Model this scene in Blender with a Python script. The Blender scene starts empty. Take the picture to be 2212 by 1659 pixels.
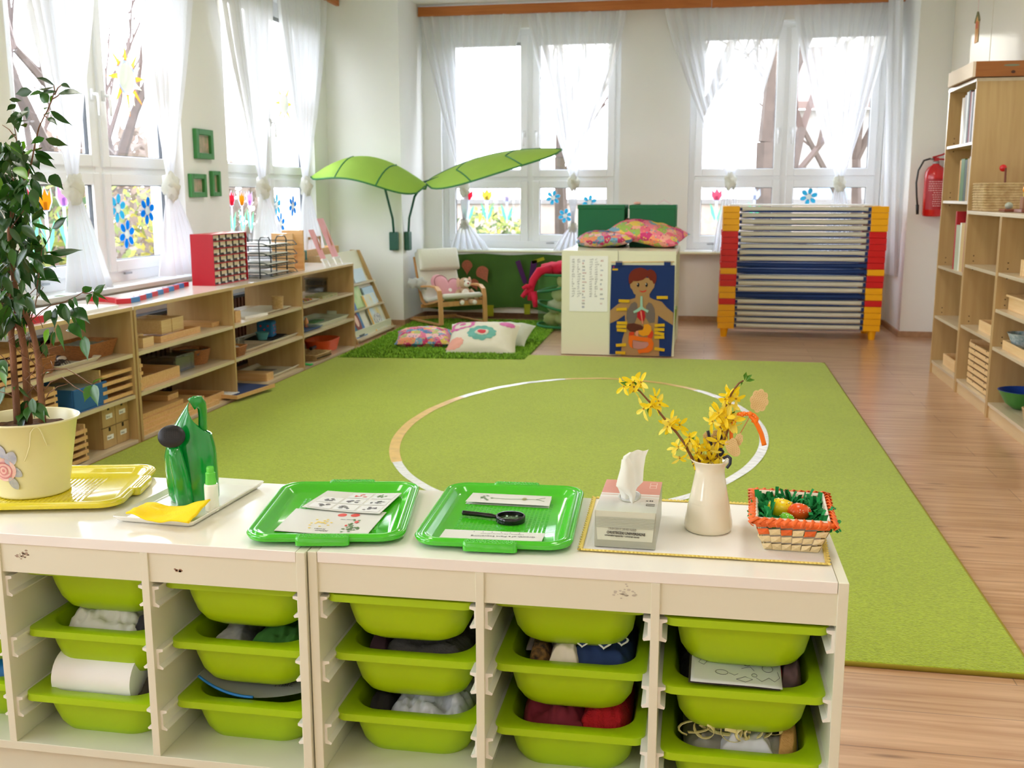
import bpy, bmesh, math, random
from math import sin, cos, pi, radians, sqrt
from mathutils import Vector, Matrix, noise

# ------------------------------------------------------------------ camera
CAMZ = 1.2277
FPX = 2260.0
PITCH, YAW, ROLL = radians(10.33), radians(10.50), radians(0.08)
scene = bpy.context.scene
col = scene.collection

def cam_axes():
    cp, sp, cy, sy = cos(PITCH), sin(PITCH), cos(YAW), sin(YAW)
    fw = Vector((-sy * cp, cy * cp, -sp))
    rt = Vector((cy, sy, 0))
    dn = fw.cross(rt)
    r2 = rt * cos(ROLL) + dn * sin(ROLL)
    d2 = dn * cos(ROLL) - rt * sin(ROLL)
    return r2, d2, fw

RT, DN, FW = cam_axes()
cam_data = bpy.data.cameras.new('camera')
cam = bpy.data.objects.new('camera', cam_data)
col.objects.link(cam)
cam.matrix_world = Matrix(((RT.x, -DN.x, -FW.x, 0), (RT.y, -DN.y, -FW.y, 0), (RT.z, -DN.z, -FW.z, CAMZ), (0, 0, 0, 1)))
cam_data.sensor_width = 36.0
cam_data.lens = 36.0 * FPX / 2212.0
cam_data.clip_start = 0.05
cam_data.clip_end = 300
cam_data.dof.use_dof = True
cam_data.dof.focus_distance = 2.15
cam_data.dof.aperture_fstop = 9.5
scene.camera = cam

# ------------------------------------------------------------------ world, sun, exposure
world = bpy.data.worlds.new('world')
scene.world = world
world.use_nodes = True
wn = world.node_tree
wn.nodes.clear()
w_out = wn.nodes.new('ShaderNodeOutputWorld')
w_bg = wn.nodes.new('ShaderNodeBackground')
w_ramp = wn.nodes.new('ShaderNodeValToRGB')
w_tc = wn.nodes.new('ShaderNodeTexCoord')
w_sep = wn.nodes.new('ShaderNodeSeparateXYZ')
wn.links.new(w_tc.outputs['Generated'], w_sep.inputs[0])
wn.links.new(w_sep.outputs['Z'], w_ramp.inputs[0])
w_ramp.color_ramp.elements[0].position = 0.0
w_ramp.color_ramp.elements[0].color = (1.0, 0.965, 1.0, 1)
w_ramp.color_ramp.elements[1].position = 0.7
w_ramp.color_ramp.elements[1].color = (0.83, 0.87, 1.0, 1)
wn.links.new(w_ramp.outputs[0], w_bg.inputs['Color'])
w_bg.inputs['Strength'].default_value = 8.2
wn.links.new(w_bg.outputs[0], w_out.inputs[0])

sun_d = bpy.data.lights.new('sun', 'SUN')
sun_d.energy = 7.0
sun_d.angle = radians(1.2)
sun_d.color = (1.0, 0.93, 0.82)
sun = bpy.data.objects.new('sun', sun_d)
col.objects.link(sun)
sun_dir = Vector((0.36, -0.93, -0.13)).normalized()
sun.rotation_euler = sun_dir.to_track_quat('-Z', 'Y').to_euler()

scene.view_settings.view_transform = 'Standard'
scene.view_settings.look = 'None'
scene.view_settings.gamma = 1.0
scene.view_settings.use_curve_mapping = False
scene.view_settings.exposure = 0.42
cy_ = scene.cycles
cy_.use_denoising = True
cy_.max_bounces = 10
cy_.diffuse_bounces = 6
cy_.glossy_bounces = 4
cy_.transmission_bounces = 8
cy_.transparent_max_bounces = 16
cy_.caustics_reflective = False
cy_.caustics_refractive = False
cy_.sample_clamp_indirect = 6.0

def portal(name, loc, sx, sy, normal):
    d = bpy.data.lights.new(name, 'AREA')
    d.shape = 'RECTANGLE'; d.size = sx; d.size_y = sy
    d.cycles.is_portal = True
    o = bpy.data.objects.new(name, d); col.objects.link(o)
    o.location = loc
    o.rotation_euler = Vector(normal).to_track_quat('-Z', 'Y').to_euler()
    return o

# ------------------------------------------------------------------ rays: pixel of the photograph -> point on a real plane of the room
def ray(x, y):
    return RT * ((x - 1106) / FPX) + DN * ((y - 829.5) / FPX) + FW

def P(x, y, X=None, Y=None, Z=None):
    d = ray(x, y)
    if Z is not None: t = (Z - CAMZ) / d.z
    elif Y is not None: t = Y / d.y
    else: t = X / d.x
    v = d * t
    return Vector((v.x, v.y, v.z + CAMZ))

# ------------------------------------------------------------------ materials
def lin(c):
    r = []
    for v in c[:3]:
        v = v / 255.0
        r.append(v / 12.92 if v <= 0.04045 else ((v + 0.055) / 1.055) ** 2.4)
    return (r[0], r[1], r[2], 1.0)

_M = {}
def mat(name, c, rough=0.5, spec=0.5, metal=0.0, var=0.0, vscale=8.0, bump=0.0, bscale=60.0, stretch=(1, 1, 1),
        trans=0.0, alpha=1.0, coat=0.0, c2=None, detail=3.0, transm=0.0, coord='Object'):
    if name in _M: return _M[name]
    m = bpy.data.materials.new(name); _M[name] = m
    m.use_nodes = True
    nt = m.node_tree; b = nt.nodes['Principled BSDF']; out = nt.nodes['Material Output']
    b.inputs['Base Color'].default_value = lin(c)
    b.inputs['Roughness'].default_value = rough
    b.inputs['Specular IOR Level'].default_value = spec
    b.inputs['Metallic'].default_value = metal
    b.inputs['Coat Weight'].default_value = coat
    b.inputs['Transmission Weight'].default_value = transm
    b.inputs['Alpha'].default_value = alpha
    tc = mp = None
    if var > 0 or bump > 0 or c2 is not None:
        tc = nt.nodes.new('ShaderNodeTexCoord'); mp = nt.nodes.new('ShaderNodeMapping')
        mp.inputs['Scale'].default_value = stretch
        nt.links.new(tc.outputs[coord], mp.inputs[0])
    if var > 0 or c2 is not None:
        n = nt.nodes.new('ShaderNodeTexNoise'); n.inputs['Scale'].default_value = vscale
        n.inputs['Detail'].default_value = detail
        nt.links.new(mp.outputs[0], n.inputs['Vector'])
        r = nt.nodes.new('ShaderNodeValToRGB')
        r.color_ramp.elements[0].position = 0.3; r.color_ramp.elements[1].position = 0.7
        l0 = lin(c)
        if c2 is not None:
            r.color_ramp.elements[0].color = l0; r.color_ramp.elements[1].color = lin(c2)
        else:
            r.color_ramp.elements[0].color = tuple(v * (1 - var) for v in l0[:3]) + (1,)
            r.color_ramp.elements[1].color = tuple(min(1, v * (1 + var)) for v in l0[:3]) + (1,)
        nt.links.new(n.outputs['Fac'], r.inputs[0]); nt.links.new(r.outputs[0], b.inputs['Base Color'])
    if bump > 0:
        n2 = nt.nodes.new('ShaderNodeTexNoise'); n2.inputs['Scale'].default_value = bscale
        n2.inputs['Detail'].default_value = 4
        nt.links.new(mp.outputs[0], n2.inputs['Vector'])
        bp = nt.nodes.new('ShaderNodeBump'); bp.inputs['Strength'].default_value = bump; bp.inputs['Distance'].default_value = 0.01
        nt.links.new(n2.outputs['Fac'], bp.inputs['Height']); nt.links.new(bp.outputs[0], b.inputs['Normal'])
    if trans > 0:
        t = nt.nodes.new('ShaderNodeBsdfTranslucent'); t.inputs[0].default_value = lin(c)
        mx = nt.nodes.new('ShaderNodeMixShader'); mx.inputs[0].default_value = trans
        nt.links.new(b.outputs[0], mx.inputs[1]); nt.links.new(t.outputs[0], mx.inputs[2]); nt.links.new(mx.outputs[0], out.inputs[0])
    return m

def voro_mat(name, cols, scale=20.0, rough=0.85, bump=0.2, base=None):
    """patchwork / floral print: coloured cells"""
    if name in _M: return _M[name]
    m = bpy.data.materials.new(name); _M[name] = m; m.use_nodes = True
    nt = m.node_tree; b = nt.nodes['Principled BSDF']; b.inputs['Roughness'].default_value = rough
    tc = nt.nodes.new('ShaderNodeTexCoord'); v = nt.nodes.new('ShaderNodeTexVoronoi'); v.inputs['Scale'].default_value = scale
    nt.links.new(tc.outputs['Object'], v.inputs['Vector'])
    sp = nt.nodes.new('ShaderNodeSeparateColor'); nt.links.new(v.outputs['Color'], sp.inputs[0])
    r = nt.nodes.new('ShaderNodeValToRGB'); r.color_ramp.interpolation = 'CONSTANT'
    els = r.color_ramp.elements
    while len(els) < len(cols): els.new(0.5)
    for i, c in enumerate(cols):
        els[i].position = i / len(cols); els[i].color = lin(c)
    nt.links.new(sp.outputs[0], r.inputs[0])
    v2 = nt.nodes.new('ShaderNodeTexVoronoi'); v2.inputs['Scale'].default_value = scale * 3.1
    nt.links.new(tc.outputs['Object'], v2.inputs['Vector'])
    sp2 = nt.nodes.new('ShaderNodeSeparateColor'); nt.links.new(v2.outputs['Color'], sp2.inputs[0])
    r2 = nt.nodes.new('ShaderNodeValToRGB'); r2.color_ramp.interpolation = 'CONSTANT'
    e2 = r2.color_ramp.elements
    while len(e2) < len(cols): e2.new(0.5)
    for i, c in enumerate(cols[::-1]):
        e2[i].position = i / len(cols); e2[i].color = lin(c)
    nt.links.new(sp2.outputs[1], r2.inputs[0])
    gt = nt.nodes.new('ShaderNodeMath'); gt.operation = 'LESS_THAN'; gt.inputs[1].default_value = 0.33
    nt.links.new(v2.outputs['Distance'], gt.inputs[0])
    mx = nt.nodes.new('ShaderNodeMix'); mx.data_type = 'RGBA'
    nt.links.new(gt.outputs[0], mx.inputs[0]); nt.links.new(r.outputs[0], mx.inputs[6]); nt.links.new(r2.outputs[0], mx.inputs[7])
    nt.links.new(mx.outputs[2], b.inputs['Base Color'])
    return m

def wood_mat(name, c1, c2, axis=0, scale=1.0, rough=0.4, spec=0.4, strong=0.5):
    """straight grained wood, grain running along the given axis"""
    if name in _M: return _M[name]
    m = bpy.data.materials.new(name); _M[name] = m; m.use_nodes = True
    nt = m.node_tree; b = nt.nodes['Principled BSDF']; b.inputs['Roughness'].default_value = rough; b.inputs['Specular IOR Level'].default_value = spec
    tc = nt.nodes.new('ShaderNodeTexCoord'); mp = nt.nodes.new('ShaderNodeMapping')
    s = [14 * scale] * 3; s[axis] = 0.9 * scale
    mp.inputs['Scale'].default_value = s
    nt.links.new(tc.outputs['Object'], mp.inputs[0])
    n = nt.nodes.new('ShaderNodeTexNoise'); n.inputs['Scale'].default_value = 2.2; n.inputs['Detail'].default_value = 6; n.inputs['Distortion'].default_value = strong
    nt.links.new(mp.outputs[0], n.inputs['Vector'])
    r = nt.nodes.new('ShaderNodeValToRGB'); r.color_ramp.elements[0].position = 0.3; r.color_ramp.elements[1].position = 0.72
    r.color_ramp.elements[0].color = lin(c1); r.color_ramp.elements[1].color = lin(c2)
    nt.links.new(n.outputs['Fac'], r.inputs[0]); nt.links.new(r.outputs[0], b.inputs['Base Color'])
    return m

def sheer_mat(name, c, through=0.3, transl=0.6):
    if name in _M: return _M[name]
    m = bpy.data.materials.new(name); _M[name] = m; m.use_nodes = True
    nt = m.node_tree; nt.nodes.clear()
    out = nt.nodes.new('ShaderNodeOutputMaterial')
    d = nt.nodes.new('ShaderNodeBsdfDiffuse'); d.inputs[0].default_value = lin(c)
    t = nt.nodes.new('ShaderNodeBsdfTranslucent'); t.inputs[0].default_value = lin(c)
    tr = nt.nodes.new('ShaderNodeBsdfTransparent')
    a = nt.nodes.new('ShaderNodeMixShader'); a.inputs[0].default_value = transl
    nt.links.new(d.outputs[0], a.inputs[1]); nt.links.new(t.outputs[0], a.inputs[2])
    b = nt.nodes.new('ShaderNodeMixShader'); b.inputs[0].default_value = through
    nt.links.new(a.outputs[0], b.inputs[1]); nt.links.new(tr.outputs[0], b.inputs[2])
    nt.links.new(b.outputs[0], out.inputs[0])
    return m

def glass_mat(name, tint=(255, 255, 255), gloss=0.06, rough=0.02, tr=None):
    if name in _M: return _M[name]
    m = bpy.data.materials.new(name); _M[name] = m; m.use_nodes = True
    nt = m.node_tree; nt.nodes.clear()
    out = nt.nodes.new('ShaderNodeOutputMaterial')
    t = nt.nodes.new('ShaderNodeBsdfTransparent'); t.inputs[0].default_value = lin(tint)
    g = nt.nodes.new('ShaderNodeBsdfGlossy'); g.inputs['Roughness'].default_value = rough
    a = nt.nodes.new('ShaderNodeMixShader'); a.inputs[0].default_value = gloss
    nt.links.new(t.outputs[0], a.inputs[1]); nt.links.new(g.outputs[0], a.inputs[2])
    nt.links.new(a.outputs[0], out.inputs[0])
    return m

# ------------------------------------------------------------------ mesh builder
class MB:
    def __init__(s):
        s.v = []; s.f = []; s.m = []; s.mi = 0
    def mat(s, i): s.mi = i; return s
    def add(s, verts, faces, mi=None):
        n = len(s.v); s.v += [tuple(v) for v in verts]
        s.f += [tuple(i + n for i in f) for f in faces]
        s.m += [s.mi if mi is None else mi] * len(faces)
        return s
    def box(s, x0, y0, z0, x1, y1, z1, M=None):
        vs = [Vector((x, y, z)) for z in (z0, z1) for y in (y0, y1) for x in (x0, x1)]
        if M is not None: vs = [M @ v for v in vs]
        return s.add(vs, [(0, 2, 3, 1), (4, 5, 7, 6), (0, 1, 5, 4), (2, 6, 7, 3), (0, 4, 6, 2), (1, 3, 7, 5)])
    def loft(s, rings, cap0=True, cap1=True, closed=True):
        n = len(rings[0]); base = len(s.v)
        for r in rings: s.v += [tuple(p) for p in r]
        k = n if closed else n - 1
        for i in range(len(rings) - 1):
            for j in range(k):
                a = base + i * n + j; b = base + i * n + (j + 1) % n
                s.f.append((a, b, b + n, a + n)); s.m.append(s.mi)
        if cap0: s.f.append(tuple(base + j for j in range(n))[::-1]); s.m.append(s.mi)
        if cap1: s.f.append(tuple(base + (len(rings) - 1) * n + j for j in range(n))); s.m.append(s.mi)
        return s
    def lathe(s, prof, c=(0, 0, 0), n=28, sx=1.0, sy=1.0, cap0=True, cap1=False):
        rings = [[Vector((c[0] + r * sx * cos(2 * pi * j / n), c[1] + r * sy * sin(2 * pi * j / n), c[2] + z)) for j in range(n)] for r, z in prof]
        return s.loft(rings, cap0, cap1)
    def tube(s, pts, r, n=8, r1=None, flat=None):
        pts = [Vector(p) for p in pts]; N = len(pts); rings = []
        up = Vector((0, 0, 1)); prev = None
        for i, p in enumerate(pts):
            t = (pts[min(i + 1, N - 1)] - pts[max(i - 1, 0)])
            if t.length < 1e-9: t = Vector((0, 0, 1))
            t.normalize()
            if prev is None:
                a = t.cross(up)
                if a.length < 1e-3: a = t.cross(Vector((1, 0, 0)))
            else:
                a = prev - t * prev.dot(t)
                if a.length < 1e-6: a = t.cross(up)
            a.normalize(); prev = a; b = t.cross(a)
            rr = r if not callable(r) else r(i / max(1, N - 1))
            if r1 is not None: rr = r + (r1 - r) * i / max(1, N - 1)
            fa, fb = (1, 1) if flat is None else flat
            rings.append([p + a * (rr * fa * cos(2 * pi * j / n)) + b * (rr * fb * sin(2 * pi * j / n)) for j in range(n)])
        return s.loft(rings)
    def cyl(s, p0, p1, r, n=16, r1=None): return s.tube([p0, p1], r, n, r1)
    def ell(s, c, r, nu=16, nv=10, M=None, jit=0.0, seed=0):
        c = Vector(c); rings = []
        if not hasattr(r, '__len__'): r = (r, r, r)
        for i in range(nv + 1):
            th = pi * i / nv
            ring = []
            for j in range(nu):
                ph = 2 * pi * j / nu
                d = Vector((max(1e-3, sin(th)) * cos(ph), max(1e-3, sin(th)) * sin(ph), -cos(th)))
                k = 1.0 + (jit * noise.noise(d * 2.2 + Vector((seed, seed * 1.7, 0))) if jit else 0)
                q = Vector((d.x * r[0], d.y * r[1], d.z * r[2])) * k
                if M is not None: q = M @ q
                ring.append(c + q)
            rings.append(ring)
        return s.loft(rings)
    def grid(s, fn, nu, nv, flip=False):
        base = len(s.v)
        for j in range(nv + 1):
            for i in range(nu + 1): s.v.append(tuple(fn(i / nu, j / nv)))
        for j in range(nv):
            for i in range(nu):
                a = base + j * (nu + 1) + i
                q = (a, a + 1, a + nu + 2, a + nu + 1)
                s.f.append(q[::-1] if flip else q); s.m.append(s.mi)
        return s
    def prism(s, pts, d):
        """flat outline (3d points) pushed along d"""
        pts = [Vector(p) for p in pts]; d = Vector(d)
        return s.loft([pts, [p + d for p in pts]])
    def build(s, name, mats=None, parent=None, smooth=False, bevel=0.0, seg=2, subd=0, solid=0.0, angle=None, loc=None):
        me = bpy.data.meshes.new(name); me.from_pydata(s.v, [], s.f)
        bm = bmesh.new(); bm.from_mesh(me); bmesh.ops.recalc_face_normals(bm, faces=bm.faces); bm.to_mesh(me); bm.free()
        if mats is None: mats = []
        if not isinstance(mats, (list, tuple)): mats = [mats]
        for m in mats: me.materials.append(m)
        me.polygons.foreach_set('material_index', s.m)
        if smooth: me.polygons.foreach_set('use_smooth', [True] * len(me.polygons))
        me.update()
        o = bpy.data.objects.new(name, me); col.objects.link(o)
        if parent is not None: o.parent = parent
        if loc is not None: o.location = loc
        if smooth and angle:
            try:
                me.set_sharp_from_angle(angle=radians(angle))
            except Exception: pass
        if bevel > 0:
            b = o.modifiers.new('bevel', 'BEVEL'); b.width = bevel; b.segments = seg; b.limit_method = 'ANGLE'; b.angle_limit = radians(40)
        if subd:
            b = o.modifiers.new('subd', 'SUBSURF'); b.levels = subd; b.render_levels = subd
        if solid:
            b = o.modifiers.new('solid', 'SOLIDIFY'); b.thickness = solid; b.offset = 0
        return o

def rrect(cx, cy, z, hx, hy, r, n=6):
    r = min(r, hx, hy); pts = []
    for k, (sx, sy) in enumerate(((1, 1), (-1, 1), (-1, -1), (1, -1))):
        for i in range(n + 1):
            a = pi / 2 * (k + i / n)
            pts.append(Vector((cx + sx * (hx - r) + r * cos(a), cy + sy * (hy - r) + r * sin(a), z)))
    return pts

def tag(o, label=None, cat=None, group=None, kind=None):
    if label: o['label'] = label
    if cat: o['category'] = cat
    if group: o['group'] = group
    if kind: o['kind'] = kind
    return o

def thing(name, label, cat, loc=(0, 0, 0), rz=0.0, group=None):
    o = bpy.data.objects.new(name, None); col.objects.link(o)
    o.location = loc; o.rotation_euler = (0, 0, rz); o.empty_display_size = 0.05
    return tag(o, label, cat, group)

def struct(name, mb, m, parent=None, **k):
    o = mb.build(name, m, parent, **k)
    if parent is None: o['kind'] = 'structure'
    return o

def dup(root, loc=None, rz=None, label=None, group=None):
    def cp(o, par):
        c = o.copy(); col.objects.link(c)
        c.parent = par
        for ch in KIDS.get(o.name, []) or [q for q in o.children]: cp(ch, c)
        return c
    r = cp(root, None)
    if loc is not None: r.location = loc
    if rz is not None: r.rotation_euler = (0, 0, rz)
    if label: r['label'] = label
    if group: r['group'] = group
    return r
KIDS = {}

def text_obj(s, size, m, parent, name='lettering', M=None, extrude=0.0004, align='LEFT', sx=1.0, bold=0):
    cu = bpy.data.curves.new(name + '_src', 'FONT'); cu.body = s; cu.size = size; cu.extrude = extrude; cu.align_x = align
    cu.offset = bold; cu.resolution_u = 2
    tmp = bpy.data.objects.new('tmp_text', cu); col.objects.link(tmp)
    dg = bpy.context.evaluated_depsgraph_get(); dg.update()
    me = bpy.data.meshes.new_from_object(tmp.evaluated_get(dg))
    bpy.data.objects.remove(tmp); bpy.data.curves.remove(cu)
    me.transform(Matrix.Diagonal((sx, 1, 1, 1)))
    if M is not None: me.transform(M)
    me.materials.clear(); me.materials.append(m)
    o = bpy.data.objects.new(name, me); col.objects.link(o); o.parent = parent
    return o

def frame_M(o, ex, ey):
    """matrix with origin o, text x along ex, text y along ey"""
    ex = Vector(ex).normalized(); ey = Vector(ey).normalized(); ez = ex.cross(ey)
    return Matrix(((ex.x, ey.x, ez.x, o[0]), (ex.y, ey.y, ez.y, o[1]), (ex.z, ey.z, ez.z, o[2]), (0, 0, 0, 1)))

R = random.Random(7)
# ================================================================== ROOM
XL, XR, YB, YP, YF, ZC = -3.5, 1.95, 10.30, 9.50, -3.5, 3.0
PXL, PXR = -2.80, 1.66          # inner faces of the two piers that frame the window recess
wall_m = mat('wall_plaster', (240, 240, 238), rough=0.9, spec=0.2)
ceil_m = mat('ceiling_paint', (240, 240, 236), rough=0.95, spec=0.1)
white_pvc = mat('white_pvc', (240, 242, 244), rough=0.3, spec=0.5)
white_lam = mat('white_laminate', (230, 229, 202), rough=0.28, spec=0.5)
skirt_m = wood_mat('skirting_wood', (160, 124, 94), (182, 146, 114), axis=1, rough=0.5)
birch = wood_mat('birch_laminate', (180, 147, 98), (196, 165, 116), axis=2, scale=0.8, rough=0.42)
birch_y = wood_mat('birch_laminate_long', (200, 170, 122), (214, 188, 142), axis=1, scale=0.8, rough=0.38)
beech = wood_mat('beech_wood', (212, 164, 106), (226, 184, 130), axis=0, scale=2.5, rough=0.5)
beech2 = wood_mat('light_beech', (218, 182, 128), (230, 200, 150), axis=1, scale=2.5, rough=0.5)
pine = wood_mat('pine_trim', (176, 98, 40), (200, 122, 58), axis=0, rough=0.45)
pine_y = wood_mat('pine_trim_y', (176, 98, 40), (200, 122, 58), axis=1, rough=0.45)
clear_glass = glass_mat('window_glass', (250, 253, 255), 0.05)
black_m = mat('black_plastic', (26, 26, 28), rough=0.35)
steel_m = mat('grey_metal', (170, 172, 176), rough=0.35, metal=0.8)

# floor: laminate planks running across the room
def floor_mat():
    m = bpy.data.materials.new('laminate_planks'); m.use_nodes = True
    nt = m.node_tree; b = nt.nodes['Principled BSDF']; b.inputs['Roughness'].default_value = 0.36; b.inputs['Specular IOR Level'].default_value = 0.6; b.inputs['Coat Weight'].default_value = 0.55; b.inputs['Coat Roughness'].default_value = 0.17
    tc = nt.nodes.new('ShaderNodeTexCoord')
    br = nt.nodes.new('ShaderNodeTexBrick'); br.offset = 0.37; br.squash = 1.0
    br.inputs['Scale'].default_value = 1.0; br.inputs['Brick Width'].default_value = 1.28; br.inputs['Row Height'].default_value = 0.19
    br.inputs['Mortar Size'].default_value = 0.0015; br.inputs['Mortar'].default_value = lin((160, 130, 108))
    br.inputs['Color1'].default_value = lin((222, 182, 146)); br.inputs['Color2'].default_value = lin((208, 168, 130))
    nt.links.new(tc.outputs['Object'], br.inputs['Vector'])
    mp = nt.nodes.new('ShaderNodeMapping'); mp.inputs['Scale'].default_value = (1.2, 22, 1)
    nt.links.new(tc.outputs['Object'], mp.inputs[0])
    n = nt.nodes.new('ShaderNodeTexNoise'); n.inputs['Scale'].default_value = 1.6; n.inputs['Detail'].default_value = 8; n.inputs['Distortion'].default_value = 0.6
    nt.links.new(mp.outputs[0], n.inputs['Vector'])
    r = nt.nodes.new('ShaderNodeValToRGB'); r.color_ramp.elements[0].position = 0.28; r.color_ramp.elements[1].position = 0.7
    r.color_ramp.elements[0].color = lin((205, 186, 168)); r.color_ramp.elements[1].color = (1, 1, 1, 1)
    nt.links.new(n.outputs['Fac'], r.inputs[0])
    # knots
    mp2 = nt.nodes.new('ShaderNodeMapping'); mp2.inputs['Scale'].default_value = (1.5, 9, 1); nt.links.new(tc.outputs['Object'], mp2.inputs[0])
    v = nt.nodes.new('ShaderNodeTexVoronoi'); v.inputs['Scale'].default_value = 1.3; nt.links.new(mp2.outputs[0], v.inputs['Vector'])
    rk = nt.nodes.new('ShaderNodeValToRGB'); rk.color_ramp.elements[0].position = 0.03; rk.color_ramp.elements[1].position = 0.13
    rk.color_ramp.elements[0].color = lin((150, 128, 112)); rk.color_ramp.elements[1].color = (1, 1, 1, 1)
    nt.links.new(v.outputs['Distance'], rk.inputs[0])
    m1 = nt.nodes.new('ShaderNodeMix'); m1.data_type = 'RGBA'; m1.blend_type = 'MULTIPLY'; m1.inputs[0].default_value = 1
    nt.links.new(br.outputs['Color'], m1.inputs[6]); nt.links.new(r.outputs[0], m1.inputs[7])
    m2 = nt.nodes.new('ShaderNodeMix'); m2.data_type = 'RGBA'; m2.blend_type = 'MULTIPLY'; m2.inputs[0].default_value = 1
    nt.links.new(m1.outputs[2], m2.inputs[6]); nt.links.new(rk.outputs[0], m2.inputs[7])
    nt.links.new(m2.outputs[2], b.inputs['Base Color'])
    return m
struct('floor', MB().box(XL - 0.3, YF - 0.2, -0.12, XR + 0.3, YB + 0.2, 0), floor_mat())
struct('ceiling', MB().box(XL - 0.3, YF - 0.2, ZC, XR + 0.3, YB + 0.3, ZC + 0.15), ceil_m)

WZ0, WZ1 = 0.69, 2.785
LW = [(4.93, 6.70), (7.38, 9.15), (2.48, 4.25), (0.03, 1.80), (-2.42, -0.65)]     # left wall windows (Y ranges)
BW = [(-2.617, -0.855), (-0.197, 1.568)]                                           # back wall windows (X ranges)
# left wall with openings
mb = MB()
ys = sorted(LW)
y = YF - 0.2
for a, b in ys:
    mb.box(XL - 0.25, y, 0, XL, a, ZC); mb.box(XL - 0.25, a, 0, XL, b, WZ0); mb.box(XL - 0.25, a, WZ1, XL, b, ZC); y = b
mb.box(XL - 0.25, y, 0, XL, YB + 0.25, ZC)
struct('wall_left', mb, wall_m)
mb = MB(); x = XL
for a, b in BW:
    mb.box(x, YB, 0, a, YB + 0.25, ZC); mb.box(a, YB, 0, b, YB + 0.25, WZ0); mb.box(a, YB, WZ1, b, YB + 0.25, ZC); x = b
mb.box(x, YB, 0, XR, YB + 0.25, ZC)
struct('wall_back', mb, wall_m)
struct('wall_right', MB().box(XR, YF - 0.2, 0, XR + 0.25, YB + 0.25, ZC), wall_m)
struct('wall_front', MB().box(XL, YF - 0.2, 0, XR, YF, ZC), wall_m)
struct('wall_pier_left', MB().box(XL, YP, 0, PXL, YB, ZC), wall_m)
struct('wall_pier_right', MB().box(PXR, YP - 0.05, 0, XR, YB, ZC), wall_m)
# skirting
struct('baseboard_back', MB().box(PXL, YB - 0.018, 0, PXR, YB, 0.05), skirt_m)
struct('baseboard_pier_left', MB().box(XL, YP - 0.018, 0, PXL + 0.018, YP, 0.05).box(PXL, YP, 0, PXL + 0.018, YB - 0.018, 0.05), skirt_m)
struct('baseboard_pier_right', MB().box(PXR - 0.018, YP - 0.068, 0, XR, YP - 0.05, 0.05).box(PXR - 0.018, YP - 0.05, 0, PXR, YB - 0.018, 0.05), skirt_m)
struct('baseboard_right', MB().box(XR - 0.018, YF, 0, XR, YP - 0.07, 0.05), skirt_m)

# windows ------------------------------------------------------------
gasket = mat('window_gasket', (60, 64, 68), rough=0.6)
def window(n, M, full=True, wid=1.762):
    """local frame: x across, y out of the room (0 = wall face), z up; M places it"""
    e = bpy.data.objects.new('window_%d' % n, None); col.objects.link(e); e.matrix_world = M; e['kind'] = 'structure'
    Z0, Z1, ZT = WZ0, WZ1, 1.37
    D0, D1 = 0.08, 0.15
    f = MB()
    f.box(0, D0, Z0, 0.06, D1, Z1).box(wid - 0.06, D0, Z0, wid, D1, Z1).box(0.06, D0, Z0, wid - 0.06, D1, Z0 + 0.07).box(0.06, D0, Z1 - 0.06, wid - 0.06, D1, Z1)
    f.box(wid / 2 - 0.04, D0, Z0 + 0.07, wid / 2 + 0.04, D1, Z1 - 0.06).box(0.06, D0, ZT - 0.035, wid / 2 - 0.04, D1, ZT + 0.03).box(wid / 2 + 0.04, D0, ZT - 0.035, wid - 0.06, D1, ZT + 0.03)
    f.build('window_frame', white_pvc, e, bevel=0.004)
    MB().box(-0.02, -0.10, Z0 - 0.035, wid + 0.02, D0, Z0 - 0.003).build('window_sill', white_pvc, e, bevel=0.006)
    sw = 0.07
    for k in range(2):
        x0 = 0.055 + k * (wid / 2 - 0.03); x1 = x0 + wid / 2 - 0.08
        for (z0, z1) in ((Z0 + 0.065, ZT - 0.02), (ZT + 0.015, Z1 - 0.055)):
            s = MB()
            y0, y1 = 0.06, 0.12
            s.box(x0, y0, z0, x0 + sw, y1, z1).box(x1 - sw, y0, z0, x1, y1, z1).box(x0 + sw, y0, z0, x1 - sw, y1, z0 + sw).box(x0 + sw, y0, z1 - sw, x1 - sw, y1, z1)
            so = s.build('window_sash', white_pvc, e, bevel=0.006)
            g = MB(); w = 0.005
            g.box(x0 + sw, 0.078, z0 + sw, x0 + sw + w, 0.1, z1 - sw).box(x1 - sw - w, 0.078, z0 + sw, x1 - sw, 0.1, z1 - sw).box(x0 + sw, 0.078, z0 + sw, x1 - sw, 0.1, z0 + sw + w).box(x0 + sw, 0.078, z1 - sw - w, x1 - sw, 0.1, z1 - sw)
            g.build('gasket', gasket, so)
            MB().box(x0 + sw - 0.01, 0.088, z0 + sw - 0.01, x1 - sw + 0.01, 0.092, z1 - sw + 0.01).build('window_pane', clear_glass, so)
            if z0 > 1.0:
                h = MB(); hx = (x1 - 0.035) if k == 0 else (x0 + 0.035); hz = 1.80
                h.box(hx - 0.013, 0.045, hz - 0.03, hx + 0.013, 0.062, hz + 0.03)
                h.tube([(hx, 0.05, hz), (hx, 0.02, hz), (hx, 0.012, hz - 0.03), (hx, 0.012, hz - 0.12)], 0.009)
                h.build('window_handle', white_pvc, so, smooth=True)
            else:
                MB().box(x0 + 0.14, 0.05, z0 - 0.02, x0 + 0.22, 0.063, z0 - 0.008).build('hinge', steel_m, so)
            # folded blind at the top of the upper panes
            if z0 > 1.0 and full:
                bl = MB()
                bl.box(x0 + sw, 0.062, z1 - sw - 0.03, x1 - sw, 0.085, z1 - sw)
                bl.build('blind_rail', steel_m, so)
    return e
i = 1
for (a, b) in BW:
    window(i, Matrix.Translation((a, YB, 0))); i += 1
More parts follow.
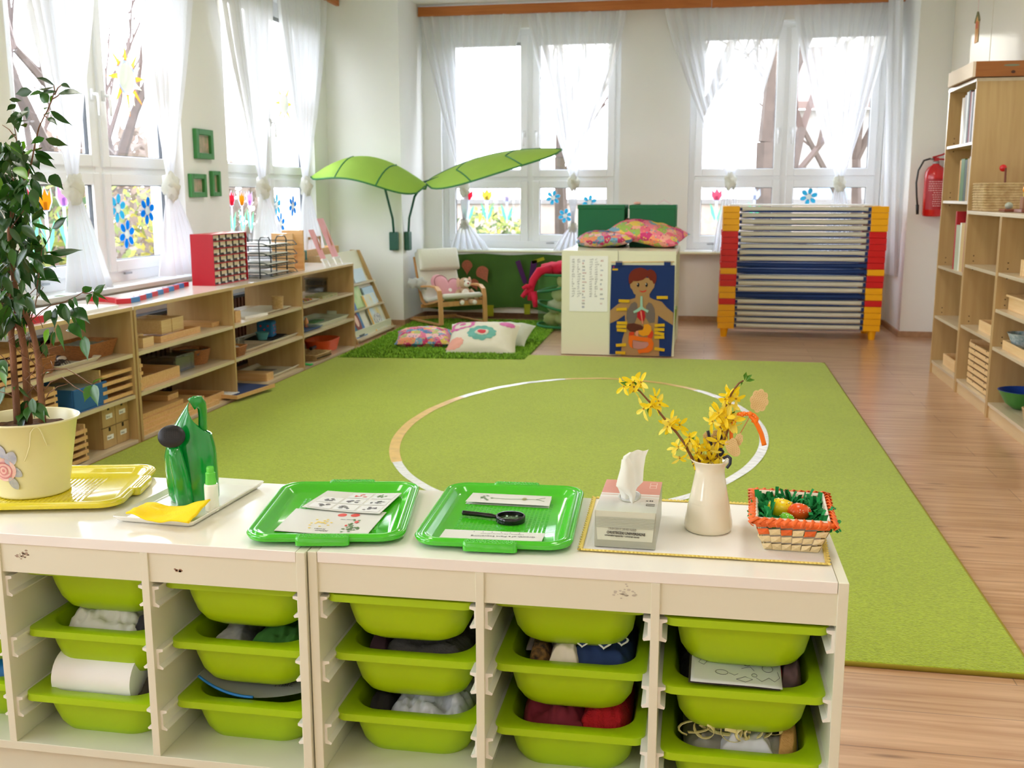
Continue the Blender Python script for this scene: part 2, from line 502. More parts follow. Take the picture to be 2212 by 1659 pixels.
for (a, b) in LW:
    M = Matrix(((0, -1, 0, XL), (1, 0, 0, a), (0, 0, 1, 0), (0, 0, 0, 1)))
    window(i, M, True); i += 1
for (a, b) in BW:
    portal('window_light_back', ((a + b) / 2, YB + 0.26, 1.74), 1.7, 2.05, (0, -1, 0))
for (a, b) in LW:
    portal('window_light_left', (XL - 0.26, (a + b) / 2, 1.74), 1.7, 2.05, (1, 0, 0))

# wide ledge above the radiators in the window recess
struct('trim_1', MB().box(PXL, YB - 0.15, 0.655, PXR, YB, 0.675), white_lam, bevel=0.004)
# radiator box front behind the green cloth, and plain front under the right window
struct('trim_2', MB().box(PXL, YB - 0.13, 0.06, -0.3, YB - 0.12, 0.655), wall_m)
# vertical slat radiator cover behind the left shelves
rad_m = wood_mat('brown_slats', (92, 48, 28), (120, 66, 40), axis=2, rough=0.5)
c = thing('radiator_cover', 'dark brown slatted wooden radiator cover behind the low shelves under the left windows', 'radiator cover', (-3.3, 6.2, 0))
s = MB()
for k in range(100):
    yy = -2.75 + k * 0.055
    s.box(0, yy, 0.03, 0.02, yy + 0.032, 0.50)
s.build('slat_panel', rad_m, c)
MB().box(-0.035, -2.8, 0.0, -0.004, 2.8, 0.5).build('back_board', mat('dark_recess', (46, 28, 20), 0.9), c)
MB().box(-0.035, -2.8, 0.5, 0.03, 2.8, 0.52).build('top_rail', mat('dark_rail', (40, 40, 42), 0.6), c)

# curtain pelmets
struct('trim_3', MB().box(PXL + 0.01, YB - 0.16, 2.893, -0.03, YB - 0.13, 2.978).box(-0.026, YB - 0.16, 2.888, PXR - 0.01, YB - 0.13, 2.978), pine)
struct('trim_4', MB().box(XL + 0.13, -2.6, 2.895, XL + 0.16, YP - 0.03, 2.98), pine_y)

# added ceiling fill lamps, out of view, brightening the room beyond the window light
fill_lamp_m = mat('fill_lamp_white', (245, 245, 245), 0.5)
def fill_lamp(x, y, power, label):
    c = thing('fill_lamp', label, 'lamp', (x, y, ZC), group='added ceiling fill lamps')
    MB().box(-0.3, -0.6, -0.06, 0.3, 0.6, 0).build('fill_lamp_housing', fill_lamp_m, c, bevel=0.01)
    d = bpy.data.lights.new('fill_lamp_light', 'AREA'); d.shape = 'RECTANGLE'; d.size = 0.52; d.size_y = 1.12; d.energy = power; d.color = (1.0, 0.96, 0.88)
    o = bpy.data.objects.new('fill_lamp_light', d); col.objects.link(o); o.parent = c; o.location = (0, 0, -0.075)
for y_, n_ in ((-1.6, 'behind the camera'), (2.3, 'above the storage units'), (6.2, 'above the far half of the carpet')):
    fill_lamp(-2.0, y_, 13, 'added unseen fill lamp %s, on the window side' % n_)
    fill_lamp(0.5, y_, 13, 'added unseen fill lamp %s, on the bookcase side' % n_)
# ================================================================== CURTAINS
sheer = sheer_mat('sheer_curtain', (236, 237, 240), through=0.13, transl=0.27)
sheer_dense = sheer_mat('gathered_curtain', (246, 245, 236), through=0.04, transl=0.5)

def curtain(label, ax, plane, top, knot, foot, zs, seed=0, knot2=None, kr=0.05):
    """ax 'x' (back wall, hangs at y=plane) or 'y' (left wall, hangs at x=plane).
    top=(a,b) extent on the rail, knot=(centre, z), foot=(a,b), zs=(ztop, zfoot)"""
    kc, kz = knot
    org = Vector((kc, plane, 0)) if ax == 'x' else Vector((plane, kc, 0))
    t = thing('sheer_curtain', label, 'curtain', org, 0, 'knotted sheer curtains')
    def pt(a, d, z):
        return Vector((a - kc, d, z)) if ax == 'x' else Vector((d, a - kc, z))
    ph = seed * 1.7
    def upper(u, v):
        z = zs[0] + (kz - zs[0]) * v
        k = v ** 1.25
        hw0 = (top[1] - top[0]) / 2; c0 = (top[0] + top[1]) / 2
        hw = hw0 + (0.028 - hw0) * k; cc = c0 + (kc - c0) * k
        a = cc + (u * 2 - 1) * hw
        amp = 0.018 + 0.02 * sin(pi * v)
        d = amp * sin(u * 62 + ph + 2.0 * sin(v * 2 + ph)) * (1 - 0.6 * v) + 0.012 * sin(u * 17 + ph * 2)
        return pt(a, d * (0.4 + 0.6 * (1 - k) + 0.3), z)
    MB().grid(upper, 110, 26).build('upper_drape', sheer, t, smooth=True)
    # knot: bulging wrapped lump
    kb = MB()
    c = pt(kc, 0, kz - 0.03)
    kb.ell(c, (kr, kr * 0.8, kr * 1.5) if ax == 'x' else (kr * 0.8, kr, kr * 1.5), 20, 14, jit=0.5, seed=seed + 3)
    kb.tube([c + pt(kc - kr * 0.8, 0.02, 0.03), c + pt(kc, -0.045 if ax == 'x' else 0.045, 0.0), c + pt(kc + kr * 0.8, 0, -0.035)], kr * 0.42, 8)
    kb.build('knot', sheer_dense, t, smooth=True)
    z2 = kz - 0.06
    def lower(u, v):
        z = z2 + (zs[1] - z2) * v
        if knot2:
            n = knot2; vk = (n - z2) / (zs[1] - z2)
            hw1 = (foot[1] - foot[0]) / 2
            hw = 0.03 + 0.012 * sin(v * 9) if v < vk else 0.035 + (hw1 - 0.035) * ((v - vk) / (1 - vk)) ** 0.8
            fc = (foot[0] + foot[1]) / 2
            cc = kc + (fc - kc) * (0 if v < vk else (v - vk) / (1 - vk))
        else:
            k = v ** 0.75
            hw = 0.035 + ((foot[1] - foot[0]) / 2 - 0.035) * k
            cc = kc + ((foot[0] + foot[1]) / 2 - kc) * k
        a = cc + (u * 2 - 1) * hw
        d = (0.02 + 0.02 * v) * sin(u * 34 + ph) * (0.5 + v * 0.7)
        return pt(a, d, z)
    MB().grid(lower, 70, 22).build('lower_drape', sheer, t, smooth=True)
    if knot2:
        MB().ell(pt(kc, 0, knot2), (0.045, 0.035, 0.05), 16, 10, jit=0.5, seed=seed + 9).build('second_knot', sheer_dense, t, smooth=True)
    return t

cyb = YB - 0.115
zt = 2.90
curtain('left sheer curtain of the left back window, partly behind the green leaf canopy', 'x', cyb, (PXL + 0.03, -1.78), (-2.36, 1.30), (-2.52, -2.10), (zt, 0.68), 1, knot2=0.93)
curtain('sheer curtain at the right of the left back window, tied above the white cabinet', 'x', cyb, (-1.74, -0.80), (-1.285, 1.36), (-1.48, -1.13), (zt, 0.68), 2, knot2=0.9)
curtain('left sheer curtain of the right back window, above the bed stack', 'x', cyb, (-0.45, 0.64), (0.195, 1.37), (0.05, 0.33), (zt, 0.68), 3)
curtain('right sheer curtain of the right back window, above the bed stack', 'x', cyb, (0.70, 1.58), (1.18, 1.34), (1.05, 1.36), (zt, 0.68), 4)
# window corner drape beside the right pier
def side(u, v):
    z = zt + (0.5 - zt) * v
    return Vector((1.60 - 0.1 * (1 - v) + 0.05 * u + 0.012 * sin(u * 20), cyb - 10.0 - 0.5 * u + 0.02 * sin(u * 33 + v), z))
o = MB().grid(lambda u, v: side(u, v) + Vector((0, 10.0, 0)), 40, 12).build('sheer_curtain', sheer, smooth=True)
tag(o, 'narrow sheer curtain hanging straight down against the white pier right of the windows', 'curtain', 'knotted sheer curtains')

cxl = XL + 0.12
def LY(x, y=395): return P(x, y, X=cxl).y
curtain('sheer curtain knotted behind the potted fig tree, left half of the near left window', 'y', cxl, (LY(34, 30), LY(214, 30)), (LY(158), 1.285), (LY(133), LY(222)), (zt, 0.70), 5, kr=0.058)
curtain('sheer curtain knotted beside the three green picture frames, right half of the near left window', 'y', cxl, (LY(284, 30), LY(424, 30)), (LY(368), 1.30), (LY(343), LY(432)), (zt, 0.71), 6, kr=0.058)
curtain('sheer curtain knotted above the black wire letter trays', 'y', cxl, (LY(466, 30), LY(588, 60)), (LY(567), 1.30), (LY(540), LY(615, 470)), (zt, 0.71), 7, kr=0.058)
curtain('sheer curtain knotted in the far left corner above the pink cards', 'y', cxl, (LY(600, 60), LY(702, 60)), (LY(660), 1.32), (LY(640), LY(694, 480)), (zt, 0.71), 8, kr=0.055)

# ================================================================== WINDOW STICKERS
def smat(c):
    m = sheer_mat('sticker_%d_%d_%d' % c, c, 0.5, 0.9)
    m.node_tree.nodes['Transparent BSDF'].inputs[0].default_value = lin(tuple(int(255 - (255 - v) * .8) for v in c))
    return m
lead = smat((170, 176, 184))
cream = smat((255, 251, 232))
def on_pane(ax, x, y):
    """point on the room side of the glass at a pixel"""
    if ax == 'x': return P(x, y, Y=YB + 0.086)
    return P(x, y, X=XL - 0.086)
def disc(mb, a, z, ra, rz, d, n=14, ax='x', rot=0.0, th=0.0015):
    pts = []
    for k in range(n):
        t = 2 * pi * k / n
        u, v = ra * cos(t), rz * sin(t)
        u, v = u * cos(rot) - v * sin(rot), u * sin(rot) + v * cos(rot)
        pts.append(Vector((a + u, 0, z + v)) if ax == 'x' else Vector((0, a + u, z + v)))
    dv = Vector((0, -th, 0)) if ax == 'x' else Vector((th, 0, 0))
    pts = [p + dv * d for p in pts]
    mb.prism(pts, dv)
def flower_sticker(ax, x, y, r, c, label):
    p = on_pane(ax, x, y)
    mb = MB()
    for k in range(6):
        t = 2 * pi * k / 6 + 0.3
        mb.mat(2); disc(mb, r * 0.62 * cos(t), r * 0.62 * sin(t), r * 0.36, r * 0.27, 0, ax=ax, rot=t)
        mb.mat(0); disc(mb, r * 0.62 * cos(t), r * 0.62 * sin(t), r * 0.31, r * 0.22, 1.01, ax=ax, rot=t)
    mb.mat(2); disc(mb, 0, 0, r * 0.36, r * 0.36, 0.5, ax=ax); mb.mat(1); disc(mb, 0, 0, r * 0.30, r * 0.30, 2.01, ax=ax)
    o = mb.build('flower_sticker', [smat(c), cream, lead], loc=p); tag(o, label, 'sticker', 'flower stickers on the window panes')
BL, CY = (60, 180, 235), (120, 220, 235)
flower_sticker('y', 254, 450, 0.095, CY, 'pale turquoise flower sticker, upper left of three on the near left window pane')
flower_sticker('y', 318, 455, 0.095, BL, 'blue flower sticker, upper right of three on the near left window pane')
flower_sticker('y', 274, 506, 0.095, BL, 'blue flower sticker, lowest of three on the near left window pane')
flower_sticker('y', 597, 443, 0.10, CY, 'pale turquoise flower sticker on the far left window pane above the letter trays')
flower_sticker('y', 632, 445, 0.095, BL, 'blue flower sticker on the far left window pane nearest the corner')
flower_sticker('y', 606, 483, 0.10, BL, 'blue flower sticker, lowest on the far left window pane')
flower_sticker('x', 1195, 427, 0.075, CY, 'turquoise flower sticker, upper left in the back window above the red toy')
flower_sticker('x', 1221, 466, 0.075, CY, 'turquoise flower sticker, lower one in the back window above the red toy')
flower_sticker('x', 1273, 437, 0.075, CY, 'turquoise flower sticker just above the left green box')
flower_sticker('x', 1747, 425, 0.085, CY, 'pale turquoise flower sticker above the stack of beds')
def sun_sticker(x, y, r, label):
    p = on_pane('y', x, y); mb = MB()
    n = 16
    for k in range(n):
        t = 2 * pi * k / n; L = r * (1.0 if k % 2 == 0 else 0.78)
        a0, a1 = t - 0.17, t + 0.17
        pts = [(0.45 * r * cos(a0), 0.45 * r * sin(a0)), (L * cos(t + 0.05), L * sin(t + 0.05)), (0.45 * r * cos(a1), 0.45 * r * sin(a1))]
        mb.mat(0 if k % 2 == 0 else 1); mb.prism([Vector((0.0003, q[0], q[1])) for q in pts], (0.0015, 0, 0))
    mb.mat(2); disc(mb, 0, 0, r * 0.47, r * 0.47, 0, n=24, ax='y'); mb.mat(1); disc(mb, 0, 0, r * 0.38, r * 0.38, 1.01, n=24, ax='y')
    o = mb.build('sun_sticker', [smat((255, 190, 104)), smat((255, 250, 226)), lead], loc=p); tag(o, label, 'sticker')
sun_sticker(273, 168, 0.235, 'orange sun sticker on the near left window')
sun_sticker(613, 224, 0.22, 'orange sun sticker on the far left window half behind the curtain')
def tulip_sticker(ax, x, y, h, c, label):
    p = on_pane(ax, x, y); mb = MB(); s = h
    def V(a, z, d): return Vector((a, -d, z)) if ax == 'x' else Vector((d, a, z))
    dv = V(0, 0, 0.0015) - V(0, 0, 0)
    mb.mat(2); mb.prism([V(-.05 * s, .1 * s, .0003), (V(.05 * s, .1 * s, .0003)), V(.03 * s, -.75 * s, .0003), V(-.03 * s, -.75 * s, .0003)], dv)
    mb.mat(2); mb.prism([V(q[0] * s * 1.25, q[1] * s * 1.15 - .01 * s, .0003) for q in ((-.14, .3), (-.16, .1), (-.08, -.03), (.08, -.03), (.16, .1), (.14, .3), (.07, .2), (0, .32), (-.07, .2))], dv)
    mb.mat(0); mb.prism([V(q[0] * s, q[1] * s, .0022) for q in ((-.14, .3), (-.16, .1), (-.08, -.03), (.08, -.03), (.16, .1), (.14, .3), (.07, .2), (0, .32), (-.07, .2))], dv)
    mb.mat(1); mb.prism([V(q[0] * s, q[1] * s, .0022) for q in ((-.04, -.7), (-.16, -.45), (-.2, -.12), (-.1, -.3), (-.02, -.6))], dv)
    mb.prism([V(q[0] * s, q[1] * s, .0022) for q in ((.04, -.7), (.16, -.5), (.2, -.2), (.1, -.35), (.02, -.6))], dv)
    o = mb.build('tulip_sticker', [smat(c), smat((150, 225, 190)), smat((205, 210, 220))], loc=p); tag(o, label, 'sticker', 'tulip stickers on the window panes')
RD, OR, PK = (245, 80, 100), (250, 180, 60), (245, 190, 235)
tulip_sticker('y', 500, 441, 0.30, RD, 'red tulip sticker on the far left window above the red drawer cabinet')
tulip_sticker('y', 522, 441, 0.30, OR, 'orange tulip sticker on the far left window, middle of three')
tulip_sticker('y', 539, 441, 0.30, PK, 'pink tulip sticker on the far left window beside the curtain')
tulip_sticker('y', 98, 450, 0.34, OR, 'orange tulip sticker on the near left window beside the fig leaves')
tulip_sticker('y', 62, 452, 0.34, RD, 'red tulip sticker on the near left window mostly behind the fig leaves')
tulip_sticker('y', 137, 440, 0.34, PK, 'pink tulip sticker on the near left window at the edge of the curtain')
tulip_sticker('x', 1052, 430, 0.30, (252, 225, 120), 'yellow tulip sticker in the back window above the armchair')
tulip_sticker('x', 1095, 432, 0.30, (250, 235, 242), 'white tulip sticker in the back window right of the yellow tulip')
tulip_sticker('x', 1011, 430, 0.30, RD, 'red tulip sticker in the back window behind the curtain knot')
tulip_sticker('x', 1548, 430, 0.30, (250, 140, 155), 'pink tulip sticker in the right back window left of the bed stack')
tulip_sticker('x', 1630, 428, 0.28, (252, 250, 250), 'white tulip sticker in the right back window above the bed stack')

# ================================================================== PICTURES ON THE LEFT PIER
green_frame = mat('green_frame', (56, 130, 62), rough=0.4)
photo_m = mat('photo_print', (120, 140, 90), rough=0.4, c2=(200, 165, 145), vscale=16, detail=4)
mount = mat('photo_mount', (240, 236, 230), 0.6)
def picture(x0, y0, x1, y1, bw, label):
    a = P(x0, y0, X=XL + 0.005); b = P(x1, y1, X=XL + 0.005)
    w = b.y - a.y; h = a.z - b.z; t = thing('framed_picture', label, 'picture', (XL, a.y, b.z), 0, 'green picture frames')
    m = MB(); d = 0.03
    m.box(0.001, 0, 0, d, bw, h).box(0.001, w - bw, 0, d, w, h).box(0.001, bw, 0, d, w - bw, bw).box(0.001, bw, h - bw, d, w - bw, h)
    m.build('frame', green_frame, t, bevel=0.004)
    MB().box(0.002, bw, bw, 0.008, w - bw, h - bw).build('mount', mount, t)
    MB().box(0.008, bw + 0.004, bw + 0.004, 0.010, w - bw - 0.004, h - bw - 0.004).build('photo', photo_m, t)
picture(416, 277, 457, 345, 0.04, 'large green frame with a small photo, uppermost of three on the left wall')
picture(406, 375, 442, 426, 0.035, 'medium green frame at the lower left of the three on the left wall')
picture(452, 369, 473, 424, 0.03, 'small narrow green frame at the lower right of the three on the left wall')

# ================================================================== OUTDOORS
struct('ground', MB().box(-60, -30, -0.95, XL - 0.4, 70, -0.9).box(XL - 0.4, YB + 0.4, -0.95, 60, 70, -0.9), mat('garden_ground', (112, 110, 100), 0.95, c2=(88, 96, 64), vscale=0.5))
bark = mat('pale_bark', (74, 62, 54), 0.9, var=0.2)
twig = mat('thin_twigs', (84, 68, 60), 0.9)
def bare_tree(x, y, h, seed, label, r0=0.16, spread=0.55, zbase=-0.9):
    t = thing('bare_tree', label, 'tree', (x, y, zbase), 0, 'bare trees outside the windows')
    rr = random.Random(seed); tr = MB(); tw = MB()
    def grow(p, d, L, r, lv):
        q = p + d * L * 0.5 + Vector((rr.uniform(-.05, .05), rr.uniform(-.05, .05), 0)) * L
        e = p + d * L
        (tr if lv < 2 else tw).tube([p, q, e], r, 5 if lv < 2 else 3, r * 0.62)
        if lv >= 5: return
        for k in range(3 if lv < 4 else 2):
            nd = (d + Vector((rr.uniform(-1, 1), rr.uniform(-1, 1), rr.uniform(-0.25, 0.7))) * spread).normalized()
            grow(e if k else q, nd, L * rr.uniform(0.6, 0.82), r * 0.55, lv + 1)
    grow(Vector((0, 0, 0)), Vector((rr.uniform(-.1, .1), rr.uniform(-.1, .1), 1)).normalized(), h * 0.34, r0, 0)
    tr.build('trunk', bark, t); tw.build('twigs', twig, t)
bare_tree(-2.3, 17.5, 8.0, 3, 'bare tree behind the left back window, leaning dark trunk', 0.15)
bare_tree(0.75, 16.5, 8.5, 5, 'bare tree with a thick trunk behind the right back window', 0.22)
bare_tree(-0.5, 21, 8.5, 11, 'bare tree farther off between the two back windows', 0.14)
bare_tree(2.6, 20, 8, 12, 'bare tree behind the right half of the right back window', 0.14)
bare_tree(-8.5, 14.5, 7.5, 21, 'bare tree beyond the far left window', 0.16)
bare_tree(-11.0, 16, 8.5, 24, 'bare tree beyond the far left window, farther left', 0.16)
bare_tree(-10, 9.5, 8.5, 31, 'bare tree beyond the near left window, behind the fig tree', 0.15)
bare_tree(-15, 15, 9, 33, 'distant bare tree beyond the near left window', 0.16)
leafm = {}
def bush(x, y, rx, rz, n, cs, seed, label, name='bush', s=0.07):
    t = thing(name, label, 'bush', (x, y, -0.9), 0, 'bushes outside the windows')
    rr = random.Random(seed); mb = MB()
    for k in range(n):
        while True:
            d = Vector((rr.uniform(-1, 1), rr.uniform(-1, 1), rr.uniform(-1, 1)))
            if 0.35 < d.length < 1: break
        p = Vector((d.x * rx, d.y * rx, rz + d.z * rz))
        a = Vector((rr.uniform(-1, 1), rr.uniform(-1, 1), rr.uniform(-1, 1))).normalized() * s * rr.uniform(.6, 1.4); b = a.orthogonal().normalized() * s * 0.5
        mb.mi = rr.randrange(len(cs)); mb.add([p - a, p + b, p + a, p - b], [(0, 1, 2, 3)])
    mb.build('leaves', [mat('bush_%d_%d_%d' % c, c, 0.8, trans=0.3) for c in cs], t)
    st = MB()
    for k in range(9):
        e = Vector((rr.uniform(-.6, .6) * rx, rr.uniform(-.6, .6) * rx, rz * rr.uniform(.8, 1.6)))
        st.tube([(e.x * .1, e.y * .1, 0), e * 0.5 + Vector((0, 0, .1)), e], 0.025, 4, 0.008)
    st.build('stems', bark, t)
G1, G2, YL, YG, TN = (56, 78, 44), (80, 96, 56), (176, 166, 70), (122, 132, 62), (112, 98, 84)
bush(-2.75, 13.2, 0.7, 1.0, 1800, [YL, YG, G2], 1, 'yellow blossoming bush behind the left back window', s=0.05)
bush(-7.2, 9.0, 1.5, 1.35, 3200, [G1, G2, YG, TN], 2, 'green and tan bush beyond the near left window pane with the blue flowers')
bush(-7.0, 6.2, 1.4, 1.25, 3200, [G1, (70, 110, 80), G2, TN], 3, 'dark green bush beyond the near left window behind the fig tree')
bush(-6.0, 7.6, 0.8, 0.85, 1500, [YL, G2, YG], 4, 'yellow flowering shrub beyond the near left window', s=0.05)
bush(-7.4, 12.4, 1.1, 1.15, 2200, [YG, TN, YL, (130, 112, 100)], 5, 'yellow green bush beyond the far left window')
bush(-14, 13, 3.0, 1.9, 3000, [TN, G2, (98, 100, 86)], 6, 'distant hazy hedge tree beyond the near left window', s=0.16)
bush(-12, 20, 3.2, 1.7, 2600, [TN, (124, 108, 96)], 7, 'distant tan hedge beyond the far left window', s=0.16)
for k in range(3):  # added evergreens, out of view, keep low sun off the carpet and cabinets
    bush(-16.5 + k * .85, 47.5 + k * 2.4, 1.25, 4.6, 2600, [(84, 104, 70), (100, 120, 84)], 60 + k, 'added unseen evergreen blocking the sun beyond the left corner of the room', 'sun_block_evergreen', s=.34)
# picket fence
fm = mat('fence_grey', (112, 110, 106), 0.8)
for nm, A, B, lab in (('left', Vector((-9.2, 3, -0.9)), Vector((-9.2, 22, -0.9)), 'pale picket fence outside the left windows'),):
    t = thing('picket_fence', lab, 'fence', A)
    mb = MB(); n = int((B - A).length / 0.22)
    for k in range(n): mb.box(-.02, k * .22, 0, .02, k * .22 + .09, 1.5)
    mb.build('pickets', fm, t); MB().box(-.05, 0, .35, -.02, n * .22, .43).box(-.05, 0, 1.15, -.02, n * .22, 1.23).build('rails', fm, t)
# low wall and pale houses
t = thing('garden_wall', 'pale garden wall behind the back windows', 'wall', (0, 23, -0.9))
MB().box(-9, 0, 0, 9, .25, 1.9).build('masonry', mat('garden_wall', (150, 136, 124), .9, var=.08, vscale=3), t)
MB().box(-9, -.05, 1.9, 9, .3, 2.0).build('coping', mat('coping', (118, 114, 110), .9), t)
def house(x, y, w, d, h, label, cc=(150, 146, 140), rc=(110, 92, 84)):
    t = thing('house', label, 'building', (x, y, -0.9))
    MB().box(-w / 2, 0, 0, w / 2, d, h).build('house_wall', mat('house_%d' % cc[0], cc, .9), t)
    MB().prism([(-w / 2 - .4, -.4, h), (w / 2 + .4, -.4, h), (w / 2 + .4, d / 2, h + 2), (-w / 2 - .4, d / 2, h + 2)], (0, 0, .2)).build('roof', mat('roof_%d' % rc[0], rc, .9), t)
    k = 0
    xx = -w / 2 + 1
    while xx < w / 2 - 1.2:
        for zz in (1.0, 3.6):
            if zz + 1.4 < h: MB().box(xx, -.06, zz, xx + 1.1, 0.02, zz + 1.4).build('house_window', mat('dark_pane', (120, 135, 150), .2), t)
        xx += 2.4
house(8.5, 31, 13, 8, 4.4, 'pale two storey house behind the right back window')
# ================================================================== LOW SHELVES UNDER THE LEFT WINDOWS
XS, XB, ZS = -2.755, -3.175, 0.685
S1, S2, S0 = 0.455, 0.250, 0.024
th = 0.018
def low_shelf(y0, y1, nb, label):
    t = thing('low_bookshelf', label, 'bookshelf', (XS, y0, 0), 0, 'low birch shelves under the left windows')
    L = y1 - y0
    MB().box(XB - XS, 0, ZS - th, 0, L, ZS).build('top', white_top, t, bevel=0.0015)
    MB().box(-0.0015, 0, ZS - th, 0.002, L, ZS - 0.001).build('front_edge', birch_y, t)
    w = (L - th) / nb
    for k in range(nb + 1):
        yy = k * w
        MB().box(XB - XS, yy, 0, 0, yy + th, ZS - th).build('side_panel' if k in (0, nb) else 'divider', birch, t)
    for k in range(nb):
        for z in (S1, S2, S0):
            MB().box(XB - XS, k * w + th, z - th, -0.002, (k + 1) * w, z).build('shelf_board', birch_s, t)
    return t
white_top = mat('pale_shelf_top', (226, 218, 204), rough=0.16, spec=0.6)
birch_s = wood_mat('birch_shelf_top', (202, 184, 154), (214, 198, 170), axis=1, scale=0.8, rough=0.25, spec=0.55)
low_shelf(4.69, 7.965, 3, 'long low birch shelf with three bays ending beside the picture book rack')
low_shelf(1.40, 4.675, 3, 'long low birch shelf behind the fig tree, nearer to the camera')

wood_end = wood_mat('wood_box_inside', (160, 116, 70), (176, 132, 84), axis=1, scale=2, rough=0.6)
def open_box(mb, x0, y0, z0, x1, y1, z1, w=0.008, inner=None):
    mb.box(x0, y0, z0, x1, y1, z0 + w)
    mb.box(x0, y0, z0 + w, x0 + w, y1, z1).box(x1 - w, y0, z0 + w, x1, y1, z1).box(x0 + w, y0, z0 + w, x1 - w, y0 + w, z1).box(x0 + w, y1 - w, z0 + w, x1 - w, y1, z1)
    return mb
def lbox(name, label, cat, xa, xb, yb, z, h, dep, m, X=-2.80, opened=True, lid=False, group=None, w=0.008, bevel=0.002):
    """box on a left shelf; xa..xb pixel span of the face towards the room"""
    ya = P(xa, yb, X=X).y; yb2 = P(xb, yb, X=X).y
    t = thing(name, label, cat, (X, ya, z), 0, group); L = yb2 - ya
    m1 = MB()
    if opened: open_box(m1, -dep, 0, 0, 0, L, h, w)
    else: m1.box(-dep, 0, 0, 0, L, h)
    m1.build('body', m, t, bevel=bevel)
    if lid: MB().box(-dep - .006, -.006, h, .006, L + .006, h + .012).build('lid', lid, t, bevel=0.003)
    return t, L
def ltray(name, label, cat, xa, xb, yb, z, dep, m, X=-2.79, h=0.022, group=None):
    ya = P(xa, yb, X=X).y; yb2 = P(xb, yb, X=X).y; L = yb2 - ya
    t = thing(name, label, cat, (X - dep / 2, (ya + yb2) / 2, z), 0, group)
    hx, hy = dep / 2, L / 2
    rs = [rrect(0, 0, 0, hx - .02, hy - .02, .02), rrect(0, 0, h * .8, hx - .004, hy - .004, .025), rrect(0, 0, h, hx, hy, .025), rrect(0, 0, h, hx - .012, hy - .012, .02), rrect(0, 0, .004, hx - .028, hy - .028, .02)]
    MB().loft(rs).build('tray_body', m, t, smooth=True, angle=40)
    return t, L
def basket_mb(mb, hx, hy, h, flare=1.25, r=0.02, n=9, z0=0.0, wv=0.0025):
    rings = []
    N = 10
    for i in range(n * 3 + 1):
        v = i / (n * 3)
        k = 1 + (flare - 1) * v
        o = wv * (1 if (i % 2) else -0.4)
        rings.append([p for p in rrect(0, 0, z0 + h * v, hx * k + o, hy * k + o, r * k)])
    top = 1 + (flare - 1)
    rings.append(rrect(0, 0, z0 + h + .003, hx * top, hy * top, r * top))
    rings.append(rrect(0, 0, z0 + h, hx * top - .006, hy * top - .006, r * top))
    rings.append(rrect(0, 0, z0 + .006, hx - .006, hy - .006, r))
    return mb.loft(rings)
wicker = mat('wicker_brown', (186, 126, 70), 0.7, c2=(150, 96, 52), vscale=60, stretch=(1, 1, 3), bump=0.3, bscale=120)
wicker_l = mat('wicker_light', (214, 186, 136), 0.7, c2=(180, 146, 96), vscale=50, stretch=(1, 1, 4), bump=0.3, bscale=110)
def basket(label, x, y, z, hx, hy, h, m=None, group=None, fill=None, fn='contents', flare=1.25, rnd=False):
    t = thing('basket', label, 'basket', (x, y, z), 0, group)
    basket_mb(MB(), hx, hy, h, flare, hx * .95 if rnd else 0.02).build('wicker_body', m or wicker, t, smooth=True, angle=50)
    if fill is not None:
        MB().grid(lambda u, v: Vector(((u * 2 - 1) * hx * 1.05, (v * 2 - 1) * hy * 1.05, h * .82 + .012 * noise.noise(Vector((u * 6, v * 6, x * 9))))), 12, 12).build(fn, fill, t, smooth=True)
    return t
grey_stone = mat('grey_beads', (120, 132, 128), 0.5, var=.3, vscale=60)
paper = mat('white_paper', (244, 244, 240), 0.6)
# --- top of shelf, near: red and blue number rods in a row, red long rods
red_m = mat('red_paint', (196, 26, 44), 0.3); blue_m = mat('blue_paint', (34, 112, 176), 0.3)
rodw = 0.026
pa = P(282, 655, Z=ZS); pb = P(402, 618, Z=ZS)
for k in range(10):
    p0 = pa.lerp(pb, k / 10); p1 = pa.lerp(pb, (k + 1) / 10)
    o = MB().box(-rodw * .9, 0, 0, 0, (p1.y - p0.y) * 0.97, rodw).build('number_rod', red_m if k % 2 else blue_m, loc=(p0.x, p0.y, ZS), bevel=0.001)
    nth = ('first', 'second', 'third', 'fourth', 'fifth', 'sixth', 'seventh', 'eighth', 'ninth', 'tenth')[k]
    tag(o, '%s wooden counting block, %s from the near end of the row on the low shelf' % ('red' if k % 2 else 'blue', nth), 'block', 'red and blue counting blocks')
q0 = P(282, 655, Z=ZS)
for k, (xa, ya, xb, yb) in enumerate(((190, 650, 232, 652), (232, 652, 262, 656), (250, 657, 282, 655))):
    a = P(xa, ya, Z=ZS); b = P(xb, yb, Z=ZS)
    d = (b - a); L = d.length; ang = math.atan2(d.y, d.x)
    o = MB().box(0, -.012, 0, L, .012, .026).build('number_rod', red_m, loc=a, bevel=0.001); o.rotation_euler = (0, 0, ang)
    tag(o, ('long red wooden rod farthest left, half behind the fig leaves', 'middle red wooden rod on the near shelf top', 'short red wooden rod touching the blue block')[k], 'block')
o = MB().box(-.34, 0, 0, -.05, .62, .012).build('white_board', paper, loc=(XS, 4.02, ZS)); tag(o, 'flat white board lying on the shelf behind the fig tree', 'board')
o = MB().box(-.12, 0, 0, -.0, .5, .03).build('number_rod', red_m, loc=(XS - .04, 3.55, ZS)); tag(o, 'bright red flat box on the shelf top at the left edge behind the fig trunk', 'box')
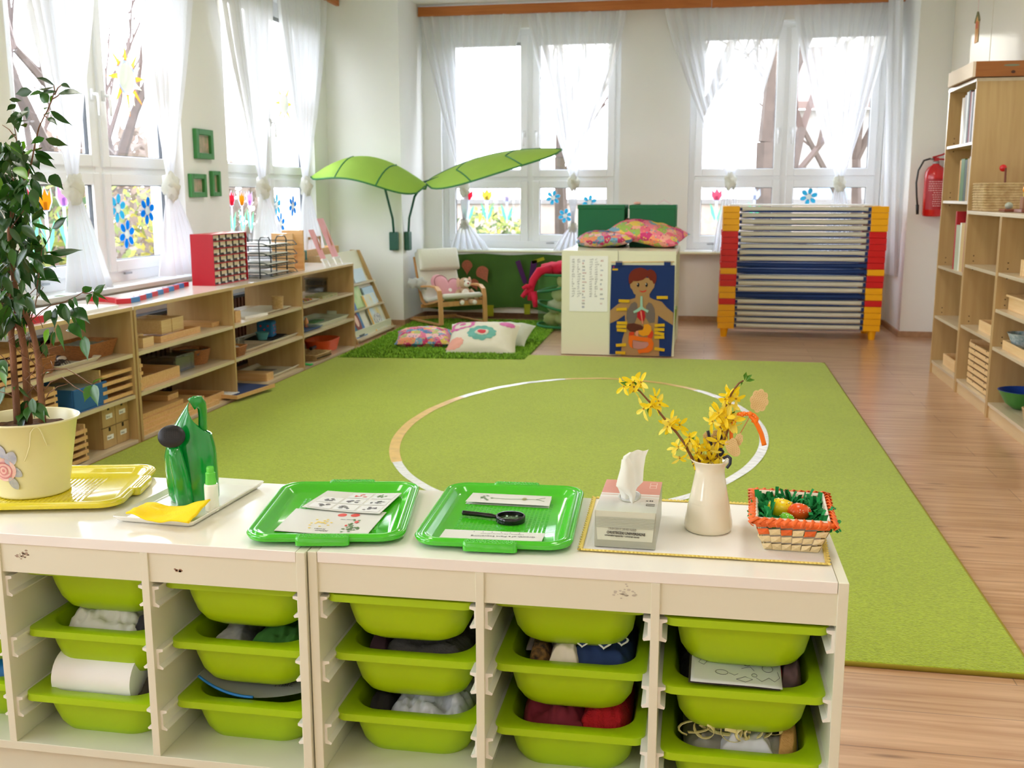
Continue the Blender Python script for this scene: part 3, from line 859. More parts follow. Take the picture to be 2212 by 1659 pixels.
# --- red drawer cabinet with small parts
t = thing('drawer_cabinet', 'red metal cabinet of small clear parts drawers on the low shelf', 'drawer cabinet', (-2.885, 5.83, ZS))
W, D, Hh = 0.47, 0.145, 0.305
redc = mat('red_enamel', (176, 16, 34), 0.3)
m1 = MB(); m1.box(-D, 0, 0, -D + .004, W, Hh).box(-D + .004, 0, 0, 0, .006, Hh).box(-D + .004, W - .006, 0, 0, W, Hh).box(-D + .004, .006, 0, 0, W - .006, .006).box(-D + .004, .006, Hh - .006, 0, W - .006, Hh)
for k in range(1, 7): m1.box(-D + .004, .006, k * Hh / 7 - .003, -.002, W - .006, k * Hh / 7 + .003)
m1.build('case', redc, t)
dm = mat('drawer_cream', (226, 208, 176), 0.5); cg = glass_mat('clear_plastic', (225, 228, 226), 0.12, 0.1)
knobm = mat('pale_knob', (225, 228, 232), 0.3); dark = mat('dark_divider', (70, 66, 66), .5)
for r in range(7):
    for c5 in range(5):
        y0 = .01 + c5 * (W - .02) / 5; w5 = (W - .02) / 5; z0 = r * Hh / 7 + .005; hh = Hh / 7 - .008
        d = MB(); d.mat(0).box(-.1, y0 + .004, z0, -.012, y0 + w5 - .004, z0 + .004); d.box(-.014, y0 + .006, z0 + hh * .35, -.008, y0 + w5 - .008, z0 + hh)
        d.mat(1).box(-.008, y0 + .002, z0, -.004, y0 + w5 - .002, z0 + hh * .34); d.mat(1).box(-.012, y0, z0, -.004, y0 + .006, z0 + hh)
        do = d.build('drawer', [dm, dark], t)
        MB().ell((0.003, y0 + w5 / 2, z0 + hh * .22), .0075, 8, 6).build('knob', knobm, do, smooth=True)
# --- black wire letter trays
wire = mat('black_wire', (52, 64, 66), 0.35, metal=.5)
t = thing('letter_tray', 'stack of black wire letter trays beside the red drawer cabinet', 'letter tray', (-2.82, 6.36, ZS))
for yy in (0.0, 0.27):
    for xx in (-.02, -.30):
        m1 = MB()
        pts = [(xx, yy + .02, 0), (xx, yy + .02, .24), (xx, yy + .05, .262), (xx, yy + .17, .262), (xx, yy + .2, .24), (xx, yy + .2, 0)]
        m1.tube(pts, .0042, 6); m1.build('upright_hoop', wire, t, smooth=True)
for k in range(4):
    z = .02 + k * .062; m2 = MB()
    m2.tube([(-.32, -.01, z + .02), (-.32, .5, z + .02), (0.02, .5, z + .02), (.06, .46, z - .004), (.06, .03, z - .004), (.02, -.01, z + .02), (-.32, -.01, z + .02)], .0035, 6)
    for j in range(9): m2.tube([(-.32, .02 + j * .055, z), (.02, .02 + j * .055, z), (.055, .03 + j * .052, z - .006)], .0018, 4)
    wt = m2.build('wire_shelf', wire, t, smooth=True)
    MB().box(-.29, .03, z + .004, .0, .45, z + .008).build('paper_stack', paper, t)
# --- wooden frame toy with white spools
t = thing('wooden_bead_frame', 'tall wooden frame with white rollers and glass beads beside the letter trays', 'toy', (-2.84, 6.95, ZS))
m1 = MB(); m1.box(-.16, 0, 0, .0, .018, .27).box(-.16, .19, 0, .0, .208, .285).box(-.16, .018, 0, 0, .19, .012)
m1.build('side_boards', beech, t, bevel=.003)
m2 = MB()
for z in (.24, .20, .155): m2.cyl((-.08, .03, z), (-.08, .18, z), .014, 12)
m2.build('white_rollers', mat('white_gloss', (245, 245, 245), .2), t, smooth=True)
m2 = MB()
for k in range(26): m2.ell((-.08 + R.uniform(-.05, .05), R.uniform(.03, .18), .02 + R.uniform(0, .1)), .011, 8, 6)
m2.build('beads', mat('amber_beads', (206, 150, 104), .25, var=.3, vscale=40), t, smooth=True)
# --- pink cards on little white stands
pink = mat('pink_card', (222, 132, 130), .55, c2=(240, 190, 200), vscale=3)
def pink_card(x, y, h, w, label, lean=0.32):
    p = P(x, y, Z=ZS); t = thing('card_holder', label, 'card', p, radians(0), 'pink cards on white stands')
    s = sin(lean); c = cos(lean)
    MB().prism([(.03, 0, .055), (.03, w, .055), (.03 - h * s, w - .05, .055 + h * c), (.03 - h * s, -.05, .055 + h * c)], (-.004, 0, -.002)).build('pink_card', pink, t)
    MB().prism([(.034 - h * .3 * s, w * .5 - .012, .06 + h * .3 * c), (.034 - h * .3 * s, w * .5 + .012, .06 + h * .3 * c), (.034 - h * .75 * s, w * .45, .06 + h * .75 * c)], (.001, 0, .0)).build('card_picture', mat('ochre_print', (214, 146, 90), .6), t)
    m1 = MB(); m1.tube([(.06, -.002, .0), (.035, 0, .05), (.03, .012, .06), (.02, .012, .05)], .005, 6).tube([(.06, w + .002, .0), (.035, w, .05), (.03, w - .012, .06), (.02, w - .012, .05)], .005, 6).box(.025, -.004, .046, .04, w + .004, .06)
    m1.build('white_stand', mat('white_gloss', (245, 245, 245), .2), t, smooth=False)
pink_card(687, 577, .235, .10, 'smaller pink card leaning on a white stand, left of two')
pink_card(712, 572, .315, .13, 'taller pink card leaning on a white stand, right of two')
# --- wooden storage behind the book rack
t = thing('wooden_crate', 'stacked wooden boxes with a carrying handle behind the picture book rack', 'box', (-3.26, 8.12, 0.0))
MB().box(-.20, 0, 0, 0.0, 1.0, .70).build('cupboard', birch, t)
open_box(MB(), -.19, .12, .70, -.01, .95, .765).build('crate', beech, t, bevel=.002)
m1 = MB(); m1.box(-.11, .40, .765, -.09, .42, .86).box(-.11, .70, .765, -.09, .72, .86).box(-.11, .42, .84, -.09, .70, .86); m1.build('handle', wood_end, t)
m1 = MB(); open_box(m1, -.19, -.02, .70, 0.0, .11, .775); m1.build('small_box', beech2, t)
m1 = MB(); m1.tube([(.012, .0, .69), (.012, .0, .76), (.012, .10, .765), (.012, .10, .69)], .007, 6); m1.build('teal_edge', mat('teal_plastic', (40, 140, 150), .4), t)

# --- BAY 3
t, L = lbox('wooden_tray', 'long shallow wooden tray on the upper shelf under two small boxes', 'tray', 347, 434, 722, S1, .035, .30, beech, X=-2.81)
t, L = lbox('wooden_box', 'near one of two open wooden boxes standing on the long tray', 'box', 349, 371, 708, S1 + .036, .075, .22, beech2, X=-2.83)
t, L = lbox('wooden_box', 'far one of two open wooden boxes standing on the long tray', 'box', 372, 397, 700, S1 + .036, .075, .22, beech2, X=-2.83)
t, L = lbox('wooden_box', 'small square wooden block box at the near end of the upper shelf', 'box', 309, 333, 741, S1, .05, .09, beech2, X=-2.80)
o = MB().cyl((0, 0, 0), (0, 0, .055), .028, 20).build('wooden_cylinder', beech2, loc=P(299, 744, Z=S1), smooth=False); tag(o, 'short wooden cylinder with white top beside the small block box', 'toy')
t, L = lbox('wooden_box', 'flat wooden box with sliding lid at the far end of the upper shelf', 'box', 458, 475, 711, S1, .028, .26, beech, X=-2.84, opened=False)
t, L = lbox('letter_tray_wood', 'open wooden compartment tray with black letters on the middle shelf', 'tray', 302, 391, 838, S2, .06, .30, beech, X=-2.80)
MB().box(-.29, L * .48, .008, -.01, L * .48 + .006, .05).build('partition', beech, t)
for k in range(3):
    text_obj('o', .05, black_m, t, 'letter', frame_M((-.24, .03 + k * .05, .06), (0, 1, 0), (.6, 0, .8)))
t, L = lbox('plastic_box', 'clear plastic box with lid holding cards, middle shelf under the left window', 'box', 381, 421, 797, S2, .085, .20, glass_mat('frosted_plastic', (205, 208, 208), .15, .25), X=-2.86, lid=glass_mat('clear_plastic', (225, 228, 226), 0.12, 0.1))
MB().box(-.18, .01, .01, -.02, L - .01, .065).build('cards', mat('pinkish_cards', (206, 184, 174), .6, var=.2, vscale=90, stretch=(1, 1, 8)), t)
basket('round brown basket beside the clear plastic box on the middle shelf', -2.95, P(442, 788, X=-2.87).y, S2, .085, .085, .085, rnd=True, fill=grey_stone)
# long stair boards at bottom
t = thing('long_wooden_boards', 'stack of long wooden boards stepping out over the bottom shelf', 'boards', (-2.77, 4.72, S0))
for k in range(4):
    MB().box(-.36 + .0 * k, 0, k * .024, -.012 * k, .86 - .07 * k if k < 3 else .50, (k + 1) * .024).build('board', beech, t, bevel=.001)
t, L = lbox('wooden_box', 'small flat wooden box lying on the long boards', 'box', 363, 386, 862, S0 + .097, .03, .16, beech, X=-2.85, opened=False)
t, L = lbox('wooden_tray', 'open wooden tray at the far end of the bottom shelf of the near bay', 'tray', 432, 486, 880, S0, .05, .3, beech, X=-2.80)
# --- BAY 4 (behind the fig)
def slat_rack(label, x0, y0, z, w, d, h, n, front='x', name='slatted_cabinet'):
    t = thing(name, label, 'tray rack', (x0, y0, z))
    m1 = MB(); m1.box(-d, 0, 0, 0, .01, h).box(-d, w - .01, 0, 0, w, h).box(-d, .01, 0, -d + .008, w - .01, h); m1.build('side_boards', beech2, t)
    for k in range(n):
        zz = .006 + k * (h - .01) / n
        MB().box(-d + .008, .01, zz, .008, w - .01, zz + .006).box(.0, .004, zz, .012, w - .004, zz + .016).build('tray', beech, t)
    return t
sl = slat_rack('wooden rack of flat inset trays on the middle shelf behind the fig tree', -2.78, P(217, 845, X=-2.78).y, S2, .37, .30, .165, 4)
slat_rack('small wooden slatted cabinet behind the fig trunks on the middle shelf', -2.78, 3.78, S2, .27, .26, .15, 5)
slat_rack('wooden slatted cabinet at the left edge on the upper shelf behind the fig trunks', -2.80, 3.55, S1, .42, .26, .15, 5)
slat_rack('narrow wooden rack of trays on the bottom shelf beside the plant pot', -2.77, P(150, 1005, X=-2.77).y, S0, .14, .25, .17, 5)
t = thing('storage_box', 'blue fabric box on the middle shelf behind the fig tree', 'box', (-2.80, P(150, 895, X=-2.8).y, S2))
L = P(222, 870, X=-2.8).y - P(150, 895, X=-2.8).y
open_box(MB(), -.25, 0, 0, .03, L, .11).build('body', mat('blue_fabric', (36, 96, 156), .8), t, bevel=.006)
MB().box(-.2, .02, .06, -.0, L - .02, .1).build('contents', mat('pale_paper_grey', (170, 180, 180), .8), t)
t = thing('birch_drawer_chest', 'birch chest of four small drawers on the bottom shelf beside the plant pot', 'drawer chest', (-2.80, P(226, 985, X=-2.8).y, S0))
L = P(282, 962, X=-2.8).y - P(226, 985, X=-2.8).y
MB().box(-.27, 0, 0, -.012, L, .205).build('case', birch, t)
for a in range(2):
    for b in range(2):
        d = MB().box(-.012, a * L / 2 + .002, b * .1025 + .002, 0, (a + 1) * L / 2 - .002, (b + 1) * .1025 - .002).build('drawer', birch, t)
        MB().box(0, a * L / 2 + L / 4 - .008, (b + 1) * .1025 - .022, .0012, a * L / 2 + L / 4 + .008, (b + 1) * .1025 - .003).build('finger_slot', mat('slot_dark', (40, 30, 22), .8), d)
        lb = MB().box(0, a * L / 2 + L / 4 - .025, b * .1025 + .04, .001, a * L / 2 + L / 4 + .03, b * .1025 + .062).build('paper_label', paper, d)
        text_obj('litery', .014, black_m, lb, 'lettering', frame_M((.0016, a * L / 2 + L / 4 - .02, b * .1025 + .046), (0, 1, 0), (0, 0, 1)), extrude=.0001)
basket('brown basket with grey cloth on the upper shelf beyond the white insect tray', -2.93, P(225, 762, X=-2.83).y - .02, S1, .085, .12, .075, fill=grey_stone)
basket('small brown basket on the upper shelf behind the fig trunk', -2.87, P(98, 806, X=-2.8).y, S1, .06, .075, .075)
t, L = ltray('tray', 'white shallow tray with toy insects on the upper shelf behind the fig tree', 'tray', 130, 225, 785, S1, .28, mat('cream_plastic', (228, 224, 206), .35))
bug = mat('insect_dark', (44, 30, 34), .5)
for k, (a, b, r) in enumerate(((.06, -.08, .018), (.03, .0, .015), (-.04, .1, .018), (.06, -.16, .02))):
    m1 = MB(); m1.ell((0, 0, r * .7), (r, r * 1.6, r * .7), 10, 6)
    for j in range(6):
        s_ = 1 if j % 2 else -1; yy = (j // 2 - 1) * r * .8
        m1.tube([(0, yy, r * .6), (s_ * r * 1.4, yy * 1.3, r * 1.2), (s_ * r * 2.2, yy * 1.6, 0)], .0016, 4)
    o = m1.build('toy_insect', bug, loc=t.location + Vector((a, b, .006)))
    tag(o, ('dark toy insect on the white tray, second from the near end', 'dark toy insect in the middle of the white tray', 'dark toy insect at the far end of the white tray', 'dark toy insect at the near end of the white tray')[k], 'toy', 'toy insects on the white tray')
o = MB().ell((0, 0, .014), (.018, .032, .014), 10, 6).build('toy_shell', mat('shell_pale', (236, 220, 206), .4), loc=t.location + Vector((.0, .05, .005)), smooth=True); tag(o, 'pale shell lying among the toy insects', 'shell')

# --- BAY 2
t, L = lbox('wooden_box', 'small upright wooden box against the divider, upper shelf of the middle bay', 'box', 509, 521, 694, S1, .07, .12, beech, X=-2.80, opened=False)
o = MB().box(-.2, 0, 0, 0, .26, .014).build('paper_stack', paper, loc=(-2.83, P(530, 690, X=-2.83).y, S1)); o.rotation_euler = (0, 0, -.15); tag(o, 'loose stack of white worksheets on the upper shelf of the middle bay', 'paper')
t, L = ltray('tray', 'white tray under the wicker cup on the upper shelf of the middle bay', 'tray', 575, 632, 672, S1, .24, mat('cream_plastic', (228, 224, 206), .35), h=.014)
t = thing('wicker_cup', 'small round wicker cup standing on the white tray', 'cup', P(600, 668, Z=S1 + .008))
basket_mb(MB(), .034, .034, .085, 1.15, .033).build('wicker_body', wicker_l, t, smooth=True, angle=50)
basket('small brown basket at the near end of the middle shelf, middle bay', -2.84, P(514, 775, X=-2.8).y + .02, S2, .055, .06, .06, group=None, fill=mat('white_gloss', (245, 245, 245), .2))
t, L = ltray('tray', 'beige tray with small glass jars on the middle shelf', 'tray', 532, 592, 758, S2, .25, mat('beige_plastic', (206, 190, 168), .35))
for k in range(3):
    o = MB().lathe([(.012, 0), (.018, .02), (.012, .045), (.02, .06)], n=14).build('glass_jar', cg, loc=t.location + Vector((-.06 + k * .02, -.06 + k * .05, .006)), smooth=True)
    tag(o, ('small glass jar at the near end of the beige tray', 'small glass jar in the middle of the beige tray', 'small glass jar at the far end of the beige tray')[k], 'jar', 'glass jars on the beige tray')
t, L = ltray('tray', 'white tray with a black mat under the blue dice', 'tray', 590, 651, 737, S2, .30, mat('cream_plastic', (228, 224, 206), .35))
o = MB().box(-.11, -.16, 0, .09, .17, .003).build('mat', mat('black_felt', (26, 26, 34), .9), loc=t.location + Vector((0, 0, .012))); o.rotation_euler = (0, 0, .1); tag(o, 'black felt mat on the white tray in the middle bay', 'mat')
tt = thing('dice', 'large blue foam dice with red dots on the black mat', 'dice', t.location + Vector((.0, .0, .016)), .15)
MB().box(-.055, -.055, 0, .055, .055, .11).build('cube', mat('blue_foam', (28, 104, 160), .7), tt, bevel=.014, seg=3)
m1 = MB()
for (a, b) in ((-.025, -.025), (.025, .025), (0, 0), (-.025, .025), (.025, -.025)):
    m1.prism([(.0555, a + .007 * cos(q * pi / 5), .055 + b + .007 * sin(q * pi / 5)) for q in range(10)], (.001, 0, 0))
    m1.prism([(a + .007 * cos(q * pi / 5), -.0555, .055 + b + .007 * sin(q * pi / 5)) for q in range(10)], (0, -.001, 0))
m1.build('dots', mat('red_dot', (206, 44, 60), .6), tt)
o = MB().lathe([(.028, 0), (.045, .05), (.047, .05), (.042, .046), (.026, .006)], n=20, cap1=True).build('bowl', mat('teal_bowl', (84, 150, 156), .3), loc=t.location + Vector((.03, -.14, .016)), smooth=True, angle=40); tag(o, 'small teal bowl in front of the blue dice', 'bowl')
t, L = lbox('wooden_box', 'long wooden box on the bottom shelf of the middle bay', 'box', 577, 592, 828, S0, .05, .30, beech, X=-2.79, opened=False)
t, L = ltray('tray', 'white tray with grey card on the bottom shelf of the middle bay', 'tray', 590, 651, 815, S0, .32, mat('cream_plastic', (228, 224, 206), .35))
MB().box(-.09, -.1, .006, .05, .08, .01).build('card', mat('grey_card', (130, 126, 124), .7), t)
t = thing('bead_board', 'wooden board with blue mat and white tiles sticking out over the carpet', 'board', (-2.75, P(556, 857, X=-2.67).y, .012 + S0), radians(-8))
MB().box(-.30, -.22, 0, .09, .20, .012).box(-.30, -.22, .012, .09, -.212, .022).box(.082, -.212, .012, .09, .20, .022).build('board', beech, t)
m1 = MB().box(-.29, -.2, .012, .08, .19, .015); m1.build('blue_mat', mat('navy_felt', (30, 50, 96), .9), t)
m1 = MB()
for a in range(12):
    for b in range(8):
        if b + a * .4 < 8: m1.box(-.28 + a * .026, -.195 + b * .026, .015, -.28 + a * .026 + .02, -.195 + b * .026 + .02, .019)
m1.build('white_tiles', paper, t)
# --- BAY 1
ml = mat('bright_pencils', (200, 60, 60), .5)
t, L = ltray('tray', 'white tray of coloured pencils at the near end of the upper shelf, far bay', 'tray', 660, 693, 649, S1, .2, mat('cream_plastic', (228, 224, 206), .35), h=.012)
for k, c in enumerate([(206, 40, 60), (40, 110, 190), (230, 150, 40), (60, 150, 70), (220, 80, 50), (70, 60, 140), (240, 190, 60), (190, 30, 50)]):
    o = MB().tube([(-.07, -.09 + k * .024, .012), (.05, -.10 + k * .026, .012), (.062, -.1 + k * .026, .012)], lambda s_: .0065 if s_ < .9 else .001, 6).build('pencil', mat('pencil_%d' % k, c, .4), loc=t.location)
    tag(o, '%s coloured pencil on the white tray in the far bay' % ('crimson', 'blue', 'orange', 'green', 'orange red', 'violet', 'yellow', 'dark red')[k], 'pencil', 'coloured pencils in the tray')
o = MB().box(-.14, 0, 0, 0, .32, .02).build('bead_bars', mat('beaded_multi', (186, 160, 120), .6, c2=(120, 150, 90), vscale=60), loc=(-2.80, P(697, 640, X=-2.8).y, S1)); tag(o, 'flat box of mixed counting sticks in front of the clear boxes', 'box')
for k in range(2):
    t, L = lbox('plastic_box', ('lower clear plastic box in the far bay', 'upper clear plastic box stacked in the far bay')[k], 'box', 700, 748, 628 - k * 12, S1 + .0 + k * .052, .05, .16, cg, X=-2.97, group='stacked clear boxes', lid=glass_mat('frosted_plastic', (205, 208, 208), .15, .25) if k == 1 else False)
    MB().box(-.14, .02, .006, -.01, L - .02, .035).build('contents', mat('beige_counters', (150, 140, 128), .6, var=.4, vscale=70), t)
t, L = ltray('tray', 'pale green tray with raised ends on the middle shelf of the far bay', 'tray', 690, 757, 691, S2, .3, mat('pale_green_plastic', (214, 222, 196), .35), h=.03)
MB().box(-.06, -.1, .006, .02, .1, .014).build('green_cloth', mat('green_cloth', (90, 140, 90), .9), t)
for y0 in (L / 2 - .02, -L / 2 + .005): MB().box(-.04, y0, .03, .04, y0 + .015, .055).build('handle', mat('pale_green_plastic', (214, 222, 196), .35), t, bevel=.004)
t, L = ltray('tray', 'blue and white tray at the near end of the middle shelf, far bay', 'tray', 660, 700, 716, S2, .22, mat('blue_white_tray', (70, 116, 180), .35), h=.014)
o = MB().lathe([(.016, 0), (.018, .05), (.008, .065), (.008, .075)], n=14, cap1=True).build('bottle', mat('yellow_pink_bottle', (236, 190, 70), .3, c2=(226, 90, 120), vscale=9), loc=(-2.9, P(661, 690, X=-2.9).y, S2), smooth=True); tag(o, 'small bottle with yellow cap beside the blue and white tray', 'bottle')
t = thing('basket', 'orange oval basket on the bottom shelf of the far bay', 'basket', (-2.93, P(718, 770, X=-2.85).y, S0))
basket_mb(MB(), .085, .15, .09, 1.25, .08).build('wicker_body', mat('orange_wicker', (226, 96, 34), .6, bump=.4, bscale=120), t, smooth=True, angle=50)
t = thing('basket', 'flat woven tray with black zigzag pattern on the bottom shelf', 'tray', (-2.87, P(690, 785, X=-2.8).y, S0), -.1)
basket_mb(MB(), .1, .12, .045, 1.15, .015).build('wicker_body', wicker_l, t, smooth=True, angle=50)
m1 = MB()
for k in range(9):
    y0 = -.12 + k * .027
    m1.prism([(.113, y0, .028), (.113, y0 + .013, .014), (.113, y0 + .027, .028), (.113, y0 + .013, .022)], (.003, 0, 0))
m1.build('zigzag', black_m, t)
o = MB().cyl((0, 0, 0), (0, .09, 0), .013, 12).build('marker_pen', black_m, loc=(-2.9, P(685, 755, X=-2.85).y, S0 + .06)); tag(o, 'black roll lying in the zigzag tray', 'roll')
o = MB().tube([(0, 0, .012), (.03, .03, .012), (.055, .03, .008), (.06, .06, .008)], .008, 8).build('toy_snake', mat('bright_green_toy', (40, 170, 80), .5), loc=(-2.80, P(665, 790, X=-2.75).y, S0), smooth=True); tag(o, 'small bright green toy on the edge of the bottom shelf', 'toy')

# ================================================================== PICTURE BOOK RACK
t = thing('book_rack', 'birch display rack for picture books at the far end of the low shelves', 'book rack', (-2.92, 8.20, 0))
rl = 1.04
sd = [(0.11, 0), (-.30, 0), (-.30, .72), (-.21, .72)]
for y0 in (0, rl - .018):
    MB().prism([(a, y0, z) for a, z in sd], (0, .018, 0)).build('side_panel', birch, t)
tiers = [(.055, .035, .28), (-.045, .25, .49), (-.135, .45, .72)]
for k, (x, z0, z1) in enumerate(tiers):
    MB().prism([(x, .018, z0), (x, rl - .018, z0), (x - .10, rl - .018, z1), (x - .10, .018, z1)], (-.01, 0, 0)).build('tier_panel', mat('cream_board', (222, 216, 192), .5), t)
    MB().box(x - .01, .018, z0 - .012, x + .07, rl - .018, z0).build('ledge', birch_s, t)
MB().box(.068, .018, 0, .08, rl - .018, .10).build('front_board', white_lam, t)
def picbook(name, tier, y0, w, h, mt, label, extra=None, lean=.4):
    x, z0, z1 = tiers[tier]
    d = Vector((-.10, 0, z1 - z0)).normalized()
    tt = thing(name, label, 'book', Vector((-2.92 + x + .028, 8.20 + y0, z0 + .004)), 0, 'picture books in the rack')
    MB().prism([(0, 0, 0), (0, w, 0), (d.x * h, w, d.z * h), (d.x * h, 0, d.z * h)], (-.014, 0, 0)).build('cover', mt, tt)
    if extra: extra(tt, d, w, h)
    return tt
def panel(mb, d, y0, z0, y1, z1, off=.001, th_=.001):
    n = Vector((d.z, 0, -d.x))
    pts = [Vector((d.x * a, b, d.z * a)) + n * off for a, b in ((z0, y0), (z0, y1), (z1, y1), (z1, y0))]
    mb.prism(pts, n * th_)
def blob(mb, d, cy, cz, ry, rz, off=.002, n=16):
    nn = Vector((d.z, 0, -d.x))
    mb.prism([Vector((d.x * (cz + rz * sin(k * 2 * pi / n)), cy + ry * cos(k * 2 * pi / n), d.z * (cz + rz * sin(k * 2 * pi / n)))) + nn * off for k in range(n)], nn * .001)
def ex_girl(tt, d, w, h):
    blob(m := MB(), d, w * .55, h * .42, w * .25, h * .34, .002); m.build('red_hair', mat('auburn', (126, 50, 30), .6), tt)
    blob(m := MB(), d, w * .52, h * .45, w * .13, h * .17, .004); m.build('face', mat('skin_print', (232, 190, 166), .6), tt)
    blob(m := MB(), d, w * .5, h * .1, w * .28, h * .1, .004); m.build('dress', mat('dress_print', (70, 76, 70), .6), tt)
picbook('picture_book', 0, .03, .30, .31, mat('bluish_cover', (44, 96, 190), .4, c2=(40, 120, 110), vscale=9), 'blue picture book with a red haired girl, lowest row', ex_girl)
def ex_yel(tt, d, w, h):
    panel(m := MB(), d, .0, .0, .03, h); m.build('spine', mat('yellow_spine', (240, 176, 30), .4), tt)
    blob(m := MB(), d, w * .5, h * .3, w * .3, h * .16); m.build('white_figures', mat('figure_print', (240, 236, 225), .6, c2=(90, 90, 90), vscale=40), tt)
picbook('picture_book', 0, .56, .34, .33, mat('pale_blue_cover', (196, 218, 232), .4, c2=(220, 200, 130), vscale=7), 'pale blue picture book with a yellow spine, lowest row at the right', ex_yel)
def ex_w(tt, d, w, h):
    panel(m := MB(), d, w * .12, h * .12, w * .92, h * .85); m.build('white_panel', paper, tt)
    text_obj('czytanka', .04, mat('print_grey', (150, 150, 150), .6), tt, 'lettering', frame_M((.006 - .10 * .16, w * .2, h * .55), (0, 1, 0), (-.4, 0, .9)))
    blob(m := MB(), d, w * .55, h * .28, w * .16, h * .07, .003); m.build('yellow_picture', mat('yellow_print', (226, 190, 40), .6), tt)
picbook('picture_book', 1, .04, .30, .21, mat('lime_cover', (150, 180, 50), .4), 'lime picture book with a white title panel, middle row', ex_w)
picbook('picture_book', 1, .35, .26, .19, mat('green_cover', (150, 190, 110), .4, c2=(196, 210, 150), vscale=10), 'soft green picture book beside the lime one, middle row')
picbook('picture_book', 2, .03, .22, .16, mat('garden_cover', (86, 120, 70), .4, c2=(210, 190, 150), vscale=16), 'green picture book with a small house, top row at the left')
picbook('picture_book', 2, .30, .26, .19, mat('red_teal_cover', (200, 80, 84), .4, c2=(110, 150, 140), vscale=12), 'red and teal picture book, top row at the right')
picbook('picture_book', 2, .60, .30, .12, mat('tiny_blue_cover', (190, 208, 220), .4), 'pale picture book partly hidden, top row at the far end')
picbook('picture_book', 1, .68, .28, .16, mat('sky_cover', (170, 196, 214), .4), 'light blue picture book at the far end of the middle row')
# ================================================================== LEAF CANOPIES
leaf_g = mat('leaf_canopy_fabric', (176, 214, 92), 0.8, trans=0.5, var=.06, vscale=6)
leaf_rib = mat('leaf_canopy_rib', (44, 120, 60), 0.6)
pole_m = mat('dark_green_plastic', (22, 84, 66), 0.4)
def canopy(label, base, axis, cross, L, wmax, arch, droop, pole, mount, mx, group='leaf canopies'):
    t = thing('leaf_canopy', label, 'leaf canopy', base, 0, group)
    axis = Vector(axis).normalized(); cross = Vector(cross).normalized(); up = axis.cross(cross).normalized()
    if up.z < 0: up = -up
    def wprof(s): return wmax * (max(0.0, sin(pi * min(1, s ** 0.72)))) ** 0.62
    def pt(s, v):
        w = wprof(s)
        return axis * (s * L) + cross * (v * w) + up * (arch * sin(pi * s * .9) - droop * v * v * (w / wmax)) 
    MB().grid(lambda u, v: pt(max(.001, min(.999, u)), v * 2 - 1), 40, 24).build('leaf_fabric', leaf_g, t, smooth=True)
    r = MB()
    N = 24
    r.tube([pt(.001 + .998 * k / N, 1) for k in range(N + 1)], .008, 6); r.tube([pt(.001 + .998 * k / N, -1) for k in range(N + 1)], .008, 6)
    for s0 in (.25, .62):
        r.tube([pt(min(.97, s0 + .10 * abs(v / 6)), v / 6) for v in range(-6, 7)], .007, 6)
    r.build('ribs', leaf_rib, t, smooth=True)
    p = MB(); p.tube([Vector(q) - Vector(base) for q in pole], .011, 8); p.build('pole', pole_m, t, smooth=True)
    m = MB().box(*[c - b for c, b in zip(mount[0], base)], *[c - b for c, b in zip(mount[1], base)])
    m.build('wall_mount', pole_m, t, bevel=.01)
    return t
b1 = Vector((-3.02, 8.95, 1.375))
canopy('left green leaf canopy on a dark curved pole fixed to the corner wall', tuple(P(920, 397, Y=9.2)), (-1, -.13, -.01), (.05, -1, -.10), 1.03, .36, .25, .19,
       [(-2.865, YP - .035, .80), (-2.875, YP - .05, 1.0), (-2.92, YP - .10, 1.25), (-2.95, 9.32, 1.40), (-2.99, 9.15, 1.53)],
       ((-2.915, YP - .05, .705), (-2.83, YP - .001, .875)), None)
canopy('right green leaf canopy reaching out in front of the back window', (-2.53, 9.38, 1.325), (1.25, -.35, .235), (.20, -.90, -.27), 1.37, .35, .08, .05,
       [(PXL + .03, YP + .09, .80), (PXL + .05, YP + .07, 1.0), (-2.68, YP + .02, 1.2), (-2.56, 9.42, 1.33), (-2.4, 9.36, 1.37)],
       ((PXL + .001, YP + .05, .70), (PXL + .05, YP + .15, .875)), None)

# ================================================================== RUGS AND CARPET
carpet_m = mat('green_carpet', (160, 180, 40), 0.95, spec=.1, var=.07, vscale=1.2, bump=.5, bscale=160)
def carpet_mat():
    m = carpet_m; nt = m.node_tree; b = nt.nodes['Principled BSDF']
    tc = nt.nodes.new('ShaderNodeTexCoord'); n = nt.nodes.new('ShaderNodeTexNoise'); n.inputs['Scale'].default_value = 110; n.inputs['Detail'].default_value = 3
    mp = nt.nodes.new('ShaderNodeMapping'); mp.inputs['Scale'].default_value = (1, 2.2, 1)
    nt.links.new(tc.outputs['Object'], mp.inputs[0]); nt.links.new(mp.outputs[0], n.inputs['Vector'])
    r = nt.nodes.new('ShaderNodeValToRGB'); r.color_ramp.elements[0].position = .36; r.color_ramp.elements[1].position = .62
    r.color_ramp.elements[0].color = (.70, .70, .60, 1); r.color_ramp.elements[1].color = (1.08, 1.08, 1.1, 1)
    nt.links.new(n.outputs['Fac'], r.inputs[0])
    src = b.inputs['Base Color'].links[0].from_socket
    mx = nt.nodes.new('ShaderNodeMix'); mx.data_type = 'RGBA'; mx.blend_type = 'MULTIPLY'; mx.inputs[0].default_value = 1
    nt.links.new(src, mx.inputs[6]); nt.links.new(r.outputs[0], mx.inputs[7]); nt.links.new(mx.outputs[2], b.inputs['Base Color'])
    b.inputs['Sheen Weight'].default_value = .45; b.inputs['Sheen Roughness'].default_value = .42; b.inputs['Sheen Tint'].default_value = (.9, .9, .55, 1)
carpet_mat()
t = thing('carpet', 'large plain lime green carpet covering the middle of the floor', 'carpet', (-0.9, 5.2, 0))
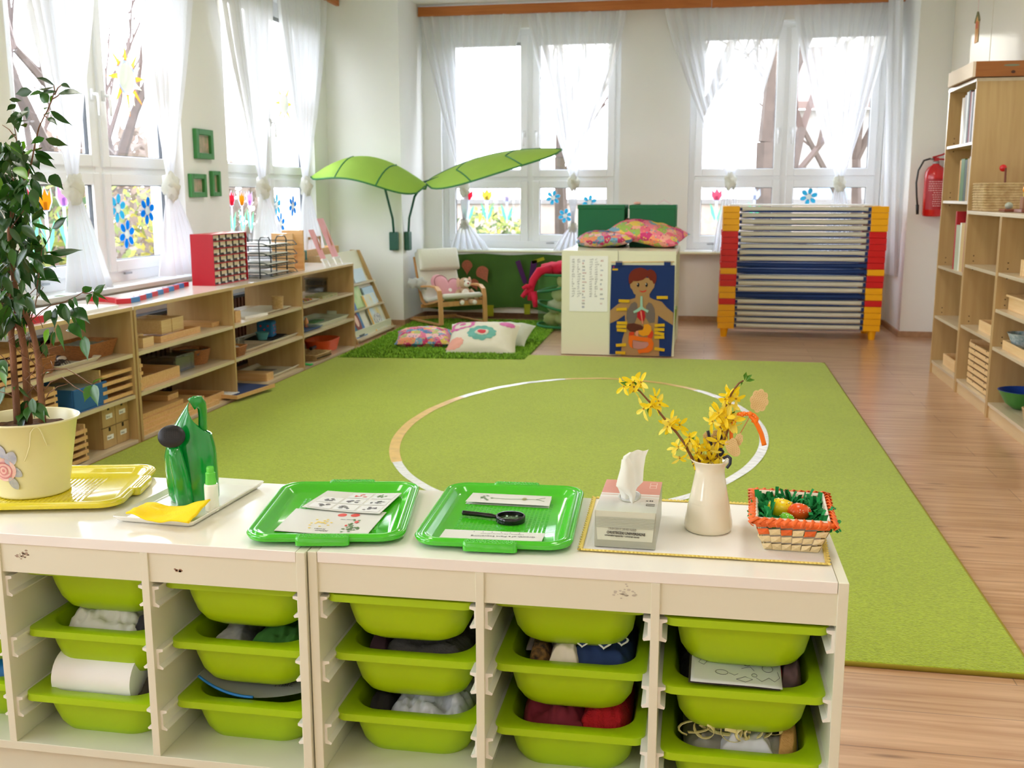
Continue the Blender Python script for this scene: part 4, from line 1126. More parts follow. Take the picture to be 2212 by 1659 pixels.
cx0, cx1, cy0, cy1 = -2.735, .865, 2.70, 7.80
MB().loft([rrect((cx0 + cx1) / 2 + .9, (cy0 + cy1) / 2 - 5.2, 0.0, (cx1 - cx0) / 2, (cy1 - cy0) / 2, .03), rrect((cx0 + cx1) / 2 + .9, (cy0 + cy1) / 2 - 5.2, .011, (cx1 - cx0) / 2, (cy1 - cy0) / 2, .03), rrect((cx0 + cx1) / 2 + .9, (cy0 + cy1) / 2 - 5.2, .014, (cx1 - cx0) / 2 - .006, (cy1 - cy0) / 2 - .006, .03)]).build('pile', carpet_m, t)
eb = mat('carpet_binding', (150, 136, 30), .9)
MB().tube([(cx0 + .9, cy0 - 5.2, .007), (cx1 + .9, cy0 - 5.2, .007), (cx1 + .9, cy1 - 5.2, .007), (cx0 + .9, cy1 - 5.2, .007), (cx0 + .9, cy0 - 5.2, .007)], .007, 6).build('bound_edge', eb, t, smooth=True)
# circle of tape
cc, rad, rady = Vector((-.612, 5.35)), .925, 1.50
t = thing('tape_circle', 'big circle of white and tan tape stuck on the green carpet', 'tape', (cc.x, cc.y, .0145))
tan = mat('tan_tape', (226, 186, 106), .35, var=.12, vscale=18); wht = mat('white_foil_tape', (236, 236, 230), .22, spec=.7, bump=.5, bscale=28)
def arc(a0, a1, m, w=.045):
    n = max(2, int(abs(a1 - a0) / 4)); mb = MB()
    mb.grid(lambda u, v: Vector((cos(radians(a0 + (a1 - a0) * u)) * (rad + (v - .5) * w), sin(radians(a0 + (a1 - a0) * u)) * (rady + (v - .5) * w), .0012 + .0007 * sin(u * n * 2))), n * 2, 1)
    mb.build('tape_strip', m, t)
arc(-62, 31, wht); arc(31, 52, wht, .05); arc(52, 108, tan); arc(108, 152, wht, .05); arc(152, 215, tan, .052); arc(215, 298, wht)
# shaggy rug
t = thing('shaggy_rug', 'shaggy bright green rug under the armchair and cushions', 'rug', (-2.0, 8.6, 0), 0)
corners = [Vector((-2.70, 7.42, 0)), Vector((-1.31, 7.56, 0)), Vector((-1.36, 9.93, 0)), Vector((-2.76, 9.93, 0))]
def rugp(u, v): return corners[0].lerp(corners[1], u).lerp(corners[3].lerp(corners[2], u), v) - Vector((-2.0, 8.6, 0))
MB().prism([rugp(0, 0), rugp(1, 0), rugp(1, 1), rugp(0, 1)], (0, 0, .014)).build('backing', mat('rug_backing', (92, 130, 30), .95), t)
mb = MB(); rr = random.Random(5)
for k in range(42000):
    p = rugp(rr.random(), rr.random()); a = rr.uniform(0, 6.28); s = rr.uniform(.005, .009); hgt = rr.uniform(.018, .034)
    dx, dy = cos(a) * s, sin(a) * s; lx, ly = rr.uniform(-.016, .016), rr.uniform(-.016, .016)
    mb.mi = rr.randrange(3)
    mb.add([(p.x - dx, p.y - dy, .012), (p.x + dx, p.y + dy, .012), (p.x + lx, p.y + ly, hgt)], [(0, 1, 2)])
o = mb.build('pile', [mat('pile_a', (128, 176, 40), .95), mat('pile_b', (150, 196, 60), .95), mat('pile_c', (106, 152, 34), .95)], t); o['kind'] = 'stuff'

# ================================================================== CUSHIONS
floral = voro_mat('floral_print', [(226, 120, 150), (120, 170, 190), (236, 150, 110), (200, 60, 110), (226, 200, 90), (90, 130, 170), (240, 190, 190), (180, 190, 110)], 20)
def pillow(label, loc, w, d, h, m, rot, name='cushion', decor=None, sag=0.0, group=None):
    t = thing(name, label, 'cushion', loc, 0, group); t.rotation_euler = rot
    rr_ = (w * d * h * 1e4) % 7
    def sh(u, v, s):
        a, b = u * 2 - 1, v * 2 - 1
        e = max(0.0, (1 - abs(a) ** 2.6)) ** .55 * max(0.0, (1 - abs(b) ** 2.6)) ** .55
        px = a * w / 2 * (1 - .10 * (1 - abs(b) ** 2) * abs(a) ** 3 * 0 - .07 * (1 - b * b)); py = b * d / 2 * (1 - .07 * (1 - a * a))
        wr = .006 * noise.noise(Vector((a * 4, b * 4, rr_))) * e * 2
        return Vector((px, py, s * h / 2 * e + wr - sag * (a * a + b * b) * .5))
    mb = MB(); mb.grid(lambda u, v: sh(u, v, 1), 24, 24); mb.grid(lambda u, v: sh(u, v, -1), 24, 24, True)
    mb.build('cover', m, t, smooth=True)
    if decor: decor(t, sh)
    return t
def flower_decor(t, sh):
    w_, d_ = .46, .46
    def onto(u, v, off): return sh(u, v, 1) + Vector((0, 0, off))
    def ring(cu, cv, r0, r1, m, nm, off, sc=0):
        mb = MB(); n = 40
        mb.grid(lambda a, b: onto(cu + (r0 + (r1 - r0) * b) * (1 + sc * abs(sin(a * pi * 11))) * cos(a * 2 * pi), cv + (r0 + (r1 - r0) * b) * (1 + sc * abs(sin(a * pi * 11))) * sin(a * 2 * pi), off), n * 2, 3)
        mb.build(nm, m, t)
    T_, P_, C_, RD_ = mat('teal_print', (110, 176, 160), .85), mat('pink_print', (216, 110, 166), .85), mat('cushion_cream', (226, 220, 198), .9), mat('coral_print', (214, 70, 80), .85)
    ring(.50, .42, .10, .20, T_, 'teal_flower', .0025, .12); ring(.50, .42, 0, .10, C_, 'flower_centre', .004); ring(.50, .42, 0, .065, RD_, 'flower_heart', .006)
    ring(.18, .74, .12, .17, P_, 'pink_ring', .0025, .15); ring(.18, .74, .0, .05, P_, 'pink_centre', .003)
    ring(.12, .18, .0, .12, mat('salmon_print', (236, 170, 150), .85), 'salmon_flower', .0025, .15)
    ring(.84, .80, .0, .10, P_, 'pink_corner_flower', .0025, .2)
pillow('large cream cushion with a teal and red flower on the shaggy rug', (-1.71, 7.98, .095), .56, .44, .19, mat('cushion_cream', (226, 220, 198), .9), (radians(26), 0, radians(4)), decor=flower_decor)
pillow('floral cushion lying flat at the left on the shaggy rug', (-2.24, 8.17, .075), .46, .40, .15, floral, (radians(8), 0, radians(12)), group=None)
pillow('cream cushion half hidden behind the large flower cushion', (-1.62, 8.36, .085), .46, .34, .16, mat('cushion_cream2', (206, 208, 190), .9), (radians(22), 0, radians(-8)))
# ================================================================== ARMCHAIR
bw = wood_mat('bent_birch', (206, 150, 92), (220, 168, 110), axis=2, scale=1.5, rough=.4)
cush = mat('cream_canvas', (226, 222, 208), .9, bump=.15, bscale=60)
ac = thing('armchair', 'child size bentwood armchair with a cream seat pad in the back corner', 'armchair', (-2.395, 9.62, 0.012), radians(43))
W2 = .235
for s in (-1, 1):
    m = MB(); x = s * W2
    pts = [(x, .33, .03), (x, -.26, .03)]
    path = [(x, .30, .045), (x, .10, .042), (x, -.20, .04), (x, -.275, .05), (x, -.285, .10), (x, -.275, .26), (x, -.255, .345), (x, -.20, .372), (x, -.10, .372), (x, .12, .345), (x, .26, .34)]
    path = [(x, -.285, .028), (x, -.282, .12), (x, -.272, .26), (x, -.252, .335), (x, -.20, .366), (x, -.10, .37), (x, .05, .358), (x, .18, .348), (x, .26, .36)]
    def strip(mb, pth, w, th_):
        rings = []
        for i, p in enumerate(pth):
            a = Vector(pth[max(0, i - 1)]); b = Vector(pth[min(len(pth) - 1, i + 1)]); tt = (b - a).normalized(); n = Vector((1, 0, 0)).cross(tt)
            p = Vector(p); rings.append([p + Vector((-w / 2, 0, 0)) - n * th_ / 2, p + Vector((w / 2, 0, 0)) - n * th_ / 2, p + Vector((w / 2, 0, 0)) + n * th_ / 2, p + Vector((-w / 2, 0, 0)) + n * th_ / 2])
        mb.loft(rings)
    strip(m, path, .045, .018)
    m.build('front_leg_and_arm', bw, ac, bevel=.003)
    m = MB(); strip(m, [(x, .31, .028), (x, .20, .028), (x, -.27, .028)], .04, .016)
    m.build('floor_runner', bw, ac, bevel=.003)
    m = MB(); strip(m, [(x * .86, -.26, .255), (x * .86, -.1, .215), (x * .86, .08, .185), (x * .86, .14, .21), (x * .86, .20, .34), (x * .86, .29, .62)], .03, .018)
    m.build('seat_rail', bw, ac, bevel=.003)
m = MB().box(-W2, -.262, .19, W2, -.247, .235).box(-W2, .10, .15, W2, .115, .185); m.build('crossbar', bw, ac, bevel=.002)
MB().box(-W2, .26, .02, W2, .275, .05).build('rear_crossbar', bw, ac)
def pad(mb, pth, w, th_, n=6):
    rings = []
    for i, p in enumerate(pth):
        a = Vector(pth[max(0, i - 1)]); b = Vector(pth[min(len(pth) - 1, i + 1)]); tt = (b - a).normalized(); nn = Vector((1, 0, 0)).cross(tt); p = Vector(p)
        r = rrect(0, 0, 0, w / 2, th_ / 2, th_ / 2 * .95, 5); k = .55 if i in (0, len(pth) - 1) else 1
        rings.append([p + Vector((q.x * (1 if k == 1 else .98), 0, 0)) + nn * (q.y * k) for q in r])
    mb.loft(rings)
m = MB(); pad(m, [(0, -.285, .285), (0, -.26, .285), (0, -.1, .252), (0, .04, .225), (0, .10, .24), (0, .15, .32), (0, .20, .45), (0, .26, .63), (0, .275, .66)], .42, .05); m.build('seat_pad', cush, ac, smooth=True)
m = MB(); pad(m, [(0, .155, .50), (0, .165, .52), (0, .19, .60), (0, .215, .675), (0, .22, .695)], .43, .085); m.build('head_pad', cush, ac, smooth=True)
# white net bow on the left arm
o = MB().ell((0, 0, 0), (.075, .04, .045), 14, 10, jit=.9, seed=4).ell((.06, 0, -.01), (.05, .03, .05), 12, 8, jit=.9, seed=9).build('net_bow', sheer_mat('white_net', (240, 240, 236), .25, .4), loc=(-2.69, 9.52, .40), smooth=True)
tag(o, 'white net bow hanging at the left side of the armchair', 'bow')
# heart cushion
hp = []
for k in range(48):
    a = 2 * pi * k / 48; x = 16 * sin(a) ** 3; y = 13 * cos(a) - 5 * cos(2 * a) - 2 * cos(3 * a) - cos(4 * a); hp.append((x / 16, y / 16))
hc = thing('heart_cushion', 'dusty pink heart shaped cushion on the armchair', 'cushion', P(964, 622, Y=9.60)); hc.rotation_euler = (radians(-20), radians(14), radians(36))
m = MB(); rings = []
for (k, yy) in ((0.02, -.05), (.5, -.048), (.85, -.03), (1.0, 0), (.85, .03), (.5, .048), (.02, .05)):
    rings.append([Vector((x * .165 * k, yy, y * .155 * k)) for x, y in hp])
m.loft(rings); m.build('cover', mat('dusty_pink', (222, 160, 168), .9), hc, smooth=True)
m = MB(); m.tube([Vector((x * .165 * .86, -.031, y * .155 * .86)) for x, y in hp + hp[:1]], .003, 5); m.build('seam', mat('seam_rose', (150, 80, 90), .9), hc, smooth=True)
m = MB(); m.ell((.02, -.052, -.03), (.018, .006, .018), 12, 8); m.build('button', mat('pearl', (240, 232, 225), .3), hc, smooth=True)
# teddy
tb = thing('teddy_bear', 'small light brown plush dog with a white belly sitting on the armchair', 'soft toy', P(1003, 655, Y=9.52), radians(30))
fur = mat('beige_plush', (206, 170, 138), .95, bump=.5, bscale=200); furw = mat('white_plush', (242, 234, 222), .95, bump=.4, bscale=200)
m = MB(); m.ell((0, 0, .075), (.062, .052, .085), 18, 12).ell((0, -.015, .19), (.056, .052, .05), 18, 12)
m.tube([(-.05, -.01, .12), (-.085, -.03, .08), (-.09, -.05, .04)], .024, 8, .02).tube([(.05, -.01, .12), (.09, -.02, .08), (.11, -.04, .035)], .024, 8, .02)
m.tube([(-.03, -.03, .02), (-.055, -.10, .018)], .028, 8, .026).tube([(.03, -.03, .02), (.06, -.10, .018)], .028, 8, .026)
m.build('body', fur, tb, smooth=True)
m = MB(); m.ell((0, -.042, .085), (.038, .016, .055), 14, 10).ell((.01, -.06, .185), (.032, .026, .027), 14, 10).ell((0, -.05, .215), (.02, .014, .02), 10, 8); m.build('belly_and_muzzle', furw, tb, smooth=True)
m = MB(); m.ell((-.058, 0, .19), (.02, .022, .05), 10, 8).ell((.055, .01, .20), (.018, .022, .045), 10, 8); m.build('ears', mat('pinkish_ear', (220, 176, 156), .95), tb, smooth=True)
MB().ell((-.058, -.128, .02), (.022, .008, .022), 10, 6).ell((.063, -.128, .02), (.022, .008, .022), 10, 6).build('paws', furw, tb, smooth=True)
m = MB(); m.ell((-.014, -.062, .212), (.005, .004, .006), 8, 6).ell((.032, -.062, .212), (.005, .004, .006), 8, 6); m.build('eyes', black_m, tb, smooth=True)
MB().ell((.013, -.087, .193), (.010, .006, .008), 8, 6).build('nose', mat('red_nose', (196, 50, 50), .5), tb, smooth=True)

# ================================================================== GREEN CLOTH ON THE RADIATOR
gc = thing('green_cloth', 'dark green cloth with felt shapes hung below the left back window', 'cloth', (-2.05, YB - .16, .0))
x0, x1 = -2.74, -1.06
def cl(u, v):
    x = x0 + (x1 - x0) * u
    sw = .02 * sin(u * 3 * pi) ** 2
    zb = .10 - .02 * sin(u * 9) - (.05 * math.exp(-((u - .80) / .09) ** 2))
    z = .645 - sw * .6 + (zb - .645 + sw * .6) * v
    y = .012 * sin(u * 30 + v * 2) * v + .012 * noise.noise(Vector((u * 7, v * 3, 2))) * 2 * v
    return Vector((x + 2.05, -abs(y) - .005, z))
MB().grid(cl, 70, 24).build('cloth', mat('dark_green_cloth', (64, 98, 36), .95, var=.12, vscale=3, bump=.2, bscale=30), gc, smooth=True)
def felt(nm, pts, m, x, z):
    p = P(x, z, Y=YB - .21)
    MB().prism([Vector((p.x + 2.05 + a, -.052, p.z + b)) for a, b in pts], (0, -.004, 0)).build(nm, m, gc)
spk = mat('speckled_brown', (140, 90, 66), .95, c2=(190, 100, 80), vscale=120)
def pear(s, r=0): 
    out = []
    for k in range(20):
        a = 2 * pi * k / 20; rr_ = s * (1 + .0 * a); x, y = rr_ * cos(a), rr_ * sin(a) * 1.1
        if y < 0: x *= max(.12, 1 + y / s * .95); y *= 1.5
        out.append((x * cos(r) - y * sin(r), x * sin(r) + y * cos(r)))
    return out
felt('felt_leaf', pear(.055), spk, 1009, 575); felt('felt_leaf', pear(.065, .5), spk, 1043, 590); felt('felt_leaf', pear(.045, .4), spk, 1025, 613)
pu = mat('purple_felt', (74, 30, 84), .95)
felt('felt_stripe', [(-.09, .11), (-.045, .13), (.03, -.09), (-.01, -.11)], pu, 1133, 590); felt('felt_stripe', [(.02, .12), (.085, .13), (.035, -.10), (-.01, -.11)], pu, 1143, 590)
ye = mat('olive_yellow_felt', (160, 160, 30), .95)
felt('felt_strip', [(-.10, .05), (.02, .09), (.03, .06), (-.09, .02)], ye, 1170, 575); felt('felt_square', [(-.035, -.06), (.035, -.06), (.035, .05), (-.035, .05)], ye, 1059, 670); felt('felt_square', [(-.03, -.05), (.03, -.05), (.03, .05), (-.03, .05)], ye, 1139, 668)

# ================================================================== TOY BIN
bx = Vector((-1.26, 9.55, 0.014))
tb_ = thing('toy_bin', 'round green mesh bin full of pale soft toys beside the white cabinet', 'toy bin', bx)
rb, hb = .26, .50
gm = mat('green_band', (34, 110, 60), .7); net = sheer_mat('green_mesh', (96, 150, 80), .62, .3)
m = MB(); m.loft([[Vector((rb * cos(a * pi / 20), rb * sin(a * pi / 20), z)) for a in range(40)] for z in (.01, hb)], cap1=False); m.build('mesh_wall', net, tb_, smooth=True)
for z, tl in ((.02, 0), (hb - .01, 0), (.38, .06), (.17, -.06)):
    MB().tube([(rb * 1.01 * cos(a * pi / 20), rb * 1.01 * sin(a * pi / 20), z + tl * cos(a * pi / 20)) for a in range(41)], .013, 6).build('hoop', gm, tb_, smooth=True)
rr = random.Random(3)
tc_ = [('cream_toy_%d' % i, c) for i, c in enumerate([(226, 220, 168), (214, 206, 140), (176, 190, 96), (232, 228, 200), (198, 140, 96)])]
names = ['pale', 'cream', 'lime', 'white', 'tan']; places = ['near the bottom front', 'near the bottom right', 'low in the middle', 'low at the left', 'halfway up at the front', 'halfway up at the right', 'halfway up at the left', 'upper front', 'upper right', 'upper left', 'top middle', 'at the very top']
kk = 0
for lev in range(4):
    for j in range(3):
        a = -pi / 2 + (-.8, 0, .8)[j] + lev * .3; ci = rr.randrange(4) if kk != 5 else 4
        o = MB().ell((0, 0, 0), (.085, .075, .062), 14, 10, jit=.25, seed=kk).build('soft_toy', mat(tc_[ci][0], tc_[ci][1], .9), loc=bx + Vector((.155 * cos(a), .155 * sin(a), .085 + lev * .115)), smooth=True)
        tag(o, '%s soft ball toy inside the green mesh bin, %s' % (names[ci], places[kk]), 'soft toy', 'soft toys in the mesh bin'); kk += 1
rt = thing('red_soft_toy', 'raspberry red plush octopus draped over the green mesh bin', 'soft toy', bx + Vector((0, 0, hb)))
rm = mat('raspberry_plush', (200, 20, 56), .9)
m = MB()
m.ell((.08, -.02, .05), (.24, .20, .075), 20, 12, jit=.2, seed=2).ell((-.1, -.05, .035), (.14, .13, .06), 16, 10, jit=.2, seed=3)
m.tube([(-.12, -.16, .04), (-.22, -.20, .02), (-.275, -.215, -.06), (-.30, -.22, -.16), (-.30, -.225, -.24)], .045, 10, .025)
m.tube([(-.29, -.22, -.13), (-.34, -.24, -.17), (-.37, -.25, -.21)], .028, 8, .02)
m.tube([(-.28, -.22, -.12), (-.33, -.26, -.11), (-.36, -.27, -.13)], .024, 8, .018)
m.tube([(-.27, -.23, -.16), (-.255, -.24, -.24), (-.25, -.24, -.30)], .032, 8, .02)
m.build('body', rm, rt, smooth=True)
# ================================================================== WHITE CABINETS IN THE MIDDLE
CH, CY0, CY1 = .80, 7.945, 8.97
for k, (xa, xb, lb) in enumerate(((-1.085, -.658, 'left white cabinet of the pair in the middle, with letter sheets on its end'), (-.655, -.224, 'right white cabinet of the pair in the middle, with the body poster on its end'))):
    t = thing('white_cabinet', lb, 'cabinet', (xa, CY0, 0), 0, 'back to back white cabinets')
    w = xb - xa
    MB().box(0, 0, 0.005, w, .018, CH - .03).build('end_panel', white_lam, t, bevel=.001)
    MB().box(0, CY1 - CY0 - .018, 0, w, CY1 - CY0, CH - .03).build('end_panel', white_lam, t)
    MB().box(0, 0, CH - .03, w, CY1 - CY0, CH).build('top', white_lam, t, bevel=.001)
    if k == 0: MB().box(w - .01, .018, .02, w - .002, CY1 - CY0 - .018, CH - .03).box(0, .018, .02, .01, CY1 - CY0 - .018, CH - .03).build('back_panel', white_lam, t)
    else:
        MB().box(0, .018, .02, .008, CY1 - CY0 - .018, CH - .03).build('back_panel', white_lam, t)
        MB().box(.008, .33, .02, w - .01, .345, CH - .03).box(.008, .66, .02, w - .01, .675, CH - .03).build('divider', white_lam, t)
        MB().box(.008, .018, .02, w - .01, CY1 - CY0 - .018, .035).box(.008, .018, .40, w - .01, CY1 - CY0 - .018, .415).build('shelf_board', white_lam, t)
t = thing('bin_tub', 'lime green tub showing at the right side of the white cabinets', 'bin', (-.30, 8.0, .04))
m = MB(); m.loft([rrect(0, .13, 0, .06, .10, .02), rrect(0, .13, .30, .085, .13, .02), rrect(0, .13, .32, .085, .13, .02)]); m.build('body', mat('lime_plastic', (130, 168, 20), .35), t, smooth=True, angle=40)
# letter sheets
YFc = CY0 - .001
def yfp(x, y): return P(x, y, Y=YFc)
t = thing('letter_sheet', 'laminated sheet of small letters taped to the left white cabinet', 'paper sheet', yfp(1230, 672))
a = yfp(1230, 672); b = yfp(1314, 553); w, h = b.x - a.x, b.z - a.z
MB().box(0, -.003, 0, w, -.001, h).build('sheet', paper, t)
cols5 = [mat('ink_grey', (130, 130, 135), .6), mat('ink_blue', (70, 90, 150), .6), mat('ink_red', (170, 70, 80), .6), mat('ink_dark', (60, 60, 70), .6)]
abc = ['aA', 'bB', 'cC', 'dD', 'eE', 'fF', 'gG', 'hH', 'iI', 'jJ', 'kK', 'lL', 'mM', 'nN', 'oO', 'pP', 'rR', 'sS', 'tT', 'uU', 'wW', 'yY', 'zZ']
def txt_at(s, x, z, size, m, nm='lettering'): return text_obj(s, size, m, t, nm, frame_M((x, -.0035, z), (1, 0, 0), (0, 0, 1)), extrude=.0003)
nR = 16
for cidx, fx in enumerate((.06, .20, .52, .66)):
    s = '\n'.join(abc[(r + cidx * 6) % 23] for r in range(nR))
    o = txt_at(s, w * fx, h * .92, .0185, cols5[0]); 
for cidx, fx in enumerate((.33, .80)):
    for r in range(nR if cidx == 0 else 10):
        mt = cols5[1 + (r * 7 + cidx) % 3]
        txt_at(abc[(r * 5 + cidx * 3) % 23][0] * 2, w * fx, h * (.90 - r * (.055 if cidx == 0 else .085)), .022, mt)
# body poster
t = thing('body_poster', 'blue felt wall hanging of a red haired boy showing the inner organs', 'poster', yfp(1317, 770))
o0 = yfp(1317, 770)
def bp_(px_, py_):      # coordinates in the poster zoom (scale 7.54) -> local
    p = yfp(1310 + px_ / 7.541, 560 + py_ / 7.541); return (p.x - o0.x, p.z - o0.z)
def flat(nm, pts, m, lay, thk=.002, closed=True):
    MB().prism([Vector((bp_(*q)[0], -.002 - lay, bp_(*q)[1])) for q in pts], (0, -thk, 0)).build(nm, m, t)
def C(nm, c): return mat('felt_' + nm, c, .95)
flat('blue_felt', [(82, 92), (1115, 98), (1100, 860), (1055, 1582), (50, 1545), (60, 800)], C('blue', (22, 48, 104)), .001, .004)
MB().cyl((bp_(75, 45)[0], -.012, bp_(75, 45)[1]), (bp_(1105, 40)[0], -.012, bp_(1105, 40)[1]), .0045, 10).build('rod', beech2, t, smooth=True)
flat('hanging_loop', [(152, 30), (262, 30), (262, 100), (152, 100)], C('blue', (22, 48, 104)), .012); flat('hanging_loop', [(940, 30), (1048, 30), (1048, 105), (940, 105)], C('blue', (22, 48, 104)), .012)
skin = C('tan', (166, 128, 82))
flat('torso', [(480, 560), (700, 560), (705, 620), (760, 650), (900, 690), (980, 780), (1092, 875), (1085, 1075), (950, 990), (845, 915), (830, 1100), (860, 1300), (860, 1575), (235, 1560), (260, 1300), (315, 1120), (300, 905), (180, 990), (54, 1045), (62, 835), (200, 720), (380, 655), (470, 630)], skin, .005)
import itertools
def el(cx, cy, rx, ry, n=24, a0=0): return [(cx + rx * cos(a0 + 2 * pi * k / n), cy + ry * sin(a0 + 2 * pi * k / n)) for k in range(n)]
flat('head', [(390, 300), (790, 300), (790, 400), (775, 460), (745, 500), (700, 570), (590, 600), (500, 590), (450, 560), (420, 490), (392, 460), (385, 400)], skin, .007)
flat('hair', [(372, 395), (362, 320), (372, 250), (410, 190), (470, 150), (560, 135), (630, 155), (670, 180), (720, 160), (780, 190), (815, 250), (818, 320), (800, 380), (775, 405), (745, 345), (715, 340), (670, 275), (600, 330), (510, 355), (440, 350), (395, 400)], C('auburn', (110, 34, 14)), .0095)
for cx in (518, 655): flat('eye', el(cx, 415, 20, 34), C('black', (22, 22, 30)), .0095); flat('eye_shine', el(cx - 10, 402, 6, 8, 10), paper, .0118)
flat('mouth', [(530, 500), (560, 515), (600, 518), (655, 495), (645, 520), (600, 538), (560, 530)], C('red', (200, 40, 40)), .0095)
flat('nose', el(588, 450, 16, 6, 10), C('nose', (176, 118, 84)), .0095)
flat('lung', [(400, 720), (460, 690), (500, 720), (510, 800), (495, 950), (460, 1040), (360, 1040), (325, 960), (335, 850)], C('grey', (112, 98, 90)), .007)
flat('lung', [(690, 700), (740, 720), (780, 800), (795, 900), (785, 1030), (700, 1040), (640, 950), (645, 760)], C('grey', (112, 98, 90)), .007)
flat('heart', [(505, 870), (560, 820), (620, 840), (635, 930), (610, 1005), (560, 1000), (500, 940)], C('heart', (178, 22, 34)), .009)
flat('vessel', [(550, 840), (572, 840), (600, 1050), (585, 1050)], C('rose', (226, 130, 110)), .0113)
flat('windpipe', [(555, 600), (590, 600), (592, 770), (620, 800), (690, 830), (670, 870), (640, 845), (575, 815), (520, 850), (450, 875), (440, 845), (500, 810), (552, 770)], C('mint', (150, 190, 170)), .0113)
flat('liver', [(345, 1050), (450, 1038), (560, 1065), (605, 1100), (590, 1140), (520, 1150), (470, 1185), (380, 1170), (330, 1120)], C('liver', (92, 44, 26)), .009)
flat('stomach', [(610, 1060), (680, 1050), (730, 1090), (735, 1160), (690, 1230), (600, 1250), (530, 1215), (520, 1160), (590, 1150), (610, 1110)], C('amber', (226, 150, 20)), .0113)
flat('spleen', [(745, 1150), (765, 1200), (750, 1280), (690, 1290), (665, 1255), (700, 1200)], C('orange_red', (206, 60, 22)), .009)
flat('kidney', [(370, 1190), (440, 1175), (460, 1210), (440, 1240), (370, 1245)], C('orange_red', (206, 60, 22)), .009)
flat('large_intestine', [(365, 1240), (440, 1235), (560, 1262), (660, 1270), (740, 1290), (772, 1370), (750, 1470), (690, 1515), (590, 1520), (530, 1535), (505, 1470), (590, 1460), (660, 1430), (690, 1390), (680, 1345), (430, 1310), (420, 1400), (435, 1450), (385, 1420), (360, 1360)], C('orange', (226, 106, 14)), .0113)
flat('small_intestine', [(430, 1315), (560, 1345), (680, 1345), (690, 1390), (640, 1440), (520, 1460), (440, 1440)], C('lilac', (188, 130, 120)), .009)
flat('gall', [(480, 1170), (520, 1160), (520, 1250), (490, 1250), (465, 1210)], C('rosy', (216, 140, 110)), .0113)
yl = C('yellow', (214, 170, 20))
for (cx, cy, ww, r_, s_) in ((290, 676, 88, 2, 'przełyk'), (250, 810, 85, -2, 'płuca'), (255, 1034, 82, 0, 'serce'), (245, 1092, 80, 0, 'wątroba'), (250, 1152, 78, 4, 'nerka'), (240, 1392, 82, -4, 'jelito grube'), (230, 1518, 80, 2, 'jelito cienkie'), (910, 620, 90, 0, 'mózg'), (868, 1072, 82, -3, 'żołądek'), (862, 1140, 82, 0, 'śledziona'), (862, 1205, 80, 10, 'trzustka'), (862, 1266, 82, 0, 'nerki'), (865, 1462, 84, 9, 'jelito')):
    c_, s2 = cos(radians(r_)), sin(radians(r_))
    q = [(cx + a * c_ - b * s2, cy + a * s2 + b * c_) for a, b in ((-ww, -24), (ww, -24), (ww, 24), (-ww, 24))]
    flat('name_tag', q, yl, .0135)
    lp = bp_(cx - ww * .7, cy + 10)
    text_obj(s_, .0135, C('ink', (60, 50, 20)), t, 'lettering', frame_M((lp[0], -.0163, lp[1]), (1, 0, -tan_ if False else 0), (0, 0, 1)) if False else frame_M((lp[0], -.0163, lp[1]), (1, 0, 0), (0, 0, 1)), extrude=.0002, sx=.85)
flat('maker_mark', [(98, 150), (188, 150), (188, 180), (98, 180)], yl, .006)
flat('maker_mark_dot', el(118, 125, 14, 10, 10), C('pinkdot', (200, 40, 90)), .006)
# cushions on the cabinets
pillow('small floral cushion lying under the larger one on the white cabinets', P(1300, 538, Z=CH) + Vector((0, .26, .07)), .47, .38, .13, floral, (radians(3), radians(-3), radians(6)), group=None)
pillow('larger floral cushion tilted on top of the other on the white cabinets', P(1392, 538, Z=CH) + Vector((.02, .26, .12)), .58, .44, .17, voro_mat('floral_print_warm', [(236, 110, 130), (244, 150, 110), (120, 165, 185), (210, 60, 120), (236, 200, 90), (240, 130, 150), (244, 170, 150), (160, 190, 90)], 15), (radians(9), radians(11), radians(-10)), group=None)
# green boxes
gb = mat('green_box_fabric', (20, 104, 62), .75); gbt = mat('green_box_light', (40, 150, 100), .7)
def gbox(x, y, w, d, h, label, ang=0.0):
    t = thing('fabric_box', label, 'storage box', (x, y, CH), ang, 'green fabric storage boxes')
    MB().box(0, 0, 0.001, w, d, h - .01).build('body', gb, t, bevel=.006)
    MB().box(-.004, -.004, h - .035, w + .004, d + .004, h).build('lid', gb, t, bevel=.005)
    MB().box(w, d * .3, h * .2, w + .006, d * .36, h * .95).box(w, d * .6, h * .2, w + .006, d * .66, h * .95).build('side_strap', gbt, t)
    return t
gbox(-1.035, 8.52, .375, .40, .335, 'left dark green fabric storage box on the white cabinets')
gbox(-.62, 8.52, .365, .36, .335, 'right dark green fabric storage box on the white cabinets')
o = MB().prism([(-.02, 0, 0), (0.0, 0, .0), (.05, 0, .03), (.10, 0, 0), (.12, 0, 0), (.052, 0, .045)], (0, .03, 0)).build('folded_paper', mat('pink_white_paper', (238, 222, 226), .6), loc=(-.40, 8.60, CH + .336)); tag(o, 'folded pinkish paper strip on the right green box', 'paper')
o = MB().ell((0, 0, .012), (.03, .02, .012), 10, 6).build('crumpled_paper', mat('salmon_paper', (236, 176, 160), .6), loc=(-.565, 8.60, CH + .335), smooth=True); tag(o, 'small salmon paper scrap on the right green box', 'paper')

